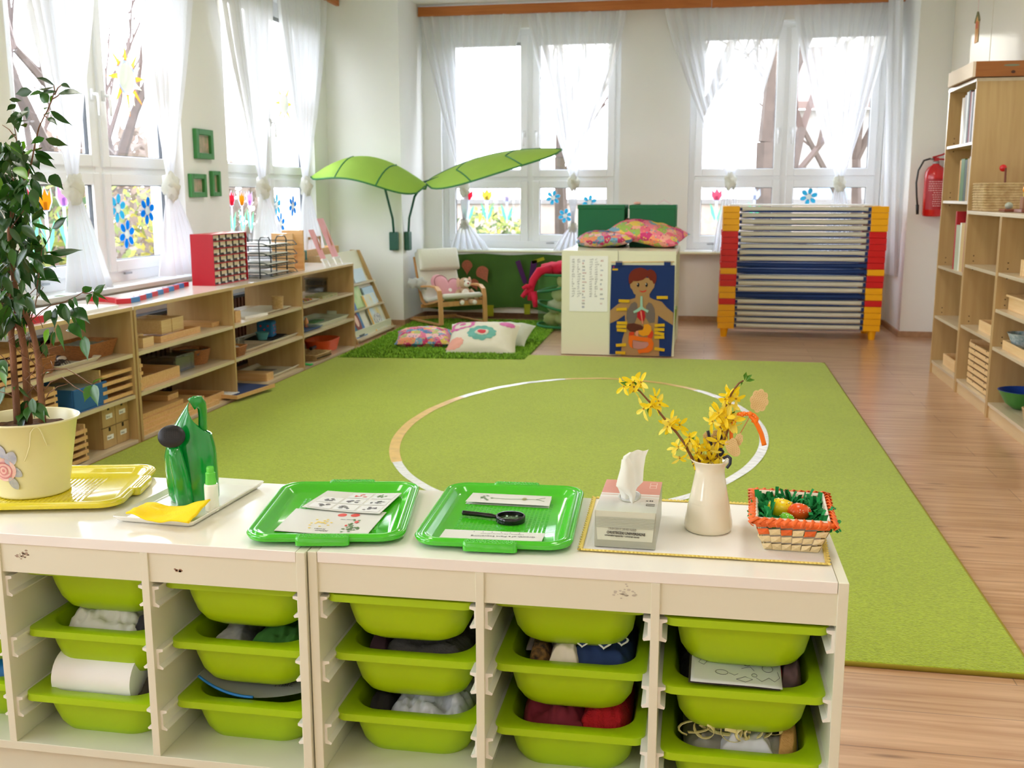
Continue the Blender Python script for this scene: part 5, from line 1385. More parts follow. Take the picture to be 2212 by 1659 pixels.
# ================================================================== STACK OF BEDS
yel, red_, bluf = mat('yellow_plastic', (250, 178, 0), .35), mat('red_plastic', (214, 16, 20), .35), mat('navy_edge', (22, 52, 108), .8)
mesh_m = mat('cream_bed_fabric', (216, 212, 194), .85, bump=.1)
XA, XBb, YA = .118, 1.462, 9.18
YW = .52; Z0 = .074; pitch = (1.118 - .074) / 20
seq = 'YYYY' + 'R' + 'YY' + 'RR' + 'Y' + 'RRRRRR' + 'YYYY'
nav = {5: 1, 7: 0, 9: 1, 10: 1, 13: .5, 16: .4, 17: .5}
ordn = ['lowest', 'second', 'third', 'fourth', 'fifth', 'sixth', 'seventh', 'eighth', 'ninth', 'tenth', 'eleventh', 'twelfth', 'thirteenth', 'fourteenth', 'fifteenth', 'sixteenth', 'seventeenth', 'eighteenth', 'nineteenth', 'topmost']
rr = random.Random(11)
for k in range(20):
    z = Z0 + k * pitch; lean = (k - 10) * .0008; cm = yel if seq[k] == 'Y' else red_
    cn = 'yellow' if seq[k] == 'Y' else 'red'
    t = thing('stacking_bed', '%s bed of the stack of children\'s beds counted from the floor, with %s plastic ends' % (ordn[k], cn) if k not in (0, 19) else '%s bed of the stack of children\'s beds, with %s plastic ends' % (ordn[k], cn), 'bed', (XA + lean + rr.uniform(-.003, .003), YA, z), 0, "stacked children's beds")
    W = XBb - XA; cw = .138
    for s in (0, 1):
        x_ = 0 if s == 0 else W - cw
        m = MB(); m.box(x_, 0, 0, x_ + cw, .085, pitch * .97).box(x_, YW - .085, 0, x_ + cw, YW, pitch * .97).box(x_ + .02, .085, .012, x_ + .06 if s == 0 else x_ + cw - .02, YW - .085, .04)
        m.build('end_frame', cm, t, bevel=.003)
        if k == 0:
            for yy in (.045, YW - .045):
                fx_ = x_ + (.055 if s == 0 else .08)
                MB().lathe([(.026, 0), (.036, Z0)], (fx_, yy, -Z0), 14, cap1=True).build('foot', yel, t, smooth=True, angle=50)
    nv = nav.get(k, 0)
    def fb(u, v):
        x = cw + .004 + (W - 2 * cw - .008) * u; a = v * 2 * pi
        ss = sin(pi * u)
        return Vector((x, .035 + .022 * cos(a), pitch * .5 + .002 + (.021 if v else .021) * sin(a) - .004 * ss))
    m = MB(); m.grid(fb, 20, 12)
    m.grid(lambda u, v: Vector((cw + (W - 2 * cw) * u, .05 + (YW - .1) * v, pitch * .42 - .012 * sin(pi * u) * sin(pi * v))), 12, 6)
    m.build('bed_fabric', bluf if nv == 1 else mesh_m, t, smooth=True)
    # navy edging; its lens-shaped swell paints the dark gap between sagging beds
    am = pitch * (0, .1, .1, .05, .2, .1, .15, .1, .35, .2, .15, .3, .5, .5, .1, .3, .15, .1, .42, .65)[k]
    def nb(u, v):
        x = cw + .006 + (W - 2 * cw - .012) * u
        return Vector((x, .012 + .006 * v, .001 + (.003 + am * sin(pi * u) ** .6) * v - .001))
    MB().grid(nb, 24, 2).build('navy_edging_gap_dark', bluf, t, smooth=True)
    m = MB()
    m.box(cw - .002, .012, pitch * .25, cw + .02, .05, pitch * .75).box(W - cw - .024, .008, pitch * .2, W - cw + .002, .05, pitch * .8)
    m.build('corner_strap', bluf, t)
o = MB().box(.06, .02, 0, XBb - XA - .10, YW - .02, .012).build('white_board', paper, loc=(XA, YA, Z0 + 20 * pitch + .001)); tag(o, 'thin white sheet lying on top of the bed stack', 'sheet')

# ================================================================== FIRE EXTINGUISHER
fe = thing('fire_extinguisher', 'red fire extinguisher with black hose hanging on the right pier', 'fire extinguisher', (1.845, YP - .05 - .095, 1.03))
fr = mat('extinguisher_red', (204, 14, 24), .22, coat=.5)
MB().lathe([(.05, 0), (.078, .005), (.085, .02), (.085, .33), (.08, .37), (.06, .405), (.03, .425), (.022, .44), (.022, .455)], n=28, cap1=True).build('cylinder', fr, fe, smooth=True, angle=60)
m = MB(); m.box(-.018, -.02, .45, .018, .02, .485).tube([(-.03, 0, .485), (.04, -.01, .505), (.10, -.015, .535)], .008, 6).tube([(0, 0, .47), (.05, -.01, .47), (.10, -.012, .455)], .008, 6); m.build('handle', mat('extinguisher_lever', (176, 20, 30), .35), fe)
m = MB(); m.cyl((0, 0, .43), (0, 0, .455), .026, 14).cyl((-.02, 0, .47), (-.06, -.01, .475), .008, 8); m.build('valve', steel_m, fe, smooth=True)
m = MB(); m.tube([(-.05, -.01, .475), (-.10, -.02, .46), (-.14, -.025, .38), (-.15, -.025, .28), (-.14, -.025, .17), (-.13, -.025, .10)], .008, 8); m.build('hose', black_m, fe, smooth=True)
m = MB(); m.cyl((-.13, -.025, .10), (-.125, -.025, .02), .014, 10, .011); m.build('nozzle', black_m, fe, smooth=True)
m = MB(); m.grid(lambda u, v: Vector((.0862 * sin(-1.0 + 2.0 * u), -.0862 * cos(-1.0 + 2.0 * u), .06 + .25 * v)), 16, 2); m.build('label_panel', mat('label_red', (176, 22, 34), .4), fe, smooth=True)
m = MB(); rr = random.Random(2)
for r_ in range(12):
    zz = .285 - r_ * .018
    u = .14
    while u < .86:
        du = rr.uniform(.04, .10); a0, a1 = -1 + 2 * u, -1 + 2 * min(.87, u + du)
        if zz > .2 or .3 < u < .75:
            m.add([(.0872 * sin(a), -.0872 * cos(a), z_) for a, z_ in ((a0, zz), (a1, zz), (a1, zz + .006), (a0, zz + .006))], [(0, 1, 2, 3)])
        u += du + .03
m.build('label_print', mat('label_print_pale', (236, 190, 190), .5), fe)
MB().box(-.03, .0, .30, .03, .094, .34).build('wall_bracket', steel_m, fe)
# ================================================================== RIGHT BOOKCASES
XF, XW = 1.550, 1.93
def bookcase(y0, y1, h, zs, label, bs=.075):
    t = thing('bookcase', label, 'bookcase', (XF, y0, 0), 0, 'birch bookcases along the right wall')
    L = y1 - y0; D = XW - XF
    for yy in (0, L - th): MB().box(0, yy, 0, D, yy + th, h - .02).build('side_panel', birch, t, bevel=.001)
    MB().box(-.003, 0, h - .02, D, L, h).build('top', birch_s, t, bevel=.001)
    for z in zs: MB().box(.004, th, z - th, D - .004, L - th, z).build('shelf_board', birch_s, t, bevel=.001)
    MB().box(.004, th, bs - .006, D - .004, L - th, bs + .012).build('bottom_board', birch_s, t, bevel=.001)
    MB().box(.012, th, 0, .026, L - th, bs - .006).build('plinth', birch_y, t)
    MB().box(D - .004, th, bs, D, L - th, h - .02).build('back_panel', birch, t)
    m = MB()
    for yy, n in ((th, 1), (L - th, -1)):
        for z in zs:
            for dz in (-.032, .02, .052): m.prism([(.05 + .004 * cos(a * pi / 4), yy + n * .0004, z + dz + .004 * sin(a * pi / 4)) for a in range(8)], (0, n * .0004, 0))
    m.build('peg_holes', mat('hole_dark', (70, 50, 34), .9), t)
    return t
bookcase(6.845, 7.60, 1.90, (1.53, 1.175, .74, .398), 'tall birch bookcase at the far end of the right wall')
bookcase(6.085, 6.84, 1.12, (.797, .427), 'low birch bookcase beside the tall one')
bookcase(5.325, 6.08, 1.12, (.802, .605, .398), 'low birch bookcase at the right edge of the picture')
bookcase(4.565, 5.32, 1.12, (.802, .427), 'low birch bookcase nearest the camera on the right')
# pine crate on the tall bookcase
t = thing('pine_crate', 'flat pine box with a dark handle slot on top of the tall bookcase', 'box', (1.515, 6.82, 1.90))
pin2 = wood_mat('warm_pine', (142, 84, 36), (164, 102, 50), axis=0, scale=1.2, rough=.5)
MB().box(0, 0, .004, .016, .66, .092).build('side_board', mat('whitish_pine', (226, 206, 184), .6), t)
m = MB().box(.016, 0, .004, .41, .016, .092).box(.016, .644, .004, .41, .66, .092).box(.394, .016, .004, .41, .644, .092).box(.016, .016, .004, .394, .644, .02); m.build('boards', pin2, t)
m = MB(); m.prism([(.215 + .045 * cos(a * pi / 12), -.0006, .066 + .006 * sin(a * pi / 12)) for a in range(24)], (0, -.0006, 0)); m.build('handle_slot', mat('slot_grey', (120, 124, 100), .6), t)
m = MB(); m.prism([(.225 + .012 * cos(a * pi / 8), -.0006, .028 + .009 * sin(a * pi / 8)) for a in range(16)], (0, -.0006, 0)); m.build('knot', mat('knot_dark', (74, 38, 22), .6), t)
# tall cupboard fronts on the wall above
for k, (ya, yb) in enumerate(((8.18, 9.40), (6.9, 8.165))):
    t = thing('wall_panel_door', ('white flat panel high on the right wall, nearer the window', 'white flat panel high on the right wall, above the bookcase')[k], 'panel', (XR - .03, ya, 1.35))
    MB().box(0, 0, 0, .028, yb - ya, 1.6).build('panel', mat('panel_white', (232, 226, 214), .5), t, bevel=.003)
t = thing('paper_ornament', 'orange paper house ornament hanging on a thread on the right wall', 'ornament', P(2110, 62, X=XR - .036))
m = MB(); w_ = .05
m.prism([(0, -w_, -.10), (0, w_, -.10), (0, w_, .05), (0, 0, .10), (0, -w_, .05)], (.002, 0, 0)); m.build('house_card', mat('amber_card', (236, 190, 110), .7, c2=(226, 150, 90), vscale=14), t)
m = MB(); m.tube([(0, -w_ - .01, .05), (0, 0, .115), (0, w_ + .01, .05)], .008, 5); m.build('roof', mat('grey_roof', (140, 140, 110), .7), t)
m = MB(); m.prism([(-.002, -.02, .0), (-.002, .02, .0), (-.002, .02, .05), (-.002, -.02, .05)], (-.001, 0, 0)); m.build('window_print', mat('coral_print2', (226, 110, 80), .7), t)
m = MB(); m.tube([(0, 0, .115), (0, 0, .22)], .001, 4); m.build('thread', mat('pink_thread', (230, 170, 170), .7), t)

def rbook(y, z, w, h, d, m, label, X=XF + .02, lean=0, group=None, pages=False):
    o = MB().box(0, 0, 0, d, w, h).build('book', m, loc=(X, y, z), bevel=.001)
    o.rotation_euler = (lean, 0, 0)
    tag(o, label, 'book', group); return o
def ry(x, y=600): return P(x, y, X=XF + .06).y
# tall: top shelf magazines (near end of the bay)
y = 6.88
for k, (w, h, c, n) in enumerate(((.012, .315, (196, 186, 186), 'pale grey'), (.010, .30, (120, 170, 190), 'thin teal'), (.016, .315, (236, 232, 240), 'white'), (.012, .30, (70, 76, 96), 'dark'), (.014, .305, (214, 208, 220), 'lilac white'), (.010, .31, (150, 50, 60), 'thin maroon'), (.016, .32, (60, 64, 72), 'charcoal'), (.022, .315, (226, 232, 240), 'pale blue'), (.018, .30, (160, 156, 160), 'mid grey'), (.03, .29, (184, 170, 150), 'beige'))):
    rbook(y, 1.53, w * 2.2, h, .22, mat('mag_%d' % k, c, .5), '%s magazine on the top shelf of the tall bookcase, %s from the near end' % (n, ordn[k].replace('lowest', 'first')), group='magazines on the top shelf'); y += w * 2.2 + .006
y = 6.87
for k, (w, h, c, n) in enumerate(((.012, .30, (60, 70, 110), 'navy'), (.014, .28, (150, 110, 140), 'mauve'), (.02, .27, (196, 190, 186), 'pale grey'), (.022, .26, (176, 150, 110), 'tan'), (.03, .255, (30, 60, 44), 'dark green'), (.045, .262, (66, 110, 30), 'thick leaf green'), (.012, .255, (206, 150, 40), 'thin ochre'))):
    rbook(y, 1.175, w * 2.1, h, .22, mat('bk2_%d' % k, c, .5), '%s book standing on the second shelf of the tall bookcase' % n, group='books on the second shelf'); y += w * 2.1 + .004
y = 6.87
for k, (w, h, c, n) in enumerate(((.018, .30, (120, 180, 210), 'light blue'), (.012, .31, (170, 60, 110), 'magenta'), (.03, .30, (206, 176, 120), 'tan'), (.012, .30, (230, 230, 220), 'white'), (.035, .285, (180, 186, 160), 'pale sage'), (.012, .37, (176, 26, 36), 'tall red'))):
    rbook(y, .74, w * 2.8, h, .22, mat('bk3_%d' % k, c, .5), '%s book standing on the third shelf of the tall bookcase' % n, group='books on the third shelf'); y += w * 2.8 + .006
t = thing('framed_board', 'red framed board standing behind the books on the third shelf', 'board', (XF + .16, 6.95, .74))
MB().box(0, 0, 0, .01, .19, .38).build('frame', mat('red_frame', (170, 26, 34), .4), t); MB().box(-.002, .015, .015, 0, .175, .365).build('picture', mat('board_picture', (206, 206, 186), .5, c2=(120, 110, 90), vscale=18), t)
o = MB().ell((0, 0, 0), .075, 20, 14).build('globe', mat('globe_blue', (200, 216, 232), .3, c2=(50, 110, 170), vscale=6), loc=(XF + .13, 6.95, .398 + .12), smooth=True); tag(o, 'small blue and white ball shaped globe on the fourth shelf', 'globe')
o = MB().lathe([(.05, 0), (.05, .012), (.012, .02), (.012, .05)], n=16, cap1=True).build('globe_stand', steel_m, loc=(XF + .13, 6.95, .398), smooth=True, angle=40); tag(o, 'round stand under the small globe', 'stand')
def rbox(name, label, cat, xa, xb, yy, z, h, dep, m, X=XF + .045, opened=True, w=.008):
    ya = P(xb, yy, X=X).y; yb = P(xa, yy, X=X).y
    t = thing(name, label, cat, (X, ya, z)); L = yb - ya
    m1 = MB(); (open_box(m1, 0, 0, 0, dep, L, h, w) if opened else m1.box(0, 0, 0, dep, L, h)); m1.build('body', m, t, bevel=.0015)
    return t, L
beech_r = wood_mat('beech_right', (222, 182, 126), (232, 200, 150), axis=1, scale=2, rough=.5)
rbox('wooden_box', 'open wooden box on the bottom of the tall bookcase', 'box', 2036, 2062, 785, .087, .075, .25, beech_r, X=XF + .04)
rbox('wooden_box', 'open wooden box on the lower shelf beside the tall bookcase', 'box', 2113, 2145, 715, .427, .062, .26, beech_r)
o = MB().box(0, 0, 0, .2, .055, .125).build('grey_case', mat('grey_case', (128, 120, 104), .6), loc=(XF + .12, 6.12, .797)); tag(o, 'narrow grey case standing on the upper shelf of the low bookcase', 'case')
# slatted card cabinet
t = thing('slatted_cabinet', 'wooden cabinet of seven notched trays on the bottom of the low bookcase', 'tray rack', (XF + .035, P(2140, 835, X=XF + .035).y, .087))
L = P(2090, 790, X=XF + .035).y - t.location.y
MB().box(.006, -.0, 0, .26, .01, .265).box(.006, L - .01, 0, .26, L, .265).box(.25, .01, 0, .26, L - .01, .265).build('side_boards', beech_r, t)
for k in range(7):
    z = .004 + k * .037; MB().box(.0, .002, z, .008, L - .002, z + .026).box(.008, .01, z, .24, L - .01, z + .004).build('tray', beech_r, t)
    MB().box(-.001, L * .25, z + .020, .0, L * .25 + .012, z + .026).box(-.001, L * .72, z + .020, .0, L * .72 + .012, z + .026).build('notch', mat('slot_dark', (40, 30, 22), .8), t)
# third bookcase
for k in range(3):
    o = MB().box(0, 0, 0, .2, .03, .085).build('wooden_block_box', beech_r, loc=(XF + .05, P(2212, 590, X=XF + .05).y - .03 + k * .036, .802), bevel=.002); tag(o, ('slim wooden box at the right edge on the upper shelf, nearest', 'slim wooden box at the right edge on the upper shelf, middle one', 'slim wooden box at the right edge on the upper shelf, farthest')[k], 'box', 'slim wooden boxes at the right edge')
t, L = rbox('wooden_box', 'wooden box with an overhanging lid on the middle shelf of the right bookcase', 'box', 2176, 2250, 680, .605, .07, .26, beech_r, X=XF + .06)
MB().box(-.012, -.01, .07, .27, L + .01, .082).build('lid', beech_r, t, bevel=.002)
t, L = rbox('wooden_tray', 'wooden tray holding a patterned bowl on the right bookcase', 'tray', 2163, 2250, 770, .398, .05, .28, beech_r, X=XF + .03)
o = MB().lathe([(.05, 0), (.085, .085), (.088, .085), (.082, .08), (.048, .008)], n=22, cap1=True).build('bowl', mat('patterned_bowl', (206, 214, 216), .4, c2=(110, 150, 160), vscale=60), loc=(XF + .12, P(2212, 745, X=XF + .12).y, .41), smooth=True, angle=50); tag(o, 'pale patterned bowl standing in the wooden tray at the right edge', 'bowl')
t = thing('bowl', 'green bowl with blue inside on the bottom of the right bookcase', 'bowl', (XF + .14, P(2212, 875, X=XF + .14).y + .02, .087))
MB().lathe([(.05, 0), (.09, .03), (.13, .10)], n=26).build('bowl_outside', mat('green_bowl', (60, 130, 50), .35), t, smooth=True, angle=60)
MB().lathe([(.045, .006), (.086, .035), (.126, .102), (.131, .101)], n=26).build('bowl_inside', mat('blue_bowl', (26, 70, 160), .3), t, smooth=True, angle=60)
o = MB().ell((0, 0, 0), (.04, .05, .03), 12, 8).build('blue_ball', mat('blue_ball', (40, 110, 210), .3), loc=(XF + .13, P(2212, 870, X=XF + .13).y, .14), smooth=True); tag(o, 'bright blue ball in the green bowl', 'ball')
basket('light basket at the right edge on the bottom of the right bookcase', XF + .11, P(2220, 905, X=XF + .08).y - .10, .087, .06, .06, .075, wicker_l)
# on top: big woven basket
ya = P(2125, 455, Z=1.12).y
wb = thing('wicker_basket', 'large rectangular straw basket on the low bookcases', 'basket', (XF + .185, 6.68, 1.12))
straw = mat('straw_rope', (206, 180, 134), .8, c2=(170, 138, 92), vscale=30, stretch=(1, 1, 1), bump=.4, bscale=140)
m = MB(); hx, hy = .17, .145; rings = []; N = 11; hh = .165
for i in range(N):
    for q in range(5):
        z = hh * (i + q / 5) / N; o_ = .006 * sin(pi * q / 5)
        rings.append(rrect(0, 0, z, hx + o_ - .004 * (1 - z / hh), hy + o_, .03))
rings.append(rrect(0, 0, hh, hx - .008, hy - .008, .03)); rings.append(rrect(0, 0, .01, hx - .014, hy - .014, .03))
m.loft(rings); m.build('coiled_body', straw, wb, smooth=True)
# toy mallet in the basket
t = thing('mallet', 'small mallet with a red ball head sticking out of the straw basket', 'toy', P(2171, 400, X=XF + .16))
M_ = MB().cyl((0, 0, -.10), (0, .012, .10), .006, 10); M_.build('stick', mat('dark_wood_stick', (110, 50, 30), .5), t, smooth=True)
pp = P(2167, 363, X=XF + .16) - t.location
MB().ell(pp, .021, 16, 10).build('ball_head', mat('ball_red', (206, 26, 34), .25), t, smooth=True)
# things in front of the basket
def on_top(x, y): return P(x, y, Z=1.121)
t = thing('toy_dish', 'brown wooden tray with a small white ball, in front of the straw basket', 'tray', (XF + .10, 6.36, 1.121))
MB().box(-.02, -.02, 0, .06, .10, .016).build('base', mat('brown_lacquer', (132, 74, 56), .3), t, bevel=.004)
o = MB().ell((0, 0, .018), (.022, .022, .02), 14, 10).build('glass_ball', mat('glassy_grey', (170, 176, 160), .1), loc=t.location + Vector((.02, .05, .016)), smooth=True); tag(o, 'small glassy ball on the brown tray on the low bookcase', 'ball')
t = thing('music_box', 'small wooden toy house with an orange picture in front of the straw basket', 'toy', (XF + .13, 6.15, 1.121))
MB().box(-.02, -.03, 0, .09, .12, .018).build('base', mat('brown_lacquer', (132, 74, 56), .3), t, bevel=.004)
MB().box(.0, .03, .018, .05, .09, .085).build('block', mat('brown_block', (150, 104, 74), .4), t, bevel=.003)
MB().ell((.02, .05, .125), (.02, .028, .024), 14, 8).build('orange_top', mat('orange_gloss', (240, 150, 20), .25), t, smooth=True)
MB().cyl((.02, .09, .03), (.02, .09, .15), .004, 8).build('yellow_post', mat('yellow_post', (222, 206, 90), .4), t)
MB().box(.03, .0, .10, .034, .03, .15).build('green_card', mat('dark_green_card', (24, 90, 60), .5), t); MB().box(.03, .1, .11, .034, .15, .15).build('dark_card', mat('dark_card', (70, 40, 36), .5), t)
o = MB().lathe([(.03, 0), (.075, .085), (.078, .085), (.072, .08), (.028, .006)], n=22, cap1=True).build('bowl', mat('mint_bowl', (110, 190, 170), .35), loc=(XF + .17, 5.93, 1.121), smooth=True, angle=50); tag(o, 'mint green bowl at the right edge on the low bookcase', 'bowl')
# ================================================================== STORAGE UNITS IN FRONT
cab = mat('cream_white_laminate', (222, 222, 198), rough=.32, spec=.5)
cab_top = mat('white_laminate_top', (236, 234, 224), rough=.13, spec=.6)
railm = mat('white_rail', (236, 236, 226), .35)
UW, UD, UT = .99, .44, .56
PN = .018; DV = .016
colw = (UW - 2 * PN - 2 * DV) / 3
ZR = (.462, .330, .198)          # rim heights
def unit(x0, y0, rz, label):
    t = thing('storage_unit', label, 'storage unit', (x0, y0, 0), rz, 'white storage units')
    MB().box(PN + .0008, -.0, UT - .022, UW - PN - .0008, UD, UT).build('top', [cab_top], t, bevel=.0012)
    for x in (0, UW - PN): MB().box(x, -.001, 0, x + PN, UD, UT - .0005).build('side_panel', cab, t, bevel=.0012)
    for k in (1, 2):
        x = PN + k * colw + (k - 1) * DV
        MB().box(x, 0, .107, x + DV, UD, UT - .022).build('divider', cab, t, bevel=.0008)
    MB().box(PN, 0, .089, UW - PN, UD, .107).build('base_shelf', cab, t, bevel=.001)
    MB().box(PN, .03, 0, UW - PN, .045, .089).build('plinth', cab, t)
    MB().box(PN, UD - .008, .107, UW - PN, UD - .002, UT - .022).build('back_panel', cab, t)
    for k in range(3):
        xa = PN + k * (colw + DV)
        MB().box(xa, .004, .478, xa + colw, .018, UT - .022).build('apron', cab, t)
        for z in ZR:
            for s in (0, 1):
                m = MB(); xw = xa if s == 0 else xa + colw; n = 1 if s == 0 else -1
                zz = z - .014
                m.prism([(xw, .01, zz + .018), (xw + n * .014, .01, zz + .018), (xw + n * .014, .01, zz + .013), (xw + n * .005, .01, zz + .010), (xw + n * .005, .01, zz - .016), (xw + n * .014, .01, zz - .022), (xw + n * .012, .01, zz - .026), (xw, .01, zz - .024)], (0, UD - .03, 0))
                m.build('rail', railm, t)
    return t
YU = 1.795
XU = -.7283
uR = unit(XU, YU, radians(.6), 'right white storage unit in the foreground, under the green tray, tissues and vase')
uL = unit(XU - UW - .0025, YU - .008, radians(0), 'left white storage unit in the foreground, under the fig pot and yellow tray')
smudge = mat('smudge_brown', (170, 150, 128), .7)
def marks(parent, pts, m, seed, y=.0028):
    mb = MB(); rr = random.Random(seed)
    for (x, z, r, n) in pts:
        for k in range(n):
            a, b, s = rr.gauss(0, r), rr.gauss(0, r * .5), rr.uniform(.0006, .0022)
            mb.prism([(x + a + s * 1.8 * cos(q * pi / 3), y + .0012, z + b + s * sin(q * pi / 3)) for q in range(6)], (0, -.0004, 0))
    mb.build('worn_marks', m, parent)
marks(uL, [(.39, .515, .007, 26)], smudge, 1); marks(uL, [(.725, .505, .0035, 14)], mat('chip_brown', (150, 112, 84), .7), 2)
marks(uR, [(.60, .515, .010, 22)], mat('grey_scuff', (190, 186, 168), .7), 3)

lime = mat('lime_tub', (164, 200, 12), .38, spec=.4)
def tub(name='storage_tub'):
    t = thing(name, 'x', 'tub', (0, 0, 0), 0, 'lime green tubs in the storage units')
    hx, hy = colw / 2 - .006, .205
    m = MB()
    rings = [rrect(0, 0, -.015, hx - .004, hy - .003, .022, 8), rrect(0, 0, -.014, hx, hy, .024, 8), rrect(0, 0, 0, hx - .001, hy - .001, .024, 8), rrect(0, 0, .001, hx - .003, hy - .003, .023, 8),
             rrect(0, 0, .0005, hx - .021, hy - .030, .062, 8), rrect(0, 0, -.002, hx - .024, hy - .033, .062, 8), rrect(0, 0, -.06, hx - .034, hy - .045, .06, 8), rrect(0, 0, -.092, hx - .055, hy - .06, .05, 8), rrect(0, 0, -.095, hx - .075, hy - .075, .04, 8)]
    m.loft(rings, cap0=False)
    m.build('rim_and_inside', lime, t, smooth=True, angle=50)
    m = MB(); z0 = -.003
    rings = [rrect(0, 0, z0 - .004, hx - .010, hy - .012, .022, 8), rrect(0, .0, -.020, hx - .012, hy - .018, .03, 8), rrect(0, 0, -.0202, hx - .024, hy - .026, .045, 8), rrect(0, 0, -.05, hx - .027, hy - .032, .05, 8), rrect(0, 0, -.080, hx - .032, hy - .040, .055, 8),
             rrect(0, 0, -.100, hx - .043, hy - .052, .052, 8), rrect(0, 0, -.112, hx - .060, hy - .07, .045, 8), rrect(0, 0, -.1165, hx - .085, hy - .095, .03, 8)]
    m.loft(rings, cap0=False)
    m.build('tub_body', lime, t, smooth=True, angle=42)
    return t
tub0 = tub()
used = [False]
insets = {}
def place_tub(u, c, lv, inset, label, dz=0):
    global tub0
    xa = PN + c * (colw + DV) + colw / 2
    M = Matrix.Translation(u.location) @ Matrix.Rotation(u.rotation_euler.z, 4, 'Z')
    p = M @ Vector((xa, .205 + inset, ZR[lv] + .006 + dz))
    if not used[0]:
        o = tub0; used[0] = True; o.location = p; o.rotation_euler = (0, 0, u.rotation_euler.z); o['label'] = label
    else:
        o = dup(tub0, p, u.rotation_euler.z, label)
    return o
lvn = ('top', 'middle', 'bottom')
coln = {('L', 0): 'leftmost cut off column', ('L', 1): 'second column from the left', ('L', 2): 'column left of the cabinet seam', ('R', 0): 'column right of the cabinet seam', ('R', 1): 'middle column of the right unit', ('R', 2): 'rightmost column'}
tubs = {}
ins = {('R', 0): (.018, .045, .05), ('R', 1): (.05, .05, .05), ('R', 2): (.012, .010, .010), ('L', 0): (.05, .05, .05), ('L', 1): (.055, .045, .02), ('L', 2): (.035, .045, .05)}
desc = {('R', 0): ('with dark cloth inside', 'filled with dark grey cloth', 'filled with crinkled silvery plastic'), ('R', 1): ('closed and empty looking', 'filled with navy patterned fabric', 'filled with dark red fabric'),
        ('R', 2): ('with a grey sheet inside', 'with a colouring page hanging over its rim', 'filled with straw ribbons'), ('L', 0): ('seen only at its corner', 'with dark red cloth, cut by the edge', 'with a blue sheet, cut by the edge'),
        ('L', 1): ('closed under the apron', 'filled with white plastic bags', 'holding a roll of white paper'), ('L', 2): ('with black cloth inside', 'holding green felt', 'holding a curved grey sheet')}
for s, u in (('R', uR), ('L', uL)):
    for c in range(3):
        for lv in range(3):
            tubs[(s, c, lv)] = place_tub(u, c, lv, ins[(s, c)][lv], 'lime tub %s, %s row, %s' % (desc[(s, c)][lv], lvn[lv], coln[(s, c)]))
# contents ----------------------------------------------------------
def fabric_in(key, m, label, cat='fabric', name='folded_cloth', h=.008, x0=-1, x1=1, amp=.016, fr=5, seed=0, y0=-1, y1=.4, dz=0.0, ridge=1.0, solid=.0, crest=None):
    tb2 = tubs[key]; hx, hy = colw / 2 - .036, .165
    def f(u, v):
        a, b = x0 + (x1 - x0) * u, y0 + (y1 - y0) * v
        e = min(1, 4 * min(u, 1 - u, v * 1.0 + .02, 1 - v + .02)); e = max(0, e) ** .5
        n = noise.noise(Vector((a * fr * .5, b * fr * ridge, seed * 3.1))) + .5 * noise.noise(Vector((a * fr * 1.6 + 4, b * fr * 2.2 * ridge, seed)))
        z = -.035 + e * (.035 + h + amp * n + (crest(u, v) if crest else 0))
        xx = a * hx; yy = b * hy
        k = 1 - .16 * abs(a) ** 3 * abs(b) ** 3
        return Vector((xx * k, yy * k, z + dz))
    o = MB().grid(f, 44, 36).build(name, m, loc=tb2.location, smooth=True); o.rotation_euler = tb2.rotation_euler
    return tag(o, label, cat)
dk = lambda n, c, **k: mat(n, c, .9, **k)
fabric_in(('R', 0, 0), dk('teal_dark_cloth', (56, 84, 84)), 'dark teal cloth in the top tub right of the seam', x0=-.75, x1=.0, h=-.002, seed=1, amp=.01)
fabric_in(('R', 0, 0), dk('brown_cloth', (96, 66, 44)), 'brown cloth in the top tub right of the seam', x0=-.05, x1=.9, h=-.004, seed=2, amp=.012)
fabric_in(('R', 0, 1), dk('grey_knit', (74, 72, 70), bump=.3, bscale=150), 'dark grey knitted cloth in the middle tub right of the seam', h=.006, seed=3, fr=4, ridge=2.2, x0=-.55, x1=1)
fabric_in(('R', 0, 1), dk('maroon_cloth', (70, 46, 56)), 'small maroon pouch in the middle tub right of the seam', x0=-.85, x1=-.45, h=.004, seed=4, amp=.006)
fabric_in(('R', 0, 2), mat('silver_plastic', (186, 190, 204), .25, spec=.8, var=.25, vscale=14), 'crinkled silvery plastic bag in the bottom tub right of the seam', 'bag', 'plastic_bag', h=.016, amp=.034, fr=7, seed=5, x0=-.45)
fabric_in(('R', 0, 2), dk('black_cloth', (38, 36, 36)), 'black cloth at the left in the bottom tub right of the seam', x0=-.9, x1=-.4, h=.0, seed=6, amp=.012)
navy = fabric_in(('R', 1, 1), dk('navy_print', (34, 56, 104), c2=(46, 70, 122), vscale=10), 'navy cloth with white printed hearts in the middle tub of the right unit', h=.010, seed=7, x0=-.2, x1=1.02, fr=3)
fabric_in(('R', 1, 1), dk('dotted_white', (226, 214, 196)), 'white dotted cloth in the middle tub of the right unit', h=.016, seed=8, x0=-.42, x1=.15, amp=.012, y0=-1.02, y1=-.4)
fabric_in(('R', 1, 1), dk('black_gold', (40, 34, 28), c2=(150, 110, 60), vscale=90), 'black cloth with gold edge in the middle tub of the right unit', h=.008, seed=9, x0=-.78, x1=-.38, amp=.016, y1=-.2)
fabric_in(('R', 1, 1), dk('lilac_grey', (160, 152, 160)), 'pale lilac cloth at the back left of the middle tub of the right unit', h=.006, seed=14, x0=-.9, x1=-.2, amp=.016, y0=-.5, y1=.4)
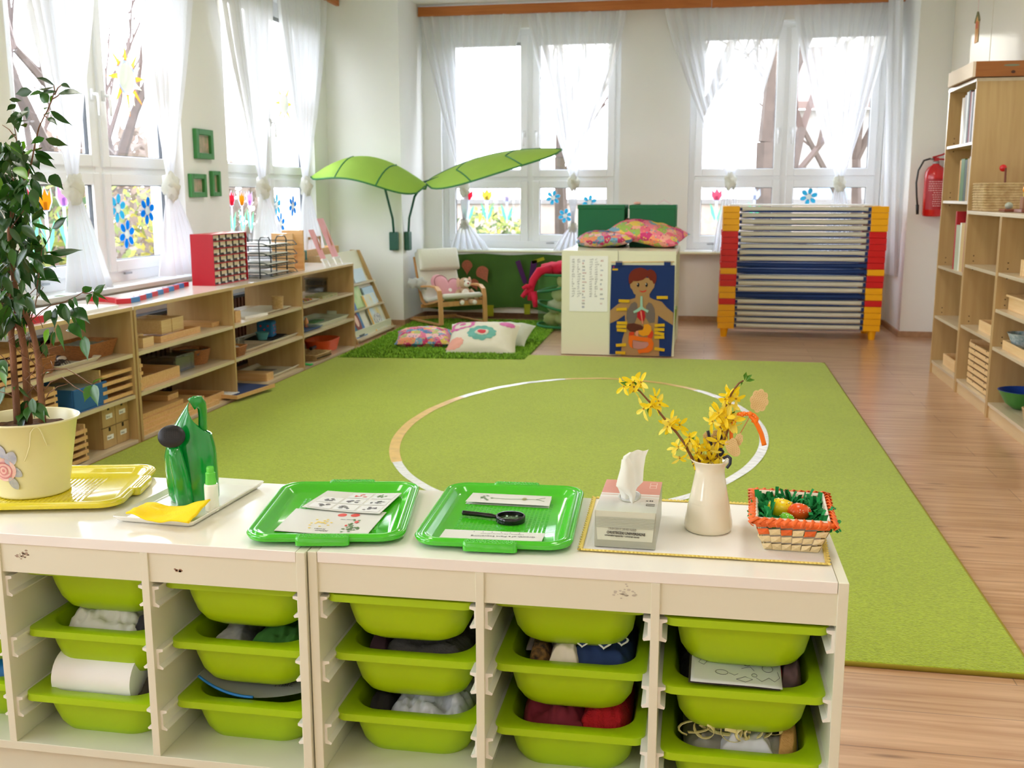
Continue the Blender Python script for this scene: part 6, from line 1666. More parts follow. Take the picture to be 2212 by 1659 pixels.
# printed hearts and dots
tb2 = tubs[('R', 1, 1)]
for (a, b, s) in ((.02, -.150, .015), (.062, -.146, .019), (.095, -.128, .017), (.035, -.118, .013), (.078, -.106, .015), (-.012, -.120, .013)):
    pts = []; z = .030
    for k in range(20):
        q = 2 * pi * k / 20; x = 16 * sin(q) ** 3; y = 13 * cos(q) - 5 * cos(2 * q) - 2 * cos(3 * q) - cos(4 * q)
        pts.append(Vector((a + x / 16 * s * .8, b + y / 16 * s * .7, z + y / 16 * s * .3)))
    hp2 = MB().prism(pts, (0, -.0003, .001)).build('heart_print', paper, navy)
    pts2 = [p.lerp(Vector((a, b, z)), .32) + Vector((0, -.0003, .0013)) for p in pts]
    MB().prism(pts2, (0, -.0002, .0008)).build('heart_centre', mat('navy_heart', (34, 56, 104), .9), hp2)
fabric_in(('R', 1, 2), dk('dark_red_cloth', (112, 22, 40)), 'dark red sheer cloth in the bottom tub of the middle column, right unit', h=.020, seed=10, x0=-.92, x1=.25, amp=.026, fr=5)
fabric_in(('R', 1, 2), dk('scarlet_plush', (176, 10, 22), bump=.6, bscale=180), 'scarlet plush in the bottom tub of the middle column, right unit', h=.020, seed=11, x0=.1, x1=.98, amp=.02)
fabric_in(('R', 2, 0), dk('grey_sheet', (110, 104, 104)), 'grey sheet in the top tub of the rightmost column', h=-.004, seed=12, x0=-.85, x1=.3, amp=.004)
fabric_in(('R', 2, 0), dk('purple_dark', (52, 34, 70)), 'dark purple cloth in the top tub of the rightmost column', h=-.006, seed=13, x0=.2, x1=.95, amp=.006)
fabric_in(('R', 2, 1), dk('deep_violet', (34, 26, 52)), 'deep violet cloth in the middle tub of the rightmost column', h=.006, seed=15, x0=-.98, x1=-.2, amp=.02)
fabric_in(('R', 2, 1), dk('red_felt', (170, 18, 26)), 'red felt beside the colouring page in the middle tub of the rightmost column', h=.004, seed=16, x0=.35, x1=.72, amp=.008)
fabric_in(('R', 2, 1), dk('dark_print', (60, 54, 58), c2=(110, 80, 84), vscale=20), 'dark patterned cloth at the right of the middle tub, rightmost column', h=.014, seed=17, x0=.6, x1=1, amp=.01)
# colouring page
tb2 = tubs[('R', 2, 1)]
cp_ = thing('colouring_page', 'white colouring page with line drawings curling over the middle tub of the rightmost column', 'paper', tb2.location)
cp_.rotation_euler = tb2.rotation_euler
def cpf(u, v, off=0.0):
    x = -.075 + .165 * u + .055 * (1 - v) * 1.0 - .015; y = -.205 + .20 * v + .012 * u
    z = .006 + .004 * sin(u * pi) + .034 * v * v + (.05 * (1 - u) ** 3) * (.3 + v) * .6 - .0 + off
    return Vector((x - .06 * (1 - v), y, z))
MB().grid(cpf, 20, 16).build('sheet', mat('drawing_paper', (216, 220, 216), .6), cp_, smooth=True, solid=.0006)
MB().grid(lambda u, v: cpf(u, v, -.002) + Vector((-.004 + .008 * u * 0, -.002, 0)), 20, 16).build('backing_sheet', mat('dark_backing', (60, 56, 50), .6), cp_, smooth=True)
ln = MB()
def sk(pts): 
    q = [cpf(a, b, .0009) for a, b in pts]; ln.tube(q, .00045, 4)
def circ(cx, cy, r, n=14, ry_=None, a0=0, a1=2 * pi): return [(cx + r * cos(a0 + (a1 - a0) * k / n), cy + (ry_ or r) * sin(a0 + (a1 - a0) * k / n)) for k in range(n + 1)]
sk(circ(.22, .62, .09)); sk(circ(.20, .63, .03)); sk(circ(.24, .61, .035)); sk([(.13, .66), (.10, .75), (.16, .7)]); sk([(.28, .69), (.33, .76), (.3, .66)])
sk([(.16, .5), (.12, .38), (.08, .3), (.14, .28), (.22, .42)]); sk([(.3, .52), (.42, .55), (.52, .62), (.5, .5), (.36, .36), (.26, .34)]); sk(circ(.46, .48, .10, ry_=.06))
sk([(.55, .72), (.58, .6), (.62, .66), (.66, .58), (.7, .66)]); sk(circ(.62, .4, .05)); sk(circ(.6, .38, .02)); sk([(.56, .3), (.66, .34), (.7, .28)])
sk(circ(.34, .2, .07, ry_=.04)); sk([(.42, .2), (.48, .17), (.52, .2)]); sk(circ(.85, .34, .06)); sk([(.82, .4), (.78, .55), (.85, .48), (.88, .6), (.9, .42)])
sk([(.72, .16), (.78, .1), (.86, .18), (.92, .12), (.98, .2), (.96, .3)]); sk(circ(.7, .2, .03)); sk([(.5, .1), (.6, .06), (.68, .12), (.6, .16), (.5, .1)])
ln.build('line_drawing', mat('pencil_line', (90, 90, 92), .8), cp_)
MB().prism([cpf(.80, .86, .001), cpf(.90, .86, .001), cpf(.90, .97, .001), cpf(.80, .97, .001)], (0, 0, .0005)).build('red_badge', mat('red_badge', (190, 30, 40), .6), cp_)
# ribbons
tb2 = tubs[('R', 2, 2)]
fabric_in(('R', 2, 2), dk('pale_net', (150, 150, 140)), 'pale net fabric in the bottom tub of the rightmost column', h=.004, seed=18, amp=.016, x0=-.9)
fabric_in(('R', 2, 2), dk('white_tissue', (206, 208, 216)), 'white tissue paper among the ribbons, bottom tub of the rightmost column', h=.010, seed=19, x0=-.35, x1=.6, amp=.01, y1=-.5)
fabric_in(('R', 2, 2), mat('straw_weave', (196, 150, 86), .8, bump=.4, bscale=100), 'woven straw piece at the right of the bottom tub, rightmost column', h=.018, seed=20, x0=.62, x1=.98, amp=.004)
rib = mat('cream_ribbon', (226, 214, 150), .35)
rr = random.Random(8)
for k in range(9):
    cx_, cy_2 = -.082 + k * .017, -.135 + rr.uniform(-.012, .02); rx, rz = rr.uniform(.014, .028), rr.uniform(.010, .020); ph = rr.uniform(0, 6)
    pts = [Vector((cx_ + rx * cos(ph + q * .42) * (1 + .01 * q), cy_2 + .012 * sin(q * .3), .020 + rz * sin(ph + q * .42))) for q in range(16)]
    o = MB().tube(pts, .005, 6, flat=(1, .12)).build('ribbon_loop', rib, loc=tb2.location, smooth=True); tag(o, 'curled cream ribbon in the bottom tub of the rightmost column, %s from the left' % ('first', 'second', 'third', 'fourth', 'fifth', 'sixth', 'seventh', 'eighth', 'ninth')[k], 'ribbon', 'cream ribbons in the bottom right tub')
# left unit contents
fabric_in(('L', 1, 1), mat('white_bag', (236, 234, 224), .4, trans=.2), 'crumpled white plastic bags in the middle tub, second column from the left', 'bag', 'plastic_bag', h=.024, amp=.03, fr=5, seed=21, x0=-.86, x1=.72, ridge=1.6)
fabric_in(('L', 1, 1), dk('black_net', (50, 48, 52)), 'black net at the right of the middle tub, second column from the left', h=.014, amp=.03, fr=6, seed=22, x0=.55, x1=1)
tb2 = tubs[('L', 1, 2)]
m = MB(); cx_ = Vector((-.09, -.10, .005))
m.tube([(-.105, -.115, .012), (.075, -.115, .012)], .052, 28); o = m.build('paper_roll', mat('roll_white', (240, 240, 236), .7), loc=tb2.location, smooth=True, angle=60); tag(o, 'thick roll of white paper in the bottom tub, second column from the left', 'roll')
fabric_in(('L', 1, 2), dk('dark_brown_cloth', (58, 50, 46)), 'dark cloth beside the paper roll in the bottom tub, second column from the left', h=.012, amp=.016, seed=23, x0=.7, x1=1)
fabric_in(('L', 2, 0), dk('black_cloth', (38, 36, 36)), 'black cloth in the top tub left of the seam', h=-.006, seed=24, amp=.006)
fabric_in(('L', 2, 1), dk('green_felt', (50, 104, 34)), 'green felt strips in the middle tub left of the seam', h=.006, seed=25, x0=.0, x1=1, amp=.016, fr=6)
fabric_in(('L', 2, 1), dk('grey_box_print', (110, 110, 112), c2=(206, 206, 206), vscale=22), 'grey printed packet in the middle tub left of the seam', h=-.004, seed=26, x0=-.72, x1=-.1, amp=.006)
tb2 = tubs[('L', 2, 2)]
t = thing('curved_sheet', 'curved grey sheet with a blue edge in the bottom tub left of the seam', 'sheet', tb2.location)
def cs(u, v, off=0): 
    a = -1 + 2 * u
    return Vector((a * .118, -.168 + .14 * v + .02 * a * a * (1 - v), .002 + .026 * a * a * (1 if a < 0 else .5) + .02 * v + off))
MB().grid(cs, 24, 10).build('sheet', mat('grey_card2', (136, 138, 132), .6), t, smooth=True)
MB().tube([cs(k / 20 * .55, 0, .001) for k in range(21)], .003, 6).build('blue_edge', mat('blue_edge', (30, 120, 200), .5), t, smooth=True)
text_obj('MISIE', .018, mat('pencil_line', (90, 90, 92), .8), t, 'faint_drawing', frame_M(cs(.68, .25, .003), (1, 0, .1), (0, 1, .2)))
fabric_in(('L', 0, 1), dk('dark_red_left', (90, 14, 28)), 'dark red cloth at the left edge of the picture, middle tub', h=.01, seed=27, amp=.012)
fabric_in(('L', 0, 2), mat('blue_sheet', (20, 110, 170), .5), 'blue sheet at the left edge of the picture, bottom tub', 'sheet', 'sheet', h=.02, seed=28, amp=.01)

# ================================================================== ON TOP
ZT_ = UT
def T(x, y, z=ZT_): return P(x, y, Z=z)
def tray2(label, cx, cy, hx, hy, rz, m, handles='y', h=.020, group=None):
    t = thing('serving_tray', label, 'tray', (cx, cy, ZT_ + .0005), rz, group)
    r = .05; f = .020
    def ring(z, d, rad=None): return rrect(0, 0, z, hx - d, hy - d, (rad or r) - d * .6, 10)
    rings = [ring(h - .012, .003), ring(h - .004, 0), ring(h, .004), ring(h - .001, .007), ring(h - .004, .010), ring(h - .001, .013), ring(h, .017), ring(h - .004, .022), ring(.008, .030), ring(.0035, .036)]
    MB().loft(rings, cap0=False).build('tray_body', m, t, smooth=True, angle=80)
    MB().loft([ring(h - .012, .003), ring(h - .014, .012), ring(.004, .032), ring(0, .038)], cap0=False).build('underside', m, t, smooth=True)
    mb = MB(); nx = 22; ny = 26
    for a in range(nx):
        for b in range(ny):
            x, y = (a - nx / 2 + .5) * .0085 * (1 if handles == 'y' else 1.2), (b - ny / 2 + .5) * .0085
            if abs(x) < hx - .05 and abs(y) < hy - .05: mb.box(x - .0026, y - .0026, .003, x + .0026, y + .0026, .0042)
    mb.build('raised_pattern', m, t)
    for s in (-1, 1):
        w = .052
        if handles == 'y':
            hm = MB().loft([rrect(0, s * (hy - .002), h - .016, w, .012, .008, 4), rrect(0, s * (hy - .002), h - .002, w, .013, .009, 4), rrect(0, s * (hy - .002), h + .001, w - .002, .011, .008, 4)])
        else:
            hm = MB().loft([rrect(s * (hx - .002), 0, h - .016, .012, w, .008, 4), rrect(s * (hx - .002), 0, h - .002, .013, w, .009, 4), rrect(s * (hx - .002), 0, h + .001, .011, w - .002, .008, 4)])
        ho = hm.build('handle', m, t, smooth=True, angle=50)
        mb = MB()
        for a in range(13):
            for b in range(3):
                u, v = (a - 6) * .0072 + (b % 2) * .0036, (b - 1) * .006
                if handles == 'y': mb.ell((u, s * (hy - .002) + v, h + .001), (.0021, .0018, .0018), 6, 4)
                else: mb.ell((s * (hx - .002) + v, u, h + .001), (.0018, .0021, .0018), 6, 4)
        mb.build('grip_dots', m, ho, smooth=True)
    return t
tg = mat('bright_green_plastic', (66, 190, 30), .12, spec=.6, coat=.4)
ty = mat('bright_yellow_plastic', (222, 206, 30), .14, spec=.6, coat=.4)
t1 = tray2('left bright green tray holding the laminated picture cards', -.745, 2.018, .157, .197, radians(10.5), tg, group='bright green trays')
t2 = tray2('right bright green tray holding the magnifying glass', -.396, 2.052, .155, .205, radians(3.0), tg, group='bright green trays')
ty_ = tray2('glossy yellow tray under the fig pot', -1.462, 2.066, .215, .165, radians(14), ty, handles='x')
lam = mat('laminated_sheet', (232, 234, 226), .12, spec=.6, coat=.5)
def card_on(name, label, c4, z0, m=lam, thk=.001, curl=0.0):
    """laminated card given by four pixel corners (front-left, front-right, back-right, back-left)"""
    q = [P(x, y, Z=z0) for x, y in c4]; o = q[0].copy()
    t = thing(name, label, 'card', o)
    f = lambda u, v, off=0: (q[0].lerp(q[1], u)).lerp(q[3].lerp(q[2], u), v) - o + Vector((0, 0, off + curl * (u - .5) ** 2))
    MB().grid(lambda u, v: f(u, v, thk), 10, 4).grid(lambda u, v: f(u, v, 0), 10, 4, True).build('sheet', m, t, smooth=False)
    return t, f
zt1 = ZT_ + .005
def rect_on(mb, f, u0, v0, u1, v1, off):
    mb.add([f(u0, v0, off), f(u1, v0, off), f(u1, v1, off), f(u0, v1, off)], [(0, 1, 2, 3)])
def fl_oval(mb, f, cu, cv, ru, rv, off, n=14):
    b = len(mb.v); mb.add([f(cu + ru * cos(2 * pi * k / n), cv + rv * sin(2 * pi * k / n), off) for k in range(n)], [tuple(range(n))])
grey_p = mat('print_mid_grey', (150, 150, 150), .5, c2=(200, 200, 200), vscale=120); gcell = mat('print_cell', (214, 216, 212), .3)
dgrn = mat('print_green', (80, 116, 60), .5); rprt = mat('print_red', (206, 60, 46), .5); ink = mat('print_ink', (90, 90, 92), .5)
t, f = card_on('picture_card', 'laminated sheet of small grey plant drawings in the back of the left green tray', ((652, 1098), (820, 1113), (868, 1068), (708, 1063)), zt1 + .003, curl=.01)
mc = MB(); mg = MB(); mr = MB(); mgr = MB()
for r_ in range(3):
    for c_ in range(3):
        if r_ == 2 and c_ == 0: continue
        u0, v0 = .06 + c_ * .31, .06 + r_ * .31
        rect_on(mc, f, u0, v0, u0 + .28, v0 + .27, .0014)
        tgt = mg if not (r_ == 2) else (mr if c_ == 1 else mgr)
        rr = random.Random(r_ * 3 + c_)
        for k in range(7): fl_oval(tgt, f, u0 + .14 + rr.uniform(-.07, .07), v0 + .14 + rr.uniform(-.06, .06), rr.uniform(.01, .035), rr.uniform(.01, .04), .0018 + k * .00004)
mc.build('picture_cells', gcell, t); mg.build('grey_drawings', ink, t); mr.build('red_drawing', rprt, t); mgr.build('green_drawing', dgrn, t)
t, f = card_on('picture_card', 'large laminated sheet with strawberries and flowers in the front of the left green tray', ((592, 1148), (790, 1160), (835, 1108), (640, 1100)), zt1, curl=.004)
m = MB(); fl_oval(m, f, .56, .80, .05, .07, .0014); fl_oval(m, f, .70, .81, .05, .07, .0014); m.build('two_red_circles', rprt, t)
m = MB(); my = MB(); rr = random.Random(5)
for k in range(34): fl_oval(m, f, .76 + rr.gauss(0, .045), .28 + rr.gauss(0, .14), .016, .022, .0014 + k * .00002, 6)
for k in range(18): fl_oval(my, f, .40 + rr.gauss(0, .05), .42 + rr.gauss(0, .07), .016, .024, .0014 + k * .00002, 6)
m.build('green_plant_print', dgrn, t); my.build('yellow_flower_print', mat('print_yellow', (222, 196, 90), .5), t)
m = MB(); fl_oval(m, f, .78, .52, .022, .05, .0022); fl_oval(m, f, .70, .36, .014, .03, .0022); m.build('red_fruit_print', rprt, t)
def text_on(s, f, u, v, size, m, t, flip=True, nm='lettering'):
    o = f(u, v, .0016); ex = (f(u - .05, v, .0016) - o) if flip else (f(u + .05, v, .0016) - o); ey = (f(u, v - .05, .0016) - o) if flip else (f(u, v + .05, .0016) - o)
    ex.normalize(); ey = (ey - ex * ey.dot(ex)).normalized()
    return text_obj(s, size, m, t, nm, frame_M(o, ex, ey), extrude=.0001)
text_on('Kwiat', f, .52, .20, .010, ink, t); text_on('jabłoni', f, .56, .13, .010, ink, t); text_on('owoc róży', f, .72, .62, .006, ink, t)
t, f = card_on('picture_card', 'long laminated strips with a seedling drawing, back of the right green tray', ((1005, 1088), (1186, 1098), (1192, 1077), (1022, 1069)), zt1, thk=.005)
m = MB(); fl_oval(m, f, .68, .55, .03, .14, .0056); m.build('seed_print', mat('print_olive', (150, 150, 90), .5), t)
m = MB(); rr = random.Random(6)
for k in range(8): fl_oval(m, f, .22 + rr.gauss(0, .04), .5 + rr.gauss(0, .12), .02, .04, .0056 + k * .00003, 6)
m.tube([f(.28, .5, .0058), f(.45, .45, .0058), f(.65, .52, .0058), f(.82, .55, .0058), f(.93, .75, .0058)], .0004, 4).tube([f(.82, .55, .0058), f(.93, .4, .0058)], .0004, 4); m.build('seedling_print', dgrn, t)
t, f = card_on('picture_card', 'laminated sequencing sheet at the front of the right green tray', ((944, 1168), (1170, 1170), (1178, 1153), (962, 1144)), zt1)
text_on('Growth of a Plant Sequencing', f, .92, .50, .0105, ink, t); text_on('Put the pictures in order to show how a plant grows', f, .80, .72, .004, ink, t)
m = MB()
for k in range(6): fl_oval(m, f, .3 + k * .09, .86, .006, .035, .0014)
m.build('little_seedlings', ink, t)
# magnifying glass
mc_ = P(1103, 1117, Z=ZT_ + .014)
t = thing('magnifying_glass', 'black magnifying glass lying in the right green tray', 'magnifying glass', (mc_.x, mc_.y, ZT_ + .0055), radians(171))
rg = .0300
m = MB(); N = 36
m.loft([[Vector(((rg + dr) * cos(2 * pi * k / N), (rg + dr) * sin(2 * pi * k / N), z)) for k in range(N)] for dr, z in ((0, 0), (.0005, .002), (.0005, .011), (-.001, .013), (-.0035, .013), (-.004, .011), (-.004, .001), (-.002, 0), (0, 0))], cap0=False, cap1=False)
m.build('lens_ring', mat('gloss_black', (16, 16, 18), .15), t, smooth=True, angle=60)
MB().lathe([(.0268, .005), (.0268, .0055), (.012, .0075), (.001, .008)], n=30, cap1=True).build('lens', glass_mat('lens_glass', (214, 232, 214), .25, .05), t, smooth=True)
MB().tube([(rg - .001, 0, .006), (rg + .006, 0, .006), (rg + .012, 0, .0065), (rg + .05, 0, .007), (rg + .074, 0, .007), (rg + .076, 0, .007)], lambda s_: .0042 if s_ < .25 else .0052, 12).build('handle', mat('gloss_black', (16, 16, 18), .15), t, smooth=True)
# white plate
q = [T(270, 1132), T(430, 1143), T(550, 1050), T(402, 1040)]
pc = (q[0] + q[1] + q[2] + q[3]) / 4
t = thing('plate', 'white rectangular ceramic plate under the green watering can', 'plate', (pc.x, pc.y, ZT_ + .0005), radians(-3))
cer = mat('white_ceramic', (240, 238, 230), .08, spec=.7, coat=.5)
hx, hy = .093, .160
MB().loft([rrect(0, 0, 0, hx - .012, hy - .012, .01, 5), rrect(0, 0, .004, hx - .006, hy - .006, .01, 5), rrect(0, 0, .013, hx, hy, .008, 5), rrect(0, 0, .0145, hx - .001, hy - .001, .008, 5), rrect(0, 0, .013, hx - .003, hy - .003, .008, 5), rrect(0, 0, .006, hx - .011, hy - .011, .008, 5), rrect(0, 0, .005, hx - .02, hy - .02, .008, 5)]).build('plate_body', cer, t, smooth=True, angle=60)
# watering can
wc = Vector((-1.093, 2.055, ZT_ + .006)); gcan = mat('green_can_plastic', (0, 142, 50), .16, spec=.6, coat=.35)
t = thing('watering_can', 'green plastic watering can with a black rose on the white plate', 'watering can', wc)
NN = 40
def canring(s):
    """s 0..1 from the foot to the slanting mouth: low on the right, rising to a hood at the left"""
    out = []
    for k in range(NN):
        a = 2 * pi * k / NN; ca, sa = cos(a), sin(a)
        ztop = .148 + .074 * ((1 + cos(a - radians(212))) / 2) ** 1.3
        z = ztop * s; h = z / .222
        xl = -.054 - .006 * sin(min(1, h / .4) * pi * .5) + .066 * max(0, (h - .45) / .55) ** 1.55
        xr = .058 - .004 * h - .028 * max(0, (h - .5) / .5) ** 1.2
        foot = .93 + .07 * min(1, s * 14)
        hy_ = (.044 - .004 * h - .022 * max(0, (h - .45) / .55) ** 1.3) * foot
        out.append(Vector(((xl + xr) / 2 + (xr - xl) / 2 * ca * foot, hy_ * sa, z)))
    return out
ringsc = [canring(s) for s in (0, .02, .06, .15, .3, .45, .6, .7, .8, .88, .94, .98, 1.0)]
inn = [[p.lerp(Vector((.012, .0, p.z)), .09) for p in canring(s)] for s in (1.0, .9, .7, .5)]
MB().loft(ringsc + inn, cap1=True).build('body', gcan, t, smooth=True)
def pk(x, y, Y=2.055): return P(x, y, Y=Y) - wc
m = MB()
m.tube([pk(413, 874, 2.045), pk(421, 869, 2.05), pk(430, 868, 2.062), pk(436, 877, 2.075), pk(438, 895, 2.084), pk(438, 915, 2.086), pk(440, 945, 2.08)], .0095, 12, flat=(.6, 1.5))
m.build('handle', gcan, t, smooth=True)
m = MB(); m.tube([pk(403, 1092, 2.018), pk(396, 1060, 2.008), pk(388, 1020, 2.0), pk(380, 985, 1.998), pk(374, 962, 1.998)], .021, 16, .0125); m.build('spout', gcan, t, smooth=True)
rc = pk(371, 943, 1.995)
fw_ = (Vector((0, 0, CAMZ)) - (rc + wc)).normalized(); fw_ = (fw_ + Vector((-.15, 0, .1))).normalized()
ex = fw_.cross(Vector((0, 0, 1))).normalized(); ey = ex.cross(fw_)
def disc_ring(r, d): return [rc + ex * (r * cos(2 * pi * k / 32)) + ey * (r * .86 * sin(2 * pi * k / 32)) + fw_ * d for k in range(32)]
m = MB().loft([disc_ring(.010, -.022), disc_ring(.016, -.012), disc_ring(.028, -.001), disc_ring(.0285, .003), disc_ring(.027, .005), disc_ring(.014, .0075), disc_ring(.002, .008)])
ro = m.build('rose', mat('matt_black_plastic', (20, 20, 22), .4), t, smooth=True)
m = MB()
for a in range(-3, 4):
    for b in range(-2, 3):
        p = rc + ex * a * .0045 + ey * (b * .004 + .006) + fw_ * .0083
        m.ell(p, .0006, 6, 4)
m.build('rose_holes', mat('hole_black', (4, 4, 4), .9), ro)
# spray bottle
sp = T(459, 1108); sp.z = ZT_ + .006
t = thing('spray_bottle', 'small white spray bottle with a translucent green cap on the plate', 'bottle', sp)
MB().lathe([(.0135, 0), (.0145, .002), (.0145, .055), (.0135, .058), (.012, .0585)], n=24, cap1=True).build('bottle', mat('white_bottle', (240, 242, 226), .25), t, smooth=True, angle=60)
gc2 = mat('translucent_green', (120, 226, 90), .2, spec=.6, trans=.3)
MB().lathe([(.012, .0586), (.012, .058), (.0105, .072), (.0105, .082), (.008, .084), (.008, .093), (.007, .0955)], n=20, cap1=True).build('cap', gc2, t, smooth=True, angle=40)
# yellow cloth
o0 = T(272, 1118); t = thing('cleaning_cloth', 'folded yellow cleaning cloth with a raised corner at the front of the plate', 'cloth', (o0.x, o0.y, ZT_ + .012))
A, B_, C_, D_ = [v - t.location for v in (P(272, 1112, Z=ZT_ + .02), P(408, 1134, Z=ZT_ + .018), P(455, 1093, Z=ZT_ + .03), P(318, 1090, Z=ZT_ + .02))]
def ycf(u, v):
    p = A.lerp(B_, u).lerp(D_.lerp(C_, u), v)
    return p + Vector((0, 0, .004 * sin(u * 8 + 1) + .018 * max(0, u - .62) ** 1.4 * (0.3 + v) * 2 + .003 * noise.noise(Vector((u * 5, v * 4, 0)))))
MB().grid(ycf, 30, 16).build('cloth', mat('yellow_viscose', (250, 214, 0), .85, bump=.2, bscale=300), t, smooth=True, solid=.0035)
# placemat
mm = [T(1254, 1190), T(1788, 1222), T(1766, 1098), T(1284, 1078)]
o0 = mm[0].copy(); t = thing('placemat', 'white placemat with a yellow crochet edge under the tissue box and vase', 'placemat', (o0.x, o0.y, ZT_ + .0004))
mf = lambda u, v, off=0.0: (mm[0].lerp(mm[1], u)).lerp(mm[3].lerp(mm[2], u), v) - o0 + Vector((0, 0, off + .0008 * (1 + noise.noise(Vector((u * 9, v * 6, 1))))))
MB().grid(lambda u, v: mf(u, v, .0006), 50, 24).build('linen', mat('white_linen', (238, 238, 234), .9, bump=.1, bscale=400), t, smooth=True)
yc = mat('yellow_crochet', (236, 214, 116), .85, bump=.4, bscale=300)
m = MB()
edge = [(k / 60, 0) for k in range(60)] + [(1, k / 24) for k in range(24)] + [(1 - k / 60, 1) for k in range(60)] + [(0, 1 - k / 24) for k in range(25)]
m.tube([mf(a, b, .002) for a, b in edge], .0028, 6, flat=(1.6, .6))
for i, (a, b) in enumerate(edge):
    m.ell(mf(a, b, .003) + Vector(((.003 if a >= 1 else -.003 if a <= 0 else 0), (-.003 if b <= 0 else .003 if b >= 1 else 0), 0)), (.0035, .0035, .0018), 6, 4)
m.build('crochet_edge', yc, t, smooth=True)
# tissue box
tx = Vector((-.1945, 1.911, ZT_ + .003)); tw, td, thh = .116, .222, .072
t = thing('tissue_box', 'silver and pink cardboard tissue box with a tissue pulled up', 'tissue box', tx, radians(-.5))
def tissue_mat():
    m = bpy.data.materials.new('tissue_box_print'); m.use_nodes = True; nt = m.node_tree; b = nt.nodes['Principled BSDF']
    b.inputs['Roughness'].default_value = .28; b.inputs['Metallic'].default_value = .35
    tc = nt.nodes.new('ShaderNodeTexCoord'); s = nt.nodes.new('ShaderNodeSeparateXYZ'); nt.links.new(tc.outputs['Object'], s.inputs[0])
    r = nt.nodes.new('ShaderNodeValToRGB'); mr = nt.nodes.new('ShaderNodeMapRange'); mr.inputs['From Min'].default_value = 0; mr.inputs['From Max'].default_value = td
    nt.links.new(s.outputs['Y'], mr.inputs[0]); nt.links.new(mr.outputs[0], r.inputs[0])
    e = r.color_ramp.elements; cs_ = [(0, (206, 212, 196)), (.22, (210, 212, 204)), (.40, (232, 222, 214)), (.48, (246, 244, 240)), (.50, (206, 150, 120)), (.515, (246, 240, 236)), (.545, (246, 240, 236)), (.56, (226, 150, 130)), (1, (228, 152, 130))]
    e[0].position, e[0].color = 0, lin(cs_[0][1]); e[1].position, e[1].color = 1, lin(cs_[-1][1])
    for p_, c_ in cs_[1:-1]: x = e.new(p_); x.color = lin(c_)
    nt.links.new(r.outputs[0], b.inputs['Base Color']); return m
silver = mat('silver_card', (176, 180, 166), .32, metal=.3)
m = MB(); m.mat(0).box(0, 0, 0, tw, td, thh - .001).mat(1).box(0, 0, thh - .001, tw, td, thh); m.build('carton', [silver, tissue_mat()], t, bevel=.001)
MB().prism([(0.001, -.0012, thh), (tw - .001, -.0012, thh), (tw - .006, -.0022, .015), (.006, -.0022, .015)], (0, .001, 0)).build('front_flap', mat('flap_card', (206, 210, 190), .35, metal=.1), t)
m = MB()
for k in range(7): m.box(.002, -.0032, thh - .013 - k * .0032, tw - .002, -.0022, thh - .012 - k * .0032)
m.build('embossed_lines', mat('line_silver', (176, 180, 160), .4), t)
tink = mat('box_ink', (60, 56, 54), .5)
text_obj('19.01.2017 20:40 NIED', .0062, mat('date_ink', (150, 150, 140), .6), t, 'lettering', frame_M((.026, -.0034, .0365), (1, 0, -.02), (0, 0, 1)), sx=.92)
text_obj('CHUSTECZKI UNIWERSALNE', .0072, tink, t, 'lettering', frame_M((.0235, -.0034, .0285), (1, 0, -.02), (0, 0, 1)), sx=.78, bold=.0001)
text_obj('univerzální kapesníky • universal tissues', .0048, tink, t, 'lettering', frame_M((.020, -.0034, .0235), (1, 0, -.02), (0, 0, 1)), sx=.86)
fr_ = mat('outline_white', (246, 224, 214), .3)
for (a, b) in ((.094, .168), (.094, .190)):
    m = MB(); m.box(a - .001, b, thh, a + .013, b + .001, thh + .0004).box(a - .001, b + .018, thh, a + .013, b + .019, thh + .0004).box(a - .001, b, thh, a, b + .019, thh + .0004).box(a + .012, b, thh, a + .013, b + .019, thh + .0004).build('outlined_badge', fr_, t)
text_obj('x 50', .008, tink, t, 'lettering', frame_M((.092, .075, thh + .0003), (1, 0, 0), (0, 1, 0)))
m = MB(); m.tube([(.094, .045, thh + .0006), (.110, .045, thh + .0006), (.110, .055, thh + .0006), (.094, .055, thh + .0006), (.094, .045, thh + .0006)], .0005, 4); m.build('size_mark', tink, t)
m = MB(); m.loft([[Vector((tw * .5 + r_ * cos(2 * pi * k / 28), .105 + r_ * 2.0 * sin(2 * pi * k / 28), thh + z)) for k in range(28)] for r_, z in ((.022, .0006), (.0205, .0012), (.020, .0002))], cap0=False, cap1=False)
m.build('opening_edge', silver, t)
MB().prism([(tw * .5 + .0195 * cos(2 * pi * k / 28), .105 + .039 * sin(2 * pi * k / 28), thh + .0002) for k in range(28)], (0, 0, .0004)).build('film', mat('clear_film', (200, 204, 204), .12, spec=.8, metal=.2), t)
# the tissue
def tis(px_list, Y): return [P(x, y, Y=Y) - tx for x, y in px_list]
tp = mat('tissue_paper', (238, 238, 228), .9, trans=.35)
lft = tis([(1345, 1100), (1340, 1070), (1330, 1045), (1338, 1030), (1340, 1005), (1346, 985), (1360, 975)], 2.0)
rgt = tis([(1362, 1085), (1372, 1060), (1376, 1052), (1388, 1040), (1390, 1010), (1394, 985), (1400, 971)], 2.02)
def ts(u, v):
    k = v * (len(lft) - 1); i = min(int(k), len(lft) - 2); fr2 = k - i
    a = lft[i].lerp(lft[i + 1], fr2); b = rgt[i].lerp(rgt[i + 1], fr2)
    return a.lerp(b, u) + Vector((0, -.016 * sin(u * pi) + .007 * sin(u * 9 + v * 4) * v, .004 * sin(u * pi) * v))
m = MB().grid(ts, 24, 24)
fl = tis([(1362, 1095), (1358, 1072), (1330, 1050), (1333, 1035), (1340, 1010), (1342, 992)], 1.985); fr3 = tis([(1366, 1098), (1373, 1070), (1372, 1050), (1368, 1025), (1366, 1003), (1358, 988)], 1.975)
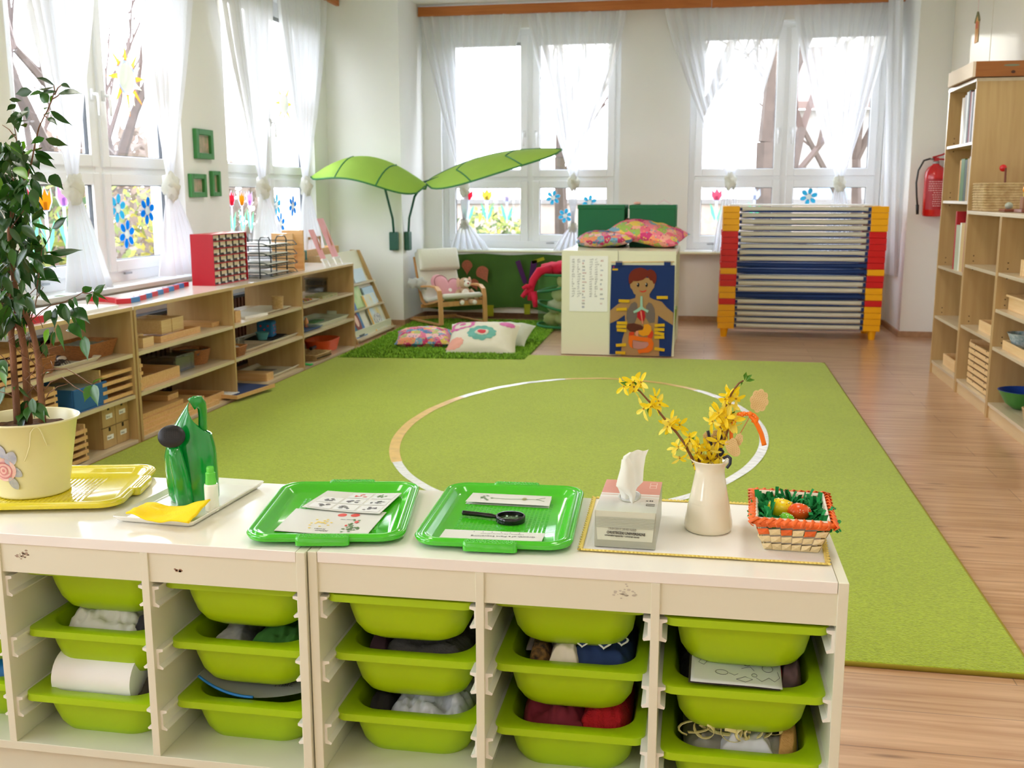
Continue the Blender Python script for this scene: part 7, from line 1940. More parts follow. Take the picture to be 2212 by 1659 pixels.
def ts2(u, v):
    k = v * (len(fl) - 1); i = min(int(k), len(fl) - 2); q_ = k - i
    return fl[i].lerp(fl[i + 1], q_).lerp(fr3[i].lerp(fr3[i + 1], q_), u) + Vector((0, -.010 * sin(u * pi), 0))
m.grid(ts2, 16, 20).build('tissue', tp, t, smooth=True)
# vase
vb = Vector((.0195, 2.058, ZT_ + .002))
enam = mat('cream_enamel', (236, 230, 206), .12, spec=.6, coat=.4)
vs = thing('vase', 'cream enamel vase with forsythia twigs on the placemat', 'vase', vb)
MB().lathe([(.043, 0), (.0462, .003), (.0478, .010), (.0470, .022), (.0422, .047), (.0370, .073), (.0325, .098), (.0297, .114), (.0288, .121), (.0297, .129), (.033, .137), (.0378, .1425), (.0384, .1438), (.0378, .1452), (.0364, .1448), (.032, .138), (.028, .12), (.030, .10), (.04, .06), (.042, .02)], n=48, cap1=True).build('vase_body', enam, vs, smooth=True)
YV = 2.058
def pv(x, y, dy=0): return P(x, y, Y=YV + dy)
stem_m = mat('forsythia_bark', (120, 78, 40), .6); petal = mat('forsythia_yellow', (246, 220, 24), .55, trans=.3); petal2 = mat('forsythia_pale', (244, 228, 90), .55, trans=.25)
leafm_ = mat('young_leaf', (86, 140, 40), .5, trans=.2); throat = mat('flower_throat', (170, 130, 20), .6)
def blossom(mb, p, d, s, rr):
    d = d.normalized(); a = d.orthogonal().normalized(); b = d.cross(a); r0 = rr.uniform(0, 6)
    mb.mi = 2; mb.tube([p, p + d * s * .25], s * .08, 6)
    for k in range(4):
        t_ = r0 + k * pi / 2 + rr.uniform(-.2, .2); u = a * cos(t_) + b * sin(t_); w = d.cross(u)
        L = s * rr.uniform(.85, 1.15); wd = s * .185; base = p + d * s * .2; bend = rr.uniform(.1, .6)
        c = lambda q: base + u * (L * q) + d * (s * bend * q * (1 - q * .8)) 
        mb.mi = rr.choice((0, 0, 1))
        vv = []; pr = [(0, .25), (.3, .8), (.6, 1.0), (.85, .7), (1.0, .12)]
        for q, k2 in pr: 
            vv += [c(q) - w * wd * k2 + d * .0, c(q) + d * (-s * .05), c(q) + w * wd * k2]
        fs = []
        for i in range(4):
            for j in range(2): fs.append((i * 3 + j, i * 3 + j + 1, i * 3 + 4 + j, i * 3 + 3 + j))
        mb.add(vv, fs)
def twig_thing(label, path, flowers, leaves, seed, r0=.0032, s=.0225):
    t = thing('forsythia_twig', label, 'twig', vb + Vector((0, 0, .0)), 0, 'forsythia twigs in the vase'); rr = random.Random(seed)
    pts = [pv(*q) - t.location for q in path]
    # start inside the vase
    m = MB(); m.tube([Vector((.0, 0, .05))] + pts, r0, 8, .0016); m.build('twig', stem_m, t, smooth=True)
    fm = MB()
    for (x, y, n) in flowers:
        for k in range(n):
            p = pv(x + rr.uniform(-9, 9), y + rr.uniform(-9, 9), rr.uniform(-.012, .012)) - t.location
            dr = Vector((rr.uniform(-1, 1), rr.uniform(-1.3, .1), rr.uniform(-.7, .8)))
            blossom(fm, p, dr, s * rr.uniform(.85, 1.15), rr)
    if flowers: fm.build('blossoms', [petal, petal2, throat], t, smooth=False)
    lm = MB()
    for (x0, y0, x1, y1) in leaves:
        a = pv(x0, y0) - t.location; b = pv(x1, y1, -.006) - t.location; w = (b - a).cross(Vector((.2, -1, .3))).normalized() * (b - a).length * .2
        mid = a.lerp(b, .45) + Vector((0, 0, .002))
        lm.add([a, mid + w, b, mid - w, mid + Vector((0, .003, 0))], [(0, 1, 4), (1, 2, 4), (2, 3, 4), (3, 0, 4)])
    if leaves: lm.build('leaves', leafm_, t)
    return t
twig_thing('long forsythia twig leaning far to the left out of the vase', [(1494, 988), (1480, 960), (1462, 935), (1440, 910), (1420, 885), (1400, 865), (1382, 845), (1368, 835)],
           [(1358, 828, 3), (1388, 828, 2), (1372, 845, 1), (1398, 878, 3), (1418, 862, 2), (1424, 878, 1), (1452, 915, 3), (1440, 922, 1), (1468, 915, 1), (1466, 968, 2), (1480, 966, 1), (1460, 978, 1)],
           [(1365, 835, 1339, 826), (1400, 880, 1402, 899), (1375, 835, 1370, 820), (1447, 930, 1440, 940), (1490, 955, 1500, 945)], 1)
twig_thing('tall forsythia twig rising to the right with green leaves at its tip', [(1528, 990), (1545, 965), (1556, 925), (1562, 895), (1572, 865), (1584, 843), (1596, 828), (1606, 822)],
           [(1570, 852, 3), (1580, 866, 2), (1560, 862, 1), (1552, 895, 4), (1566, 905, 3), (1545, 905, 1), (1575, 912, 2), (1560, 925, 2), (1580, 912, 1)],
           [(1608, 822, 1612, 803), (1610, 823, 1625, 809), (1611, 824, 1631, 821), (1604, 825, 1600, 834), (1578, 903, 1588, 888)], 2)
twig_thing('short forsythia twig in the middle of the vase', [(1545, 992), (1562, 960), (1572, 930), (1577, 905), (1580, 888)],
           [(1580, 915, 1), (1556, 960, 2), (1545, 962, 1)], [(1577, 905, 1585, 890), (1560, 985, 1555, 975)], 3)
twig_thing('low cluster of forsythia blossoms at the mouth of the vase', [(1510, 992), (1515, 975), (1505, 958)],
           [(1497, 950, 2), (1515, 968, 3), (1530, 975, 3), (1512, 985, 2), (1535, 986, 2), (1548, 984, 2), (1500, 985, 1), (1524, 985, 2)], [(1495, 955, 1488, 948), (1555, 985, 1560, 978)], 4)
# wafers on sticks
wafer = mat('wafer_tan', (226, 200, 142), .8, c2=(214, 184, 122), vscale=40)
wline = mat('wafer_line', (196, 160, 96), .8)
def wafer_pick(label, cx, cy, w, h, shape, rot, stick, dy=0.0, grid_=True):
    c = pv(cx, cy, dy); t = thing('wafer_pick', label, 'wafer decoration', c, 0, 'wafer decorations on sticks'); t.rotation_euler = (radians(-6), rot, 0)
    pts = []
    for k in range(72):
        a = 2 * pi * k / 72
        if shape == 'flower': r = .90 + .20 * abs(cos(a * 4)) ** .7
        else: r = 1 - .30 * max(0, cos((a - pi / 2) * 1)) ** 6 - .25 * max(0, cos(a + .2)) ** 8
        pts.append((w * r * cos(a), h * r * sin(a)))
    MB().prism([(x, 0, z) for x, z in pts], (0, .003, 0)).build('wafer', wafer, t, bevel=.0006)
    m = MB()
    for i in range(-5, 6):
        for j in range(-6, 7):
            x, z = i * .0042 + (j % 2) * .0021, j * .0036
            if (x / w) ** 2 + (z / h) ** 2 < .72: m.box(x - .0007, -.0004, z - .0007, x + .0007, 0, z + .0007)
    m.build('wafer_pattern', wline, t)
    if stick:
        a, b = pv(*stick[0]) - c, pv(*stick[1]) - c; R_ = t.rotation_euler.to_matrix().inverted()
        MB().cyl(R_ @ a, R_ @ b, .0009, 6).build('stick', mat('pick_wood', (206, 130, 90), .6), t)
    return t
wafer_pick('flower shaped wafer on a stick at the upper right, tied with orange ribbon', 1640, 866, .0165, .0215, 'flower', .18, ((1622, 896), (1596, 942)), -.004)
wafer_pick('wafer shaped like a leaf hanging at the right edge of the vase', 1583, 965, .0135, .021, 'heart', -.5, None, -.014)
wafer_pick('small round wafer behind the blossoms at the right of the vase', 1596, 950, .0075, .012, 'flower', .2, None, -.008)
wafer_pick('flower shaped wafer with a dark centre behind the middle blossoms', 1554, 944, .016, .0155, 'flower', 0, None, .012)
wafer_pick('small wafer half hidden at the left of the dark ribbon', 1528, 948, .008, .013, 'flower', -.3, None, .012)
# orange ribbon bow
ob = thing('orange_ribbon', 'orange dotted ribbon bow tied on the wafer stick', 'ribbon', pv(1620, 893, -.006))
orm = mat('orange_satin', (255, 128, 10), .4); odot = mat('ribbon_dot', (255, 236, 200), .5)
def band(pts, wds, m, nm, parent, org, dy=0, curl=.002):
    q = [pv(x, y, dy + d) - org for x, y, d in pts]; rings = []
    n = len(q); L = []; Rr = []
    for i in range(n):
        tg_ = (q[min(i + 1, n - 1)] - q[max(i - 1, 0)]).normalized(); s_ = tg_.cross(Vector((0, 1, 0))).normalized()
        L.append(q[i] - s_ * wds[i] / 2); Rr.append(q[i] + s_ * wds[i] / 2)
    mb = MB(); 
    vs_ = []
    for i in range(n): vs_ += [L[i], q[i] + Vector((0, -curl, 0)), Rr[i]]
    mb.add(vs_, [(i * 3 + j, i * 3 + j + 1, i * 3 + 4 + j, i * 3 + 3 + j) for i in range(n - 1) for j in range(2)])
    return mb.build(nm, m, parent, smooth=True, solid=.0006)
def dense(pts, k=5):
    out = []
    for i in range(len(pts) - 1):
        for j in range(k): out.append(tuple(pts[i][c] + (pts[i + 1][c] - pts[i][c]) * j / k for c in range(3)))
    out.append(pts[-1]); return out
d1 = dense([(1620, 894, 0), (1608, 894, -.004), (1596, 896, -.004), (1588, 902, 0), (1583, 915, .002)]); l1 = band(d1, [.008 + .003 * sin(i) * 0 + (.002 if i > 4 else 0) for i in range(len(d1))], orm, 'left_loop', ob, ob.location)
d1 = dense([(1583, 915, .004), (1579, 930, .006), (1580, 950, .004)]); band(d1, [.007] * len(d1), orm, 'left_tail', ob, ob.location)
d1 = dense([(1620, 896, 0), (1630, 908, -.006), (1638, 922, -.004), (1645, 938, -.002), (1651, 962, 0)]); band(d1, [.009] * len(d1), orm, 'right_tail', ob, ob.location)
d1 = dense([(1621, 893, -.002), (1629, 896, -.008), (1636, 904, -.008), (1633, 913, -.006), (1624, 908, -.003)]); band(d1, [.006] * len(d1), orm, 'small_loop', ob, ob.location)
MB().ell((0, -.003, 0), (.0045, .004, .005), 12, 8).build('knot', orm, ob, smooth=True)
m = MB()
for (x, y) in ((1598, 893), (1603, 897), (1608, 892), (1613, 896), (1593, 898), (1604, 890), (1612, 890), (1600, 900), (1608, 899), (1627, 897), (1632, 901)):
    m.ell(pv(x, y, -.0125) - ob.location, .0007, 6, 4)
m.build('white_dots', odot, ob)
db = mat('navy_ribbon', (30, 30, 48), .5)
for lb, pts in (('dark navy ribbon standing up at the left of the vase mouth', [(1529, 930, 0), (1533, 948, 0), (1538, 965, -.002), (1536, 980, 0), (1532, 970, 0)]), ('dark navy ribbon bow hanging over the right rim of the vase', [(1562, 990, -.02), (1572, 985, -.03), (1578, 990, -.036), (1577, 1002, -.038), (1570, 1011, -.038)]), ('dark navy ribbon bow deep between the blossoms', [(1548, 975, -.006), (1556, 970, -.012), (1562, 976, -.010), (1556, 984, -.008), (1550, 978, -.006)]), ('small dark navy loop in the centre of the flower wafer', [(1551, 942, .0), (1556, 940, -.0), (1558, 946, 0), (1552, 947, 0)])):
    t = thing('navy_ribbon', lb, 'ribbon', pv(pts[0][0], pts[0][1]), 0, 'navy ribbons in the vase'); d1 = dense(pts); band(d1, [.0055] * len(d1), db, 'band', t, t.location)
# Easter basket
bc = Vector((.176, 2.02, ZT_ + .003))
eb_ = thing('easter_basket', 'small square woven basket with an orange rim and green felt grass', 'basket', bc, radians(-2))
palm = mat('palm_strips', (232, 214, 164), .6, var=.08, vscale=40); orr = mat('orange_palm', (232, 104, 28), .5, var=.15, vscale=50); linf = mat('basket_lining', (240, 230, 214), .85)
hh = .066; b0, b1 = .050, .071
eb_.scale = (1, 1.42, 1)
def bw_(z): return b0 + (b1 - b0) * z / hh
m = MB(); mo = MB(); rows = 4; colsn = 6
for side in range(4):
    Rm = Matrix.Rotation(side * pi / 2, 3, 'Z'); sc_y = 1.35 if False else 1.0
    for r_ in range(rows):
        for c_ in range(colsn):
            z0, z1 = hh * (r_ + .04) / rows, hh * (r_ + .96) / rows
            w0, w1 = bw_(z0), bw_(z1); a0, a1 = (c_ + .02) / colsn * 2 - 1, (c_ + .98) / colsn * 2 - 1
            out = .0035 if (r_ + c_) % 2 == 0 else .0005
            sh_ = .10 * (1 if (r_ + c_) % 2 else -1)
            mid = (w0 + w1) / 2 + out
            q = [Vector((a0 * w0, -w0, z0)), Vector((a1 * w0, -w0, z0 + .002)), Vector((a1 * w1, -w1, z1)), Vector((a0 * w1, -w1, z1 - .002))]
            cc_ = Vector(((a0 + a1) / 2 * (w0 + w1) / 2, -mid - .001, (z0 + z1) / 2))
            tgt = mo if r_ == rows - 1 or (r_ == rows - 2 and (c_ * 7 + side) % 2 == 0) else m
            tgt.add([Rm @ v for v in q] + [Rm @ cc_], [(0, 1, 4), (1, 2, 4), (2, 3, 4), (3, 0, 4)])
m.build('woven_strips', palm, eb_, smooth=False); mo.build('orange_strips', orr, eb_, smooth=False)
m = MB()
for k in range(5): pass
rim = [(-1, -1), (1, -1), (1, 1), (-1, 1), (-1, -1)]
pr = []
for i in range(4):
    for j in range(10): pr.append(Vector((rim[i][0] + (rim[i + 1][0] - rim[i][0]) * j / 10, rim[i][1] + (rim[i + 1][1] - rim[i][1]) * j / 10, 0)))
pr.append(pr[0])
m.tube([Vector((p.x * (b1 + .002), p.y * (b1 + .002), hh - .002)) for p in pr], .0052, 8)
for i, p in enumerate(pr[:-1]):
    q = pr[i + 1]
    m.tube([Vector((p.x * (b1 + .002) , p.y * (b1 + .002), hh - .010)), Vector((p.x * (b1 + .009), p.y * (b1 + .009), hh - .001)), Vector(((p.x + q.x) / 2 * (b1 + .001), (p.y + q.y) / 2 * (b1 + .001), hh + .0052)), Vector((q.x * (b1 - .006), q.y * (b1 - .006), hh - .002))], .0022, 5, flat=(1.8, .5))
m.build('orange_rim', orr, eb_, smooth=True)
def rr_sq(w, z): return [Vector((x * w, y * w, z)) for x, y in ((-1, -1), (1, -1), (1, 1), (-1, 1))]
MB().loft([rr_sq(b1 - .003, hh + .001), rr_sq(b1 - .005, hh + .004), rr_sq(b1 - .008, hh), rr_sq(b0 - .003, .012)], cap0=False).build('cloth_lining', linf, eb_)
MB().loft([rr_sq(b0 - .001, 0), rr_sq(b0 - .001, .003)]).build('bottom', palm, eb_)
m = MB(); rr = random.Random(9)
for k in range(9):
    x = rr.uniform(-.06, .06); z = hh - rr.uniform(.004, .012); w = bw_(z) - .0095
    for q in range(5): m.ell((x + .0022 * cos(q * 1.257), w - .0004, z + .0022 * sin(q * 1.257)), (.0013, .0004, .0013), 6, 4)
m.build('lining_flowers', mat('orange_print', (226, 110, 40), .7), eb_)
# felt grass
fg = thing('felt_grass', 'shredded green felt grass filling the Easter basket', 'felt grass', bc + Vector((0, 0, -.008)))
fg.scale = (1, 1.4, 1)
gfelt = mat('emerald_felt', (14, 138, 66), .9, var=.12, vscale=30)
m = MB(); rr = random.Random(12)
m.grid(lambda u, v: Vector(((u - .5) * .125, (v - .5) * .125, .044 + .018 * (2 * abs(u - .5)) ** 2 + .024 * max(0, v - .4) * 1.6 * (1 - (2 * abs(u - .5)) ** 3 * .8) + .004 * noise.noise(Vector((u * 7, v * 7, 0))))), 20, 20)
def strip(p, d, L, w, droop):
    d = d.normalized(); s_ = d.cross(Vector((0, 0, 1))); s_ = s_.normalized() if s_.length > .1 else Vector((1, 0, 0)); vv = []
    for i in range(5):
        q = i / 4; c = p + d * L * q + Vector((0, 0, -droop * q * q * L)); vv += [c - s_ * w / 2, c + s_ * w / 2]
    m.add(vv, [(i * 2, i * 2 + 1, i * 2 + 3, i * 2 + 2) for i in range(4)])
for k in range(230):
    side = rr.random()
    if side < .42: p = Vector((rr.uniform(-.062, -.035), rr.uniform(-.055, .06), .055)); d = Vector((rr.uniform(-.8, .3), rr.uniform(-.5, .4), rr.uniform(.5, 1)))
    elif side < .84: p = Vector((rr.uniform(.035, .062), rr.uniform(-.055, .05), .058)); d = Vector((rr.uniform(-.2, 1.0), rr.uniform(-.6, .3), rr.uniform(.3, 1)))
    else: p = Vector((rr.uniform(-.05, .05), rr.uniform(.035, .06), .06)); d = Vector((rr.uniform(-.4, .4), rr.uniform(-.3, .2), 1))
    strip(p, d, rr.uniform(.024, .044), rr.uniform(.006, .010), rr.uniform(0, .8))
strip(Vector((.01, .035, .065)), Vector((.5, -.1, .8)), .035, .008, .5)
m.build('felt_strips', gfelt, fg, smooth=False)
def egg(label, px_, py_, rx, ry_, rot, m, dots, seed, z=.058):
    p = P(px_, py_, Z=ZT_ + z)
    t = thing('egg', label, 'egg', p, rot, 'decorated eggs in the basket')
    Ml = Matrix.Identity(3)
    e = MB(); rings = []
    for i in range(17):
        th_ = pi * i / 16; x = -cos(th_) * rx * (1 if cos(th_) > 0 else 1.0); r2 = ry_ * sin(th_) * (1 + .14 * cos(th_))
        rings.append([Vector((x, max(1e-4, r2) * cos(2 * pi * k / 24), max(1e-4, r2) * sin(2 * pi * k / 24))) for k in range(24)])
    e.loft(rings).build('shell', m, t, smooth=True)
    rr = random.Random(seed)
    for nm, mt in dots:
        dm_ = MB()
        for k in range(13):
            a, b = rr.uniform(.45, 2.7), rr.uniform(.2, 2.9)
            x = -cos(a) * rx; r2 = ry_ * sin(a) * (1 + .14 * cos(a)) + .0001
            dm_.ell((x, r2 * cos(b) * (-1 if False else 1), r2 * sin(b)), (.0013, .0013, .0008), 6, 4)
        dm_.build(nm, mt, t)
    return t
egg('yellow egg with little printed flowers in the basket', 1689, 1098, .028, .0195, radians(-8), mat('yellow_egg', (238, 208, 20), .25), (('red_dots', mat('d_red', (226, 80, 30), .4)), ('dark_dots', mat('d_dark', (90, 96, 50), .4)), ('white_dots2', paper)), 1)
egg('orange egg with white printed marks in the basket', 1727, 1106, .0235, .0175, radians(20), mat('orange_egg', (238, 86, 20), .25), (('white_marks', paper), ('more_marks', mat('d_cream', (252, 220, 170), .4))), 2, .058)
egg('lime green egg mostly buried at the front of the basket', 1700, 1119, .014, .010, radians(-25), mat('lime_egg', (110, 196, 30), .25), (('white_specks', paper),), 3, .056)

# ================================================================== FIG TREE
pot_c = Vector((-1.486, 2.06, ZT_ + .0045))
fp = thing('potted_fig', 'weeping fig in a cream metal pot with a rose print on the yellow tray', 'potted plant', pot_c)
cp = mat('cream_pot', (226, 220, 172), .32, spec=.5)
hp_ = .170; r0, r1 = .077, .104
MB().lathe([(r0 - .004, 0), (r0, .002), (r0 + .001, .006), (r0 - .0015, .010), (r1 - .002, hp_ - .004), (r1 + .003, hp_ - .002), (r1 + .004, hp_ + .001), (r1 + .001, hp_ + .003), (r1 - .003, hp_), (r1 - .012, hp_ - .06)], n=64).build('pot', cp, fp, smooth=True)
MB().grid(lambda u, v: Vector(((r1 - .006) * v * cos(2 * pi * u), (r1 - .006) * v * sin(2 * pi * u), hp_ - .024 + .006 * noise.noise(Vector((cos(2 * pi * u) * v * 5, sin(2 * pi * u) * v * 5, 0))))), 40, 10).build('soil', mat('dark_soil', (44, 28, 22), .95, c2=(110, 76, 50), vscale=70, bump=.8, bscale=90), fp, smooth=True)
def on_pot(a, z, off=.0006):
    r = r0 + (r1 - r0) * z / hp_ + off; return Vector((r * sin(a), -r * cos(a), z))
def patch(nm, cu, cz, ru, rz_, rot, m, off, shape=0):
    mb = MB(); n = 22; pts = []
    for k in range(n):
        t_ = 2 * pi * k / n; w = 1.0
        if shape: w = 1 - .35 * max(0, cos(t_)) ** 2
        x, y = ru * cos(t_), rz_ * sin(t_) * w
        pts.append(on_pot(cu + (x * cos(rot) - y * sin(rot)) / .09, cz + x * sin(rot) + y * cos(rot), off))
    mb.add(pts, [tuple(range(n))]); mb.build(nm, m, fp)
blu = mat('faded_blue_print', (162, 168, 192), .4, c2=(190, 192, 200), vscale=60); pkp = mat('rose_print', (226, 170, 172), .4, c2=(238, 206, 200), vscale=50); pkd = mat('rose_print_dark', (206, 130, 140), .4)
pa0 = -.08
patch('blue_leaf_print', pa0 + .24, .098, .018, .013, 1.2, blu, .0010, 1); patch('blue_leaf_print', pa0 + .30, .067, .017, .011, -.6, blu, .0010, 1); patch('blue_leaf_print', pa0 + .22, .040, .016, .010, -1.0, blu, .0010, 1)
patch('blue_leaf_print', pa0 + .02, .115, .017, .011, 1.9, blu, .0010, 1); patch('rose_print', pa0, .072, .030, .027, 0, pkp, .0012)
for k, (r_, m_) in enumerate(((.021, pkd), (.018, pkp), (.012, pkd), (.009, pkp), (.004, pkd))): patch('rose_petal_print', pa0 + .01, .070, r_, r_ * .9, .3 * k, m_, .0014 + k * .0002)
m = MB(); m.tube([on_pot(.47 + .55 * q, .122 + .045 * sin(pi * min(1, q * 1.15) ** 1.3) - .03 * (1 - q) * (1 if q < .3 else 0), .002) for q in [k / 16 for k in range(17)]], .0014, 6); m.build('embossed_handle', cp, fp, smooth=True)
# trunks: three, from pixel paths
def pp_(x, y, d=0): return P(x, y, Y=2.06 + d) - pot_c
barkm = mat('fig_bark', (140, 96, 64), .8, c2=(106, 70, 46), vscale=16, stretch=(4, 4, 1), bump=.4, bscale=80)
m = MB()
m.tube([pp_(38, 915), pp_(36, 880), pp_(33, 840), pp_(30, 800), pp_(28, 760), pp_(24, 720), pp_(28, 690), pp_(36, 660)], .0085, 10, .006)
m.tube([pp_(62, 915, .02), pp_(60, 870, .02), pp_(57, 820, .015), pp_(55, 770, .01), pp_(46, 720, .0), pp_(38, 690, 0), pp_(34, 650, 0), pp_(30, 600), pp_(24, 560), pp_(20, 500), pp_(28, 450), pp_(34, 400)], .0095, 10, .004)
m.tube([pp_(92, 912, .0), pp_(90, 870), pp_(86, 820), pp_(84, 780), pp_(76, 740), pp_(66, 700), pp_(50, 670), pp_(38, 640), pp_(30, 600)], .0082, 10, .005)
m.tube([pp_(10, 700), pp_(16, 670), pp_(22, 640), pp_(34, 615)], .004, 8, .003).tube([pp_(50, 725), pp_(38, 705), pp_(20, 695), pp_(5, 680), pp_(-10, 660)], .005, 8, .003)
m.build('trunks', barkm, fp, smooth=True)
tw = MB(); rr = random.Random(21)
def tw_(pts, r=.0016): tw.tube([pp_(*q) for q in pts], r, 5, r * .5)
branches = [[(34, 400), (48, 395, -.01), (60, 380, -.02), (68, 350), (72, 330), (78, 300), (84, 275), (96, 250), (104, 235), (112, 215), (118, 195), (116, 185)],
            [(48, 395), (44, 360), (40, 330), (34, 290), (28, 260), (30, 240)], [(60, 380), (56, 350), (50, 330)], [(40, 330), (35, 300), (20, 280), (5, 270)], [(118, 205), (125, 190), (135, 182)], [(112, 215), (124, 208), (130, 202)], [(96, 250), (106, 258), (112, 243)],
            [(80, 620), (84, 590), (88, 560), (90, 540), (98, 530), (108, 510), (112, 495)], [(84, 590), (92, 585), (100, 580)], [(88, 560), (80, 555)], [(66, 690), (75, 665), (80, 640), (80, 620)], [(60, 700), (90, 672), (110, 660), (140, 652), (165, 640), (178, 632), (184, 625)], [(178, 632), (192, 634), (200, 630)],
            [(86, 830), (100, 800), (120, 797), (145, 797), (170, 812), (190, 826), (198, 830)], [(90, 850), (110, 825), (135, 815), (160, 835), (182, 848)], [(90, 880), (105, 850), (125, 835), (145, 830)], [(86, 800), (70, 780), (50, 770), (30, 745)], [(30, 800), (15, 780), (0, 765)], [(92, 860), (80, 845), (66, 830), (50, 815)], [(57, 820), (75, 800), (80, 780), (95, 770)], [(36, 860), (15, 850), (-5, 845)], [(60, 850), (80, 830), (95, 830)],
            [(20, 500), (40, 470), (62, 440), (70, 410)], [(24, 560), (50, 530), (60, 500)], [(28, 600), (0, 560), (-15, 520)], [(34, 650), (60, 640), (80, 620)], [(34, 650), (10, 630), (-10, 620)], [(38, 690), (60, 680), (80, 660)], [(22, 460), (0, 430), (-10, 400)], [(34, 400), (20, 370), (5, 330)]]
for b in branches: tw_(b, .0022 if len(b) > 8 else .0015)
for k in range(26):
    x, y = rr.uniform(-5, 110), rr.uniform(640, 860); tw_([(x, y, rr.uniform(-.03, .03)), (x + rr.uniform(-22, 22), y - rr.uniform(8, 30), rr.uniform(-.03, .03)), (x + rr.uniform(-36, 36), y - rr.uniform(20, 46), rr.uniform(-.03, .03))], .0009)
tw.build('branches', mat('fig_twig', (120, 84, 58), .8), fp, smooth=True)
lg = [mat('fig_leaf_dark', (34, 74, 24), .25, spec=.6, trans=.12), mat('fig_leaf_mid', (48, 96, 30), .25, spec=.6, trans=.18), mat('fig_leaf_light', (92, 146, 26), .28, spec=.6, trans=.3)]
lf = MB()
def figleaf(a, b, roll, ci, wk=.30):
    d = b - a; L = d.length; d.normalize(); n = d.cross(Vector((cos(roll), sin(roll), .35 * sin(roll * 2)))); n.normalize(); s_ = d.cross(n).normalized()
    lf.mi = ci; prof = [(0, .0), (.08, .35), (.22, .85), (.40, 1.0), (.58, .86), (.74, .5), (.86, .18), (1.0, .0)]
    vv = []; sag = L * rr.uniform(.02, .14)
    for q, w in prof:
        c = a + d * (L * q) - Vector((0, 0, sag * 4 * q * (1 - q) * -1 * .6))
        e = L * wk * .5 * w + 1e-5; up = n * (L * .05 * w)
        vv += [c - s_ * e + up, c, c + s_ * e + up]
    k = len(prof); lf.add(vv, [(i * 3 + j, i * 3 + j + 1, i * 3 + 4 + j, i * 3 + 3 + j) for i in range(k - 1) for j in range(2)])
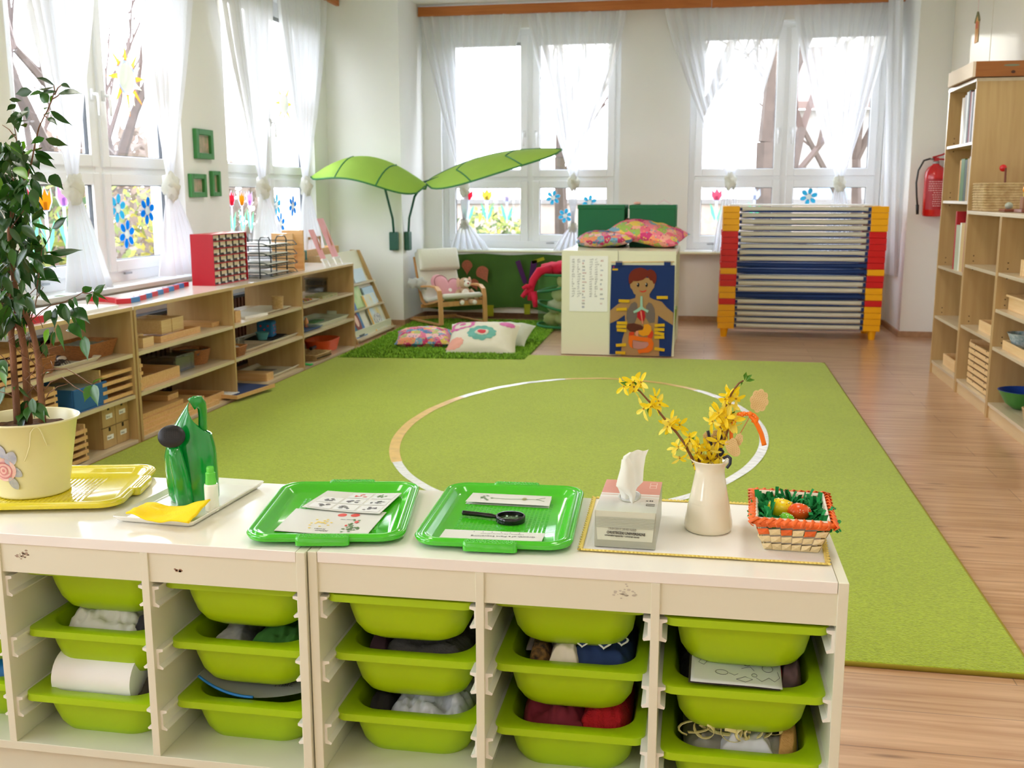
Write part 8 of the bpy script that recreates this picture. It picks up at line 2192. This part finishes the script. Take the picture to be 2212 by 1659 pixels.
det = [(118, 185, 76, 168, 0), (117, 188, 80, 193, 0), (132, 182, 153, 191, 0), (126, 203, 178, 203, 0), (117, 200, 92, 194, 0), (114, 206, 107, 222, 2), (104, 222, 82, 196, 1), (104, 232, 95, 238, 1), (108, 240, 157, 272, 0), (102, 255, 124, 271, 0), (110, 243, 88, 252, 0), (92, 200, 60, 208, 1), (70, 198, 32, 204, 0), (98, 300, 148, 315, 0), (96, 298, 66, 312, 1), (92, 318, 62, 330, 0), (75, 325, 118, 346, 0), (74, 332, 122, 365, 0), (70, 322, 50, 345, 2), (50, 330, 34, 345, 0), (68, 375, 105, 397, 0), (72, 382, 70, 416, 0), (106, 380, 138, 411, 0), (60, 390, 46, 412, 1),
       (40, 252, 12, 268, 0), (34, 240, 40, 290, 0), (62, 240, 30, 262, 0), (60, 230, 58, 262, 0), (66, 262, 34, 268, 0), (36, 290, 16, 304, 0), (56, 275, 44, 270, 0), (40, 270, 62, 272, 0), (20, 215, 48, 218, 0), (35, 225, 14, 240, 0),
       (66, 425, 86, 455, 2), (52, 432, 100, 465, 0), (55, 440, 82, 470, 0), (112, 495, 146, 468, 0), (70, 482, 112, 500, 1), (105, 545, 180, 540, 0), (100, 548, 128, 545, 0), (86, 560, 142, 562, 0), (90, 528, 74, 548, 0), (84, 585, 132, 612, 0), (80, 555, 42, 545, 0), (72, 575, 84, 595, 0), (44, 520, 92, 535, 0), (98, 530, 92, 510, 0), (78, 602, 132, 601, 1),
       (84, 625, 112, 660, 0), (116, 640, 146, 640, 2), (178, 632, 200, 620, 1), (200, 640, 228, 614, 1), (205, 632, 212, 668, 1), (200, 630, 234, 650, 1), (196, 634, 188, 660, 1), (160, 640, 170, 668, 1), (150, 645, 160, 672, 0), (130, 655, 148, 700, 0), (120, 660, 152, 690, 0), (140, 660, 150, 705, 1), (150, 670, 195, 700, 0), (155, 672, 172, 720, 1), (120, 665, 118, 710, 0), (165, 680, 186, 720, 1), (110, 670, 95, 700, 1), (125, 700, 140, 760, 1), (150, 700, 180, 735, 1), (182, 725, 190, 780, 1), (125, 685, 96, 690, 0), (105, 710, 96, 745, 2), (115, 715, 116, 750, 1), (145, 712, 172, 725, 1), (96, 740, 100, 775, 0), (70, 730, 95, 765, 0), (62, 732, 48, 772, 1), (50, 728, 30, 758, 1),
       (200, 828, 232, 815, 1), (202, 830, 212, 880, 1), (197, 832, 182, 870, 1), (110, 804, 92, 812, 2), (85, 775, 80, 790, 1), (40, 835, 66, 862, 0), (72, 872, 98, 915, 1), (78, 870, 108, 903, 1), (62, 878, 58, 912, 1), (44, 880, 48, 938, 0), (50, 885, 38, 915, 1), (30, 830, 44, 866, 0), (5, 790, 14, 838, 2), (-5, 780, 18, 815, 1), (10, 835, -2, 880, 1), (35, 815, 30, 845, 1), (60, 865, 44, 900, 0), (70, 860, 75, 905, 1)]
for x0_, y0_, x1_, y1_, ci in det: figleaf(pp_(x0_, y0_, rr.uniform(-.02, .02)), pp_(x1_, y1_, rr.uniform(-.03, .02)), rr.uniform(-.5, .5), ci, rr.uniform(.34, .48))
for k in range(330):
    y = rr.uniform(300, 690); cxp = 22 + 10 * sin(y / 60); sp_ = 32 if y > 380 else 20
    x = cxp + rr.gauss(0, sp_)
    if x > 92: x = rr.uniform(0, 80)
    d = rr.uniform(-.09, .09); L = rr.uniform(34, 58); a = rr.uniform(.5, 2.6)
    figleaf(pp_(x, y, d), pp_(x + L * cos(a) * .8, y + L * sin(a), d + rr.uniform(-.03, .03)), rr.uniform(-1.2, 1.2), rr.choice((0, 0, 0, 1, 1, 2) if k % 3 == 0 else (0, 0, 1)), rr.uniform(.32, .46))
for k in range(110):   # the part of the crown beyond the left edge
    y = rr.uniform(250, 690); x = rr.uniform(-150, 0); L = rr.uniform(34, 58); a = rr.uniform(.5, 2.6); d = rr.uniform(-.09, .09)
    figleaf(pp_(x, y, d), pp_(x + L * cos(a) * .8, y + L * sin(a), d), rr.uniform(-1, 1), rr.choice((0, 0, 1)), .4)
lf.build('leaves', lg, fp, smooth=True)
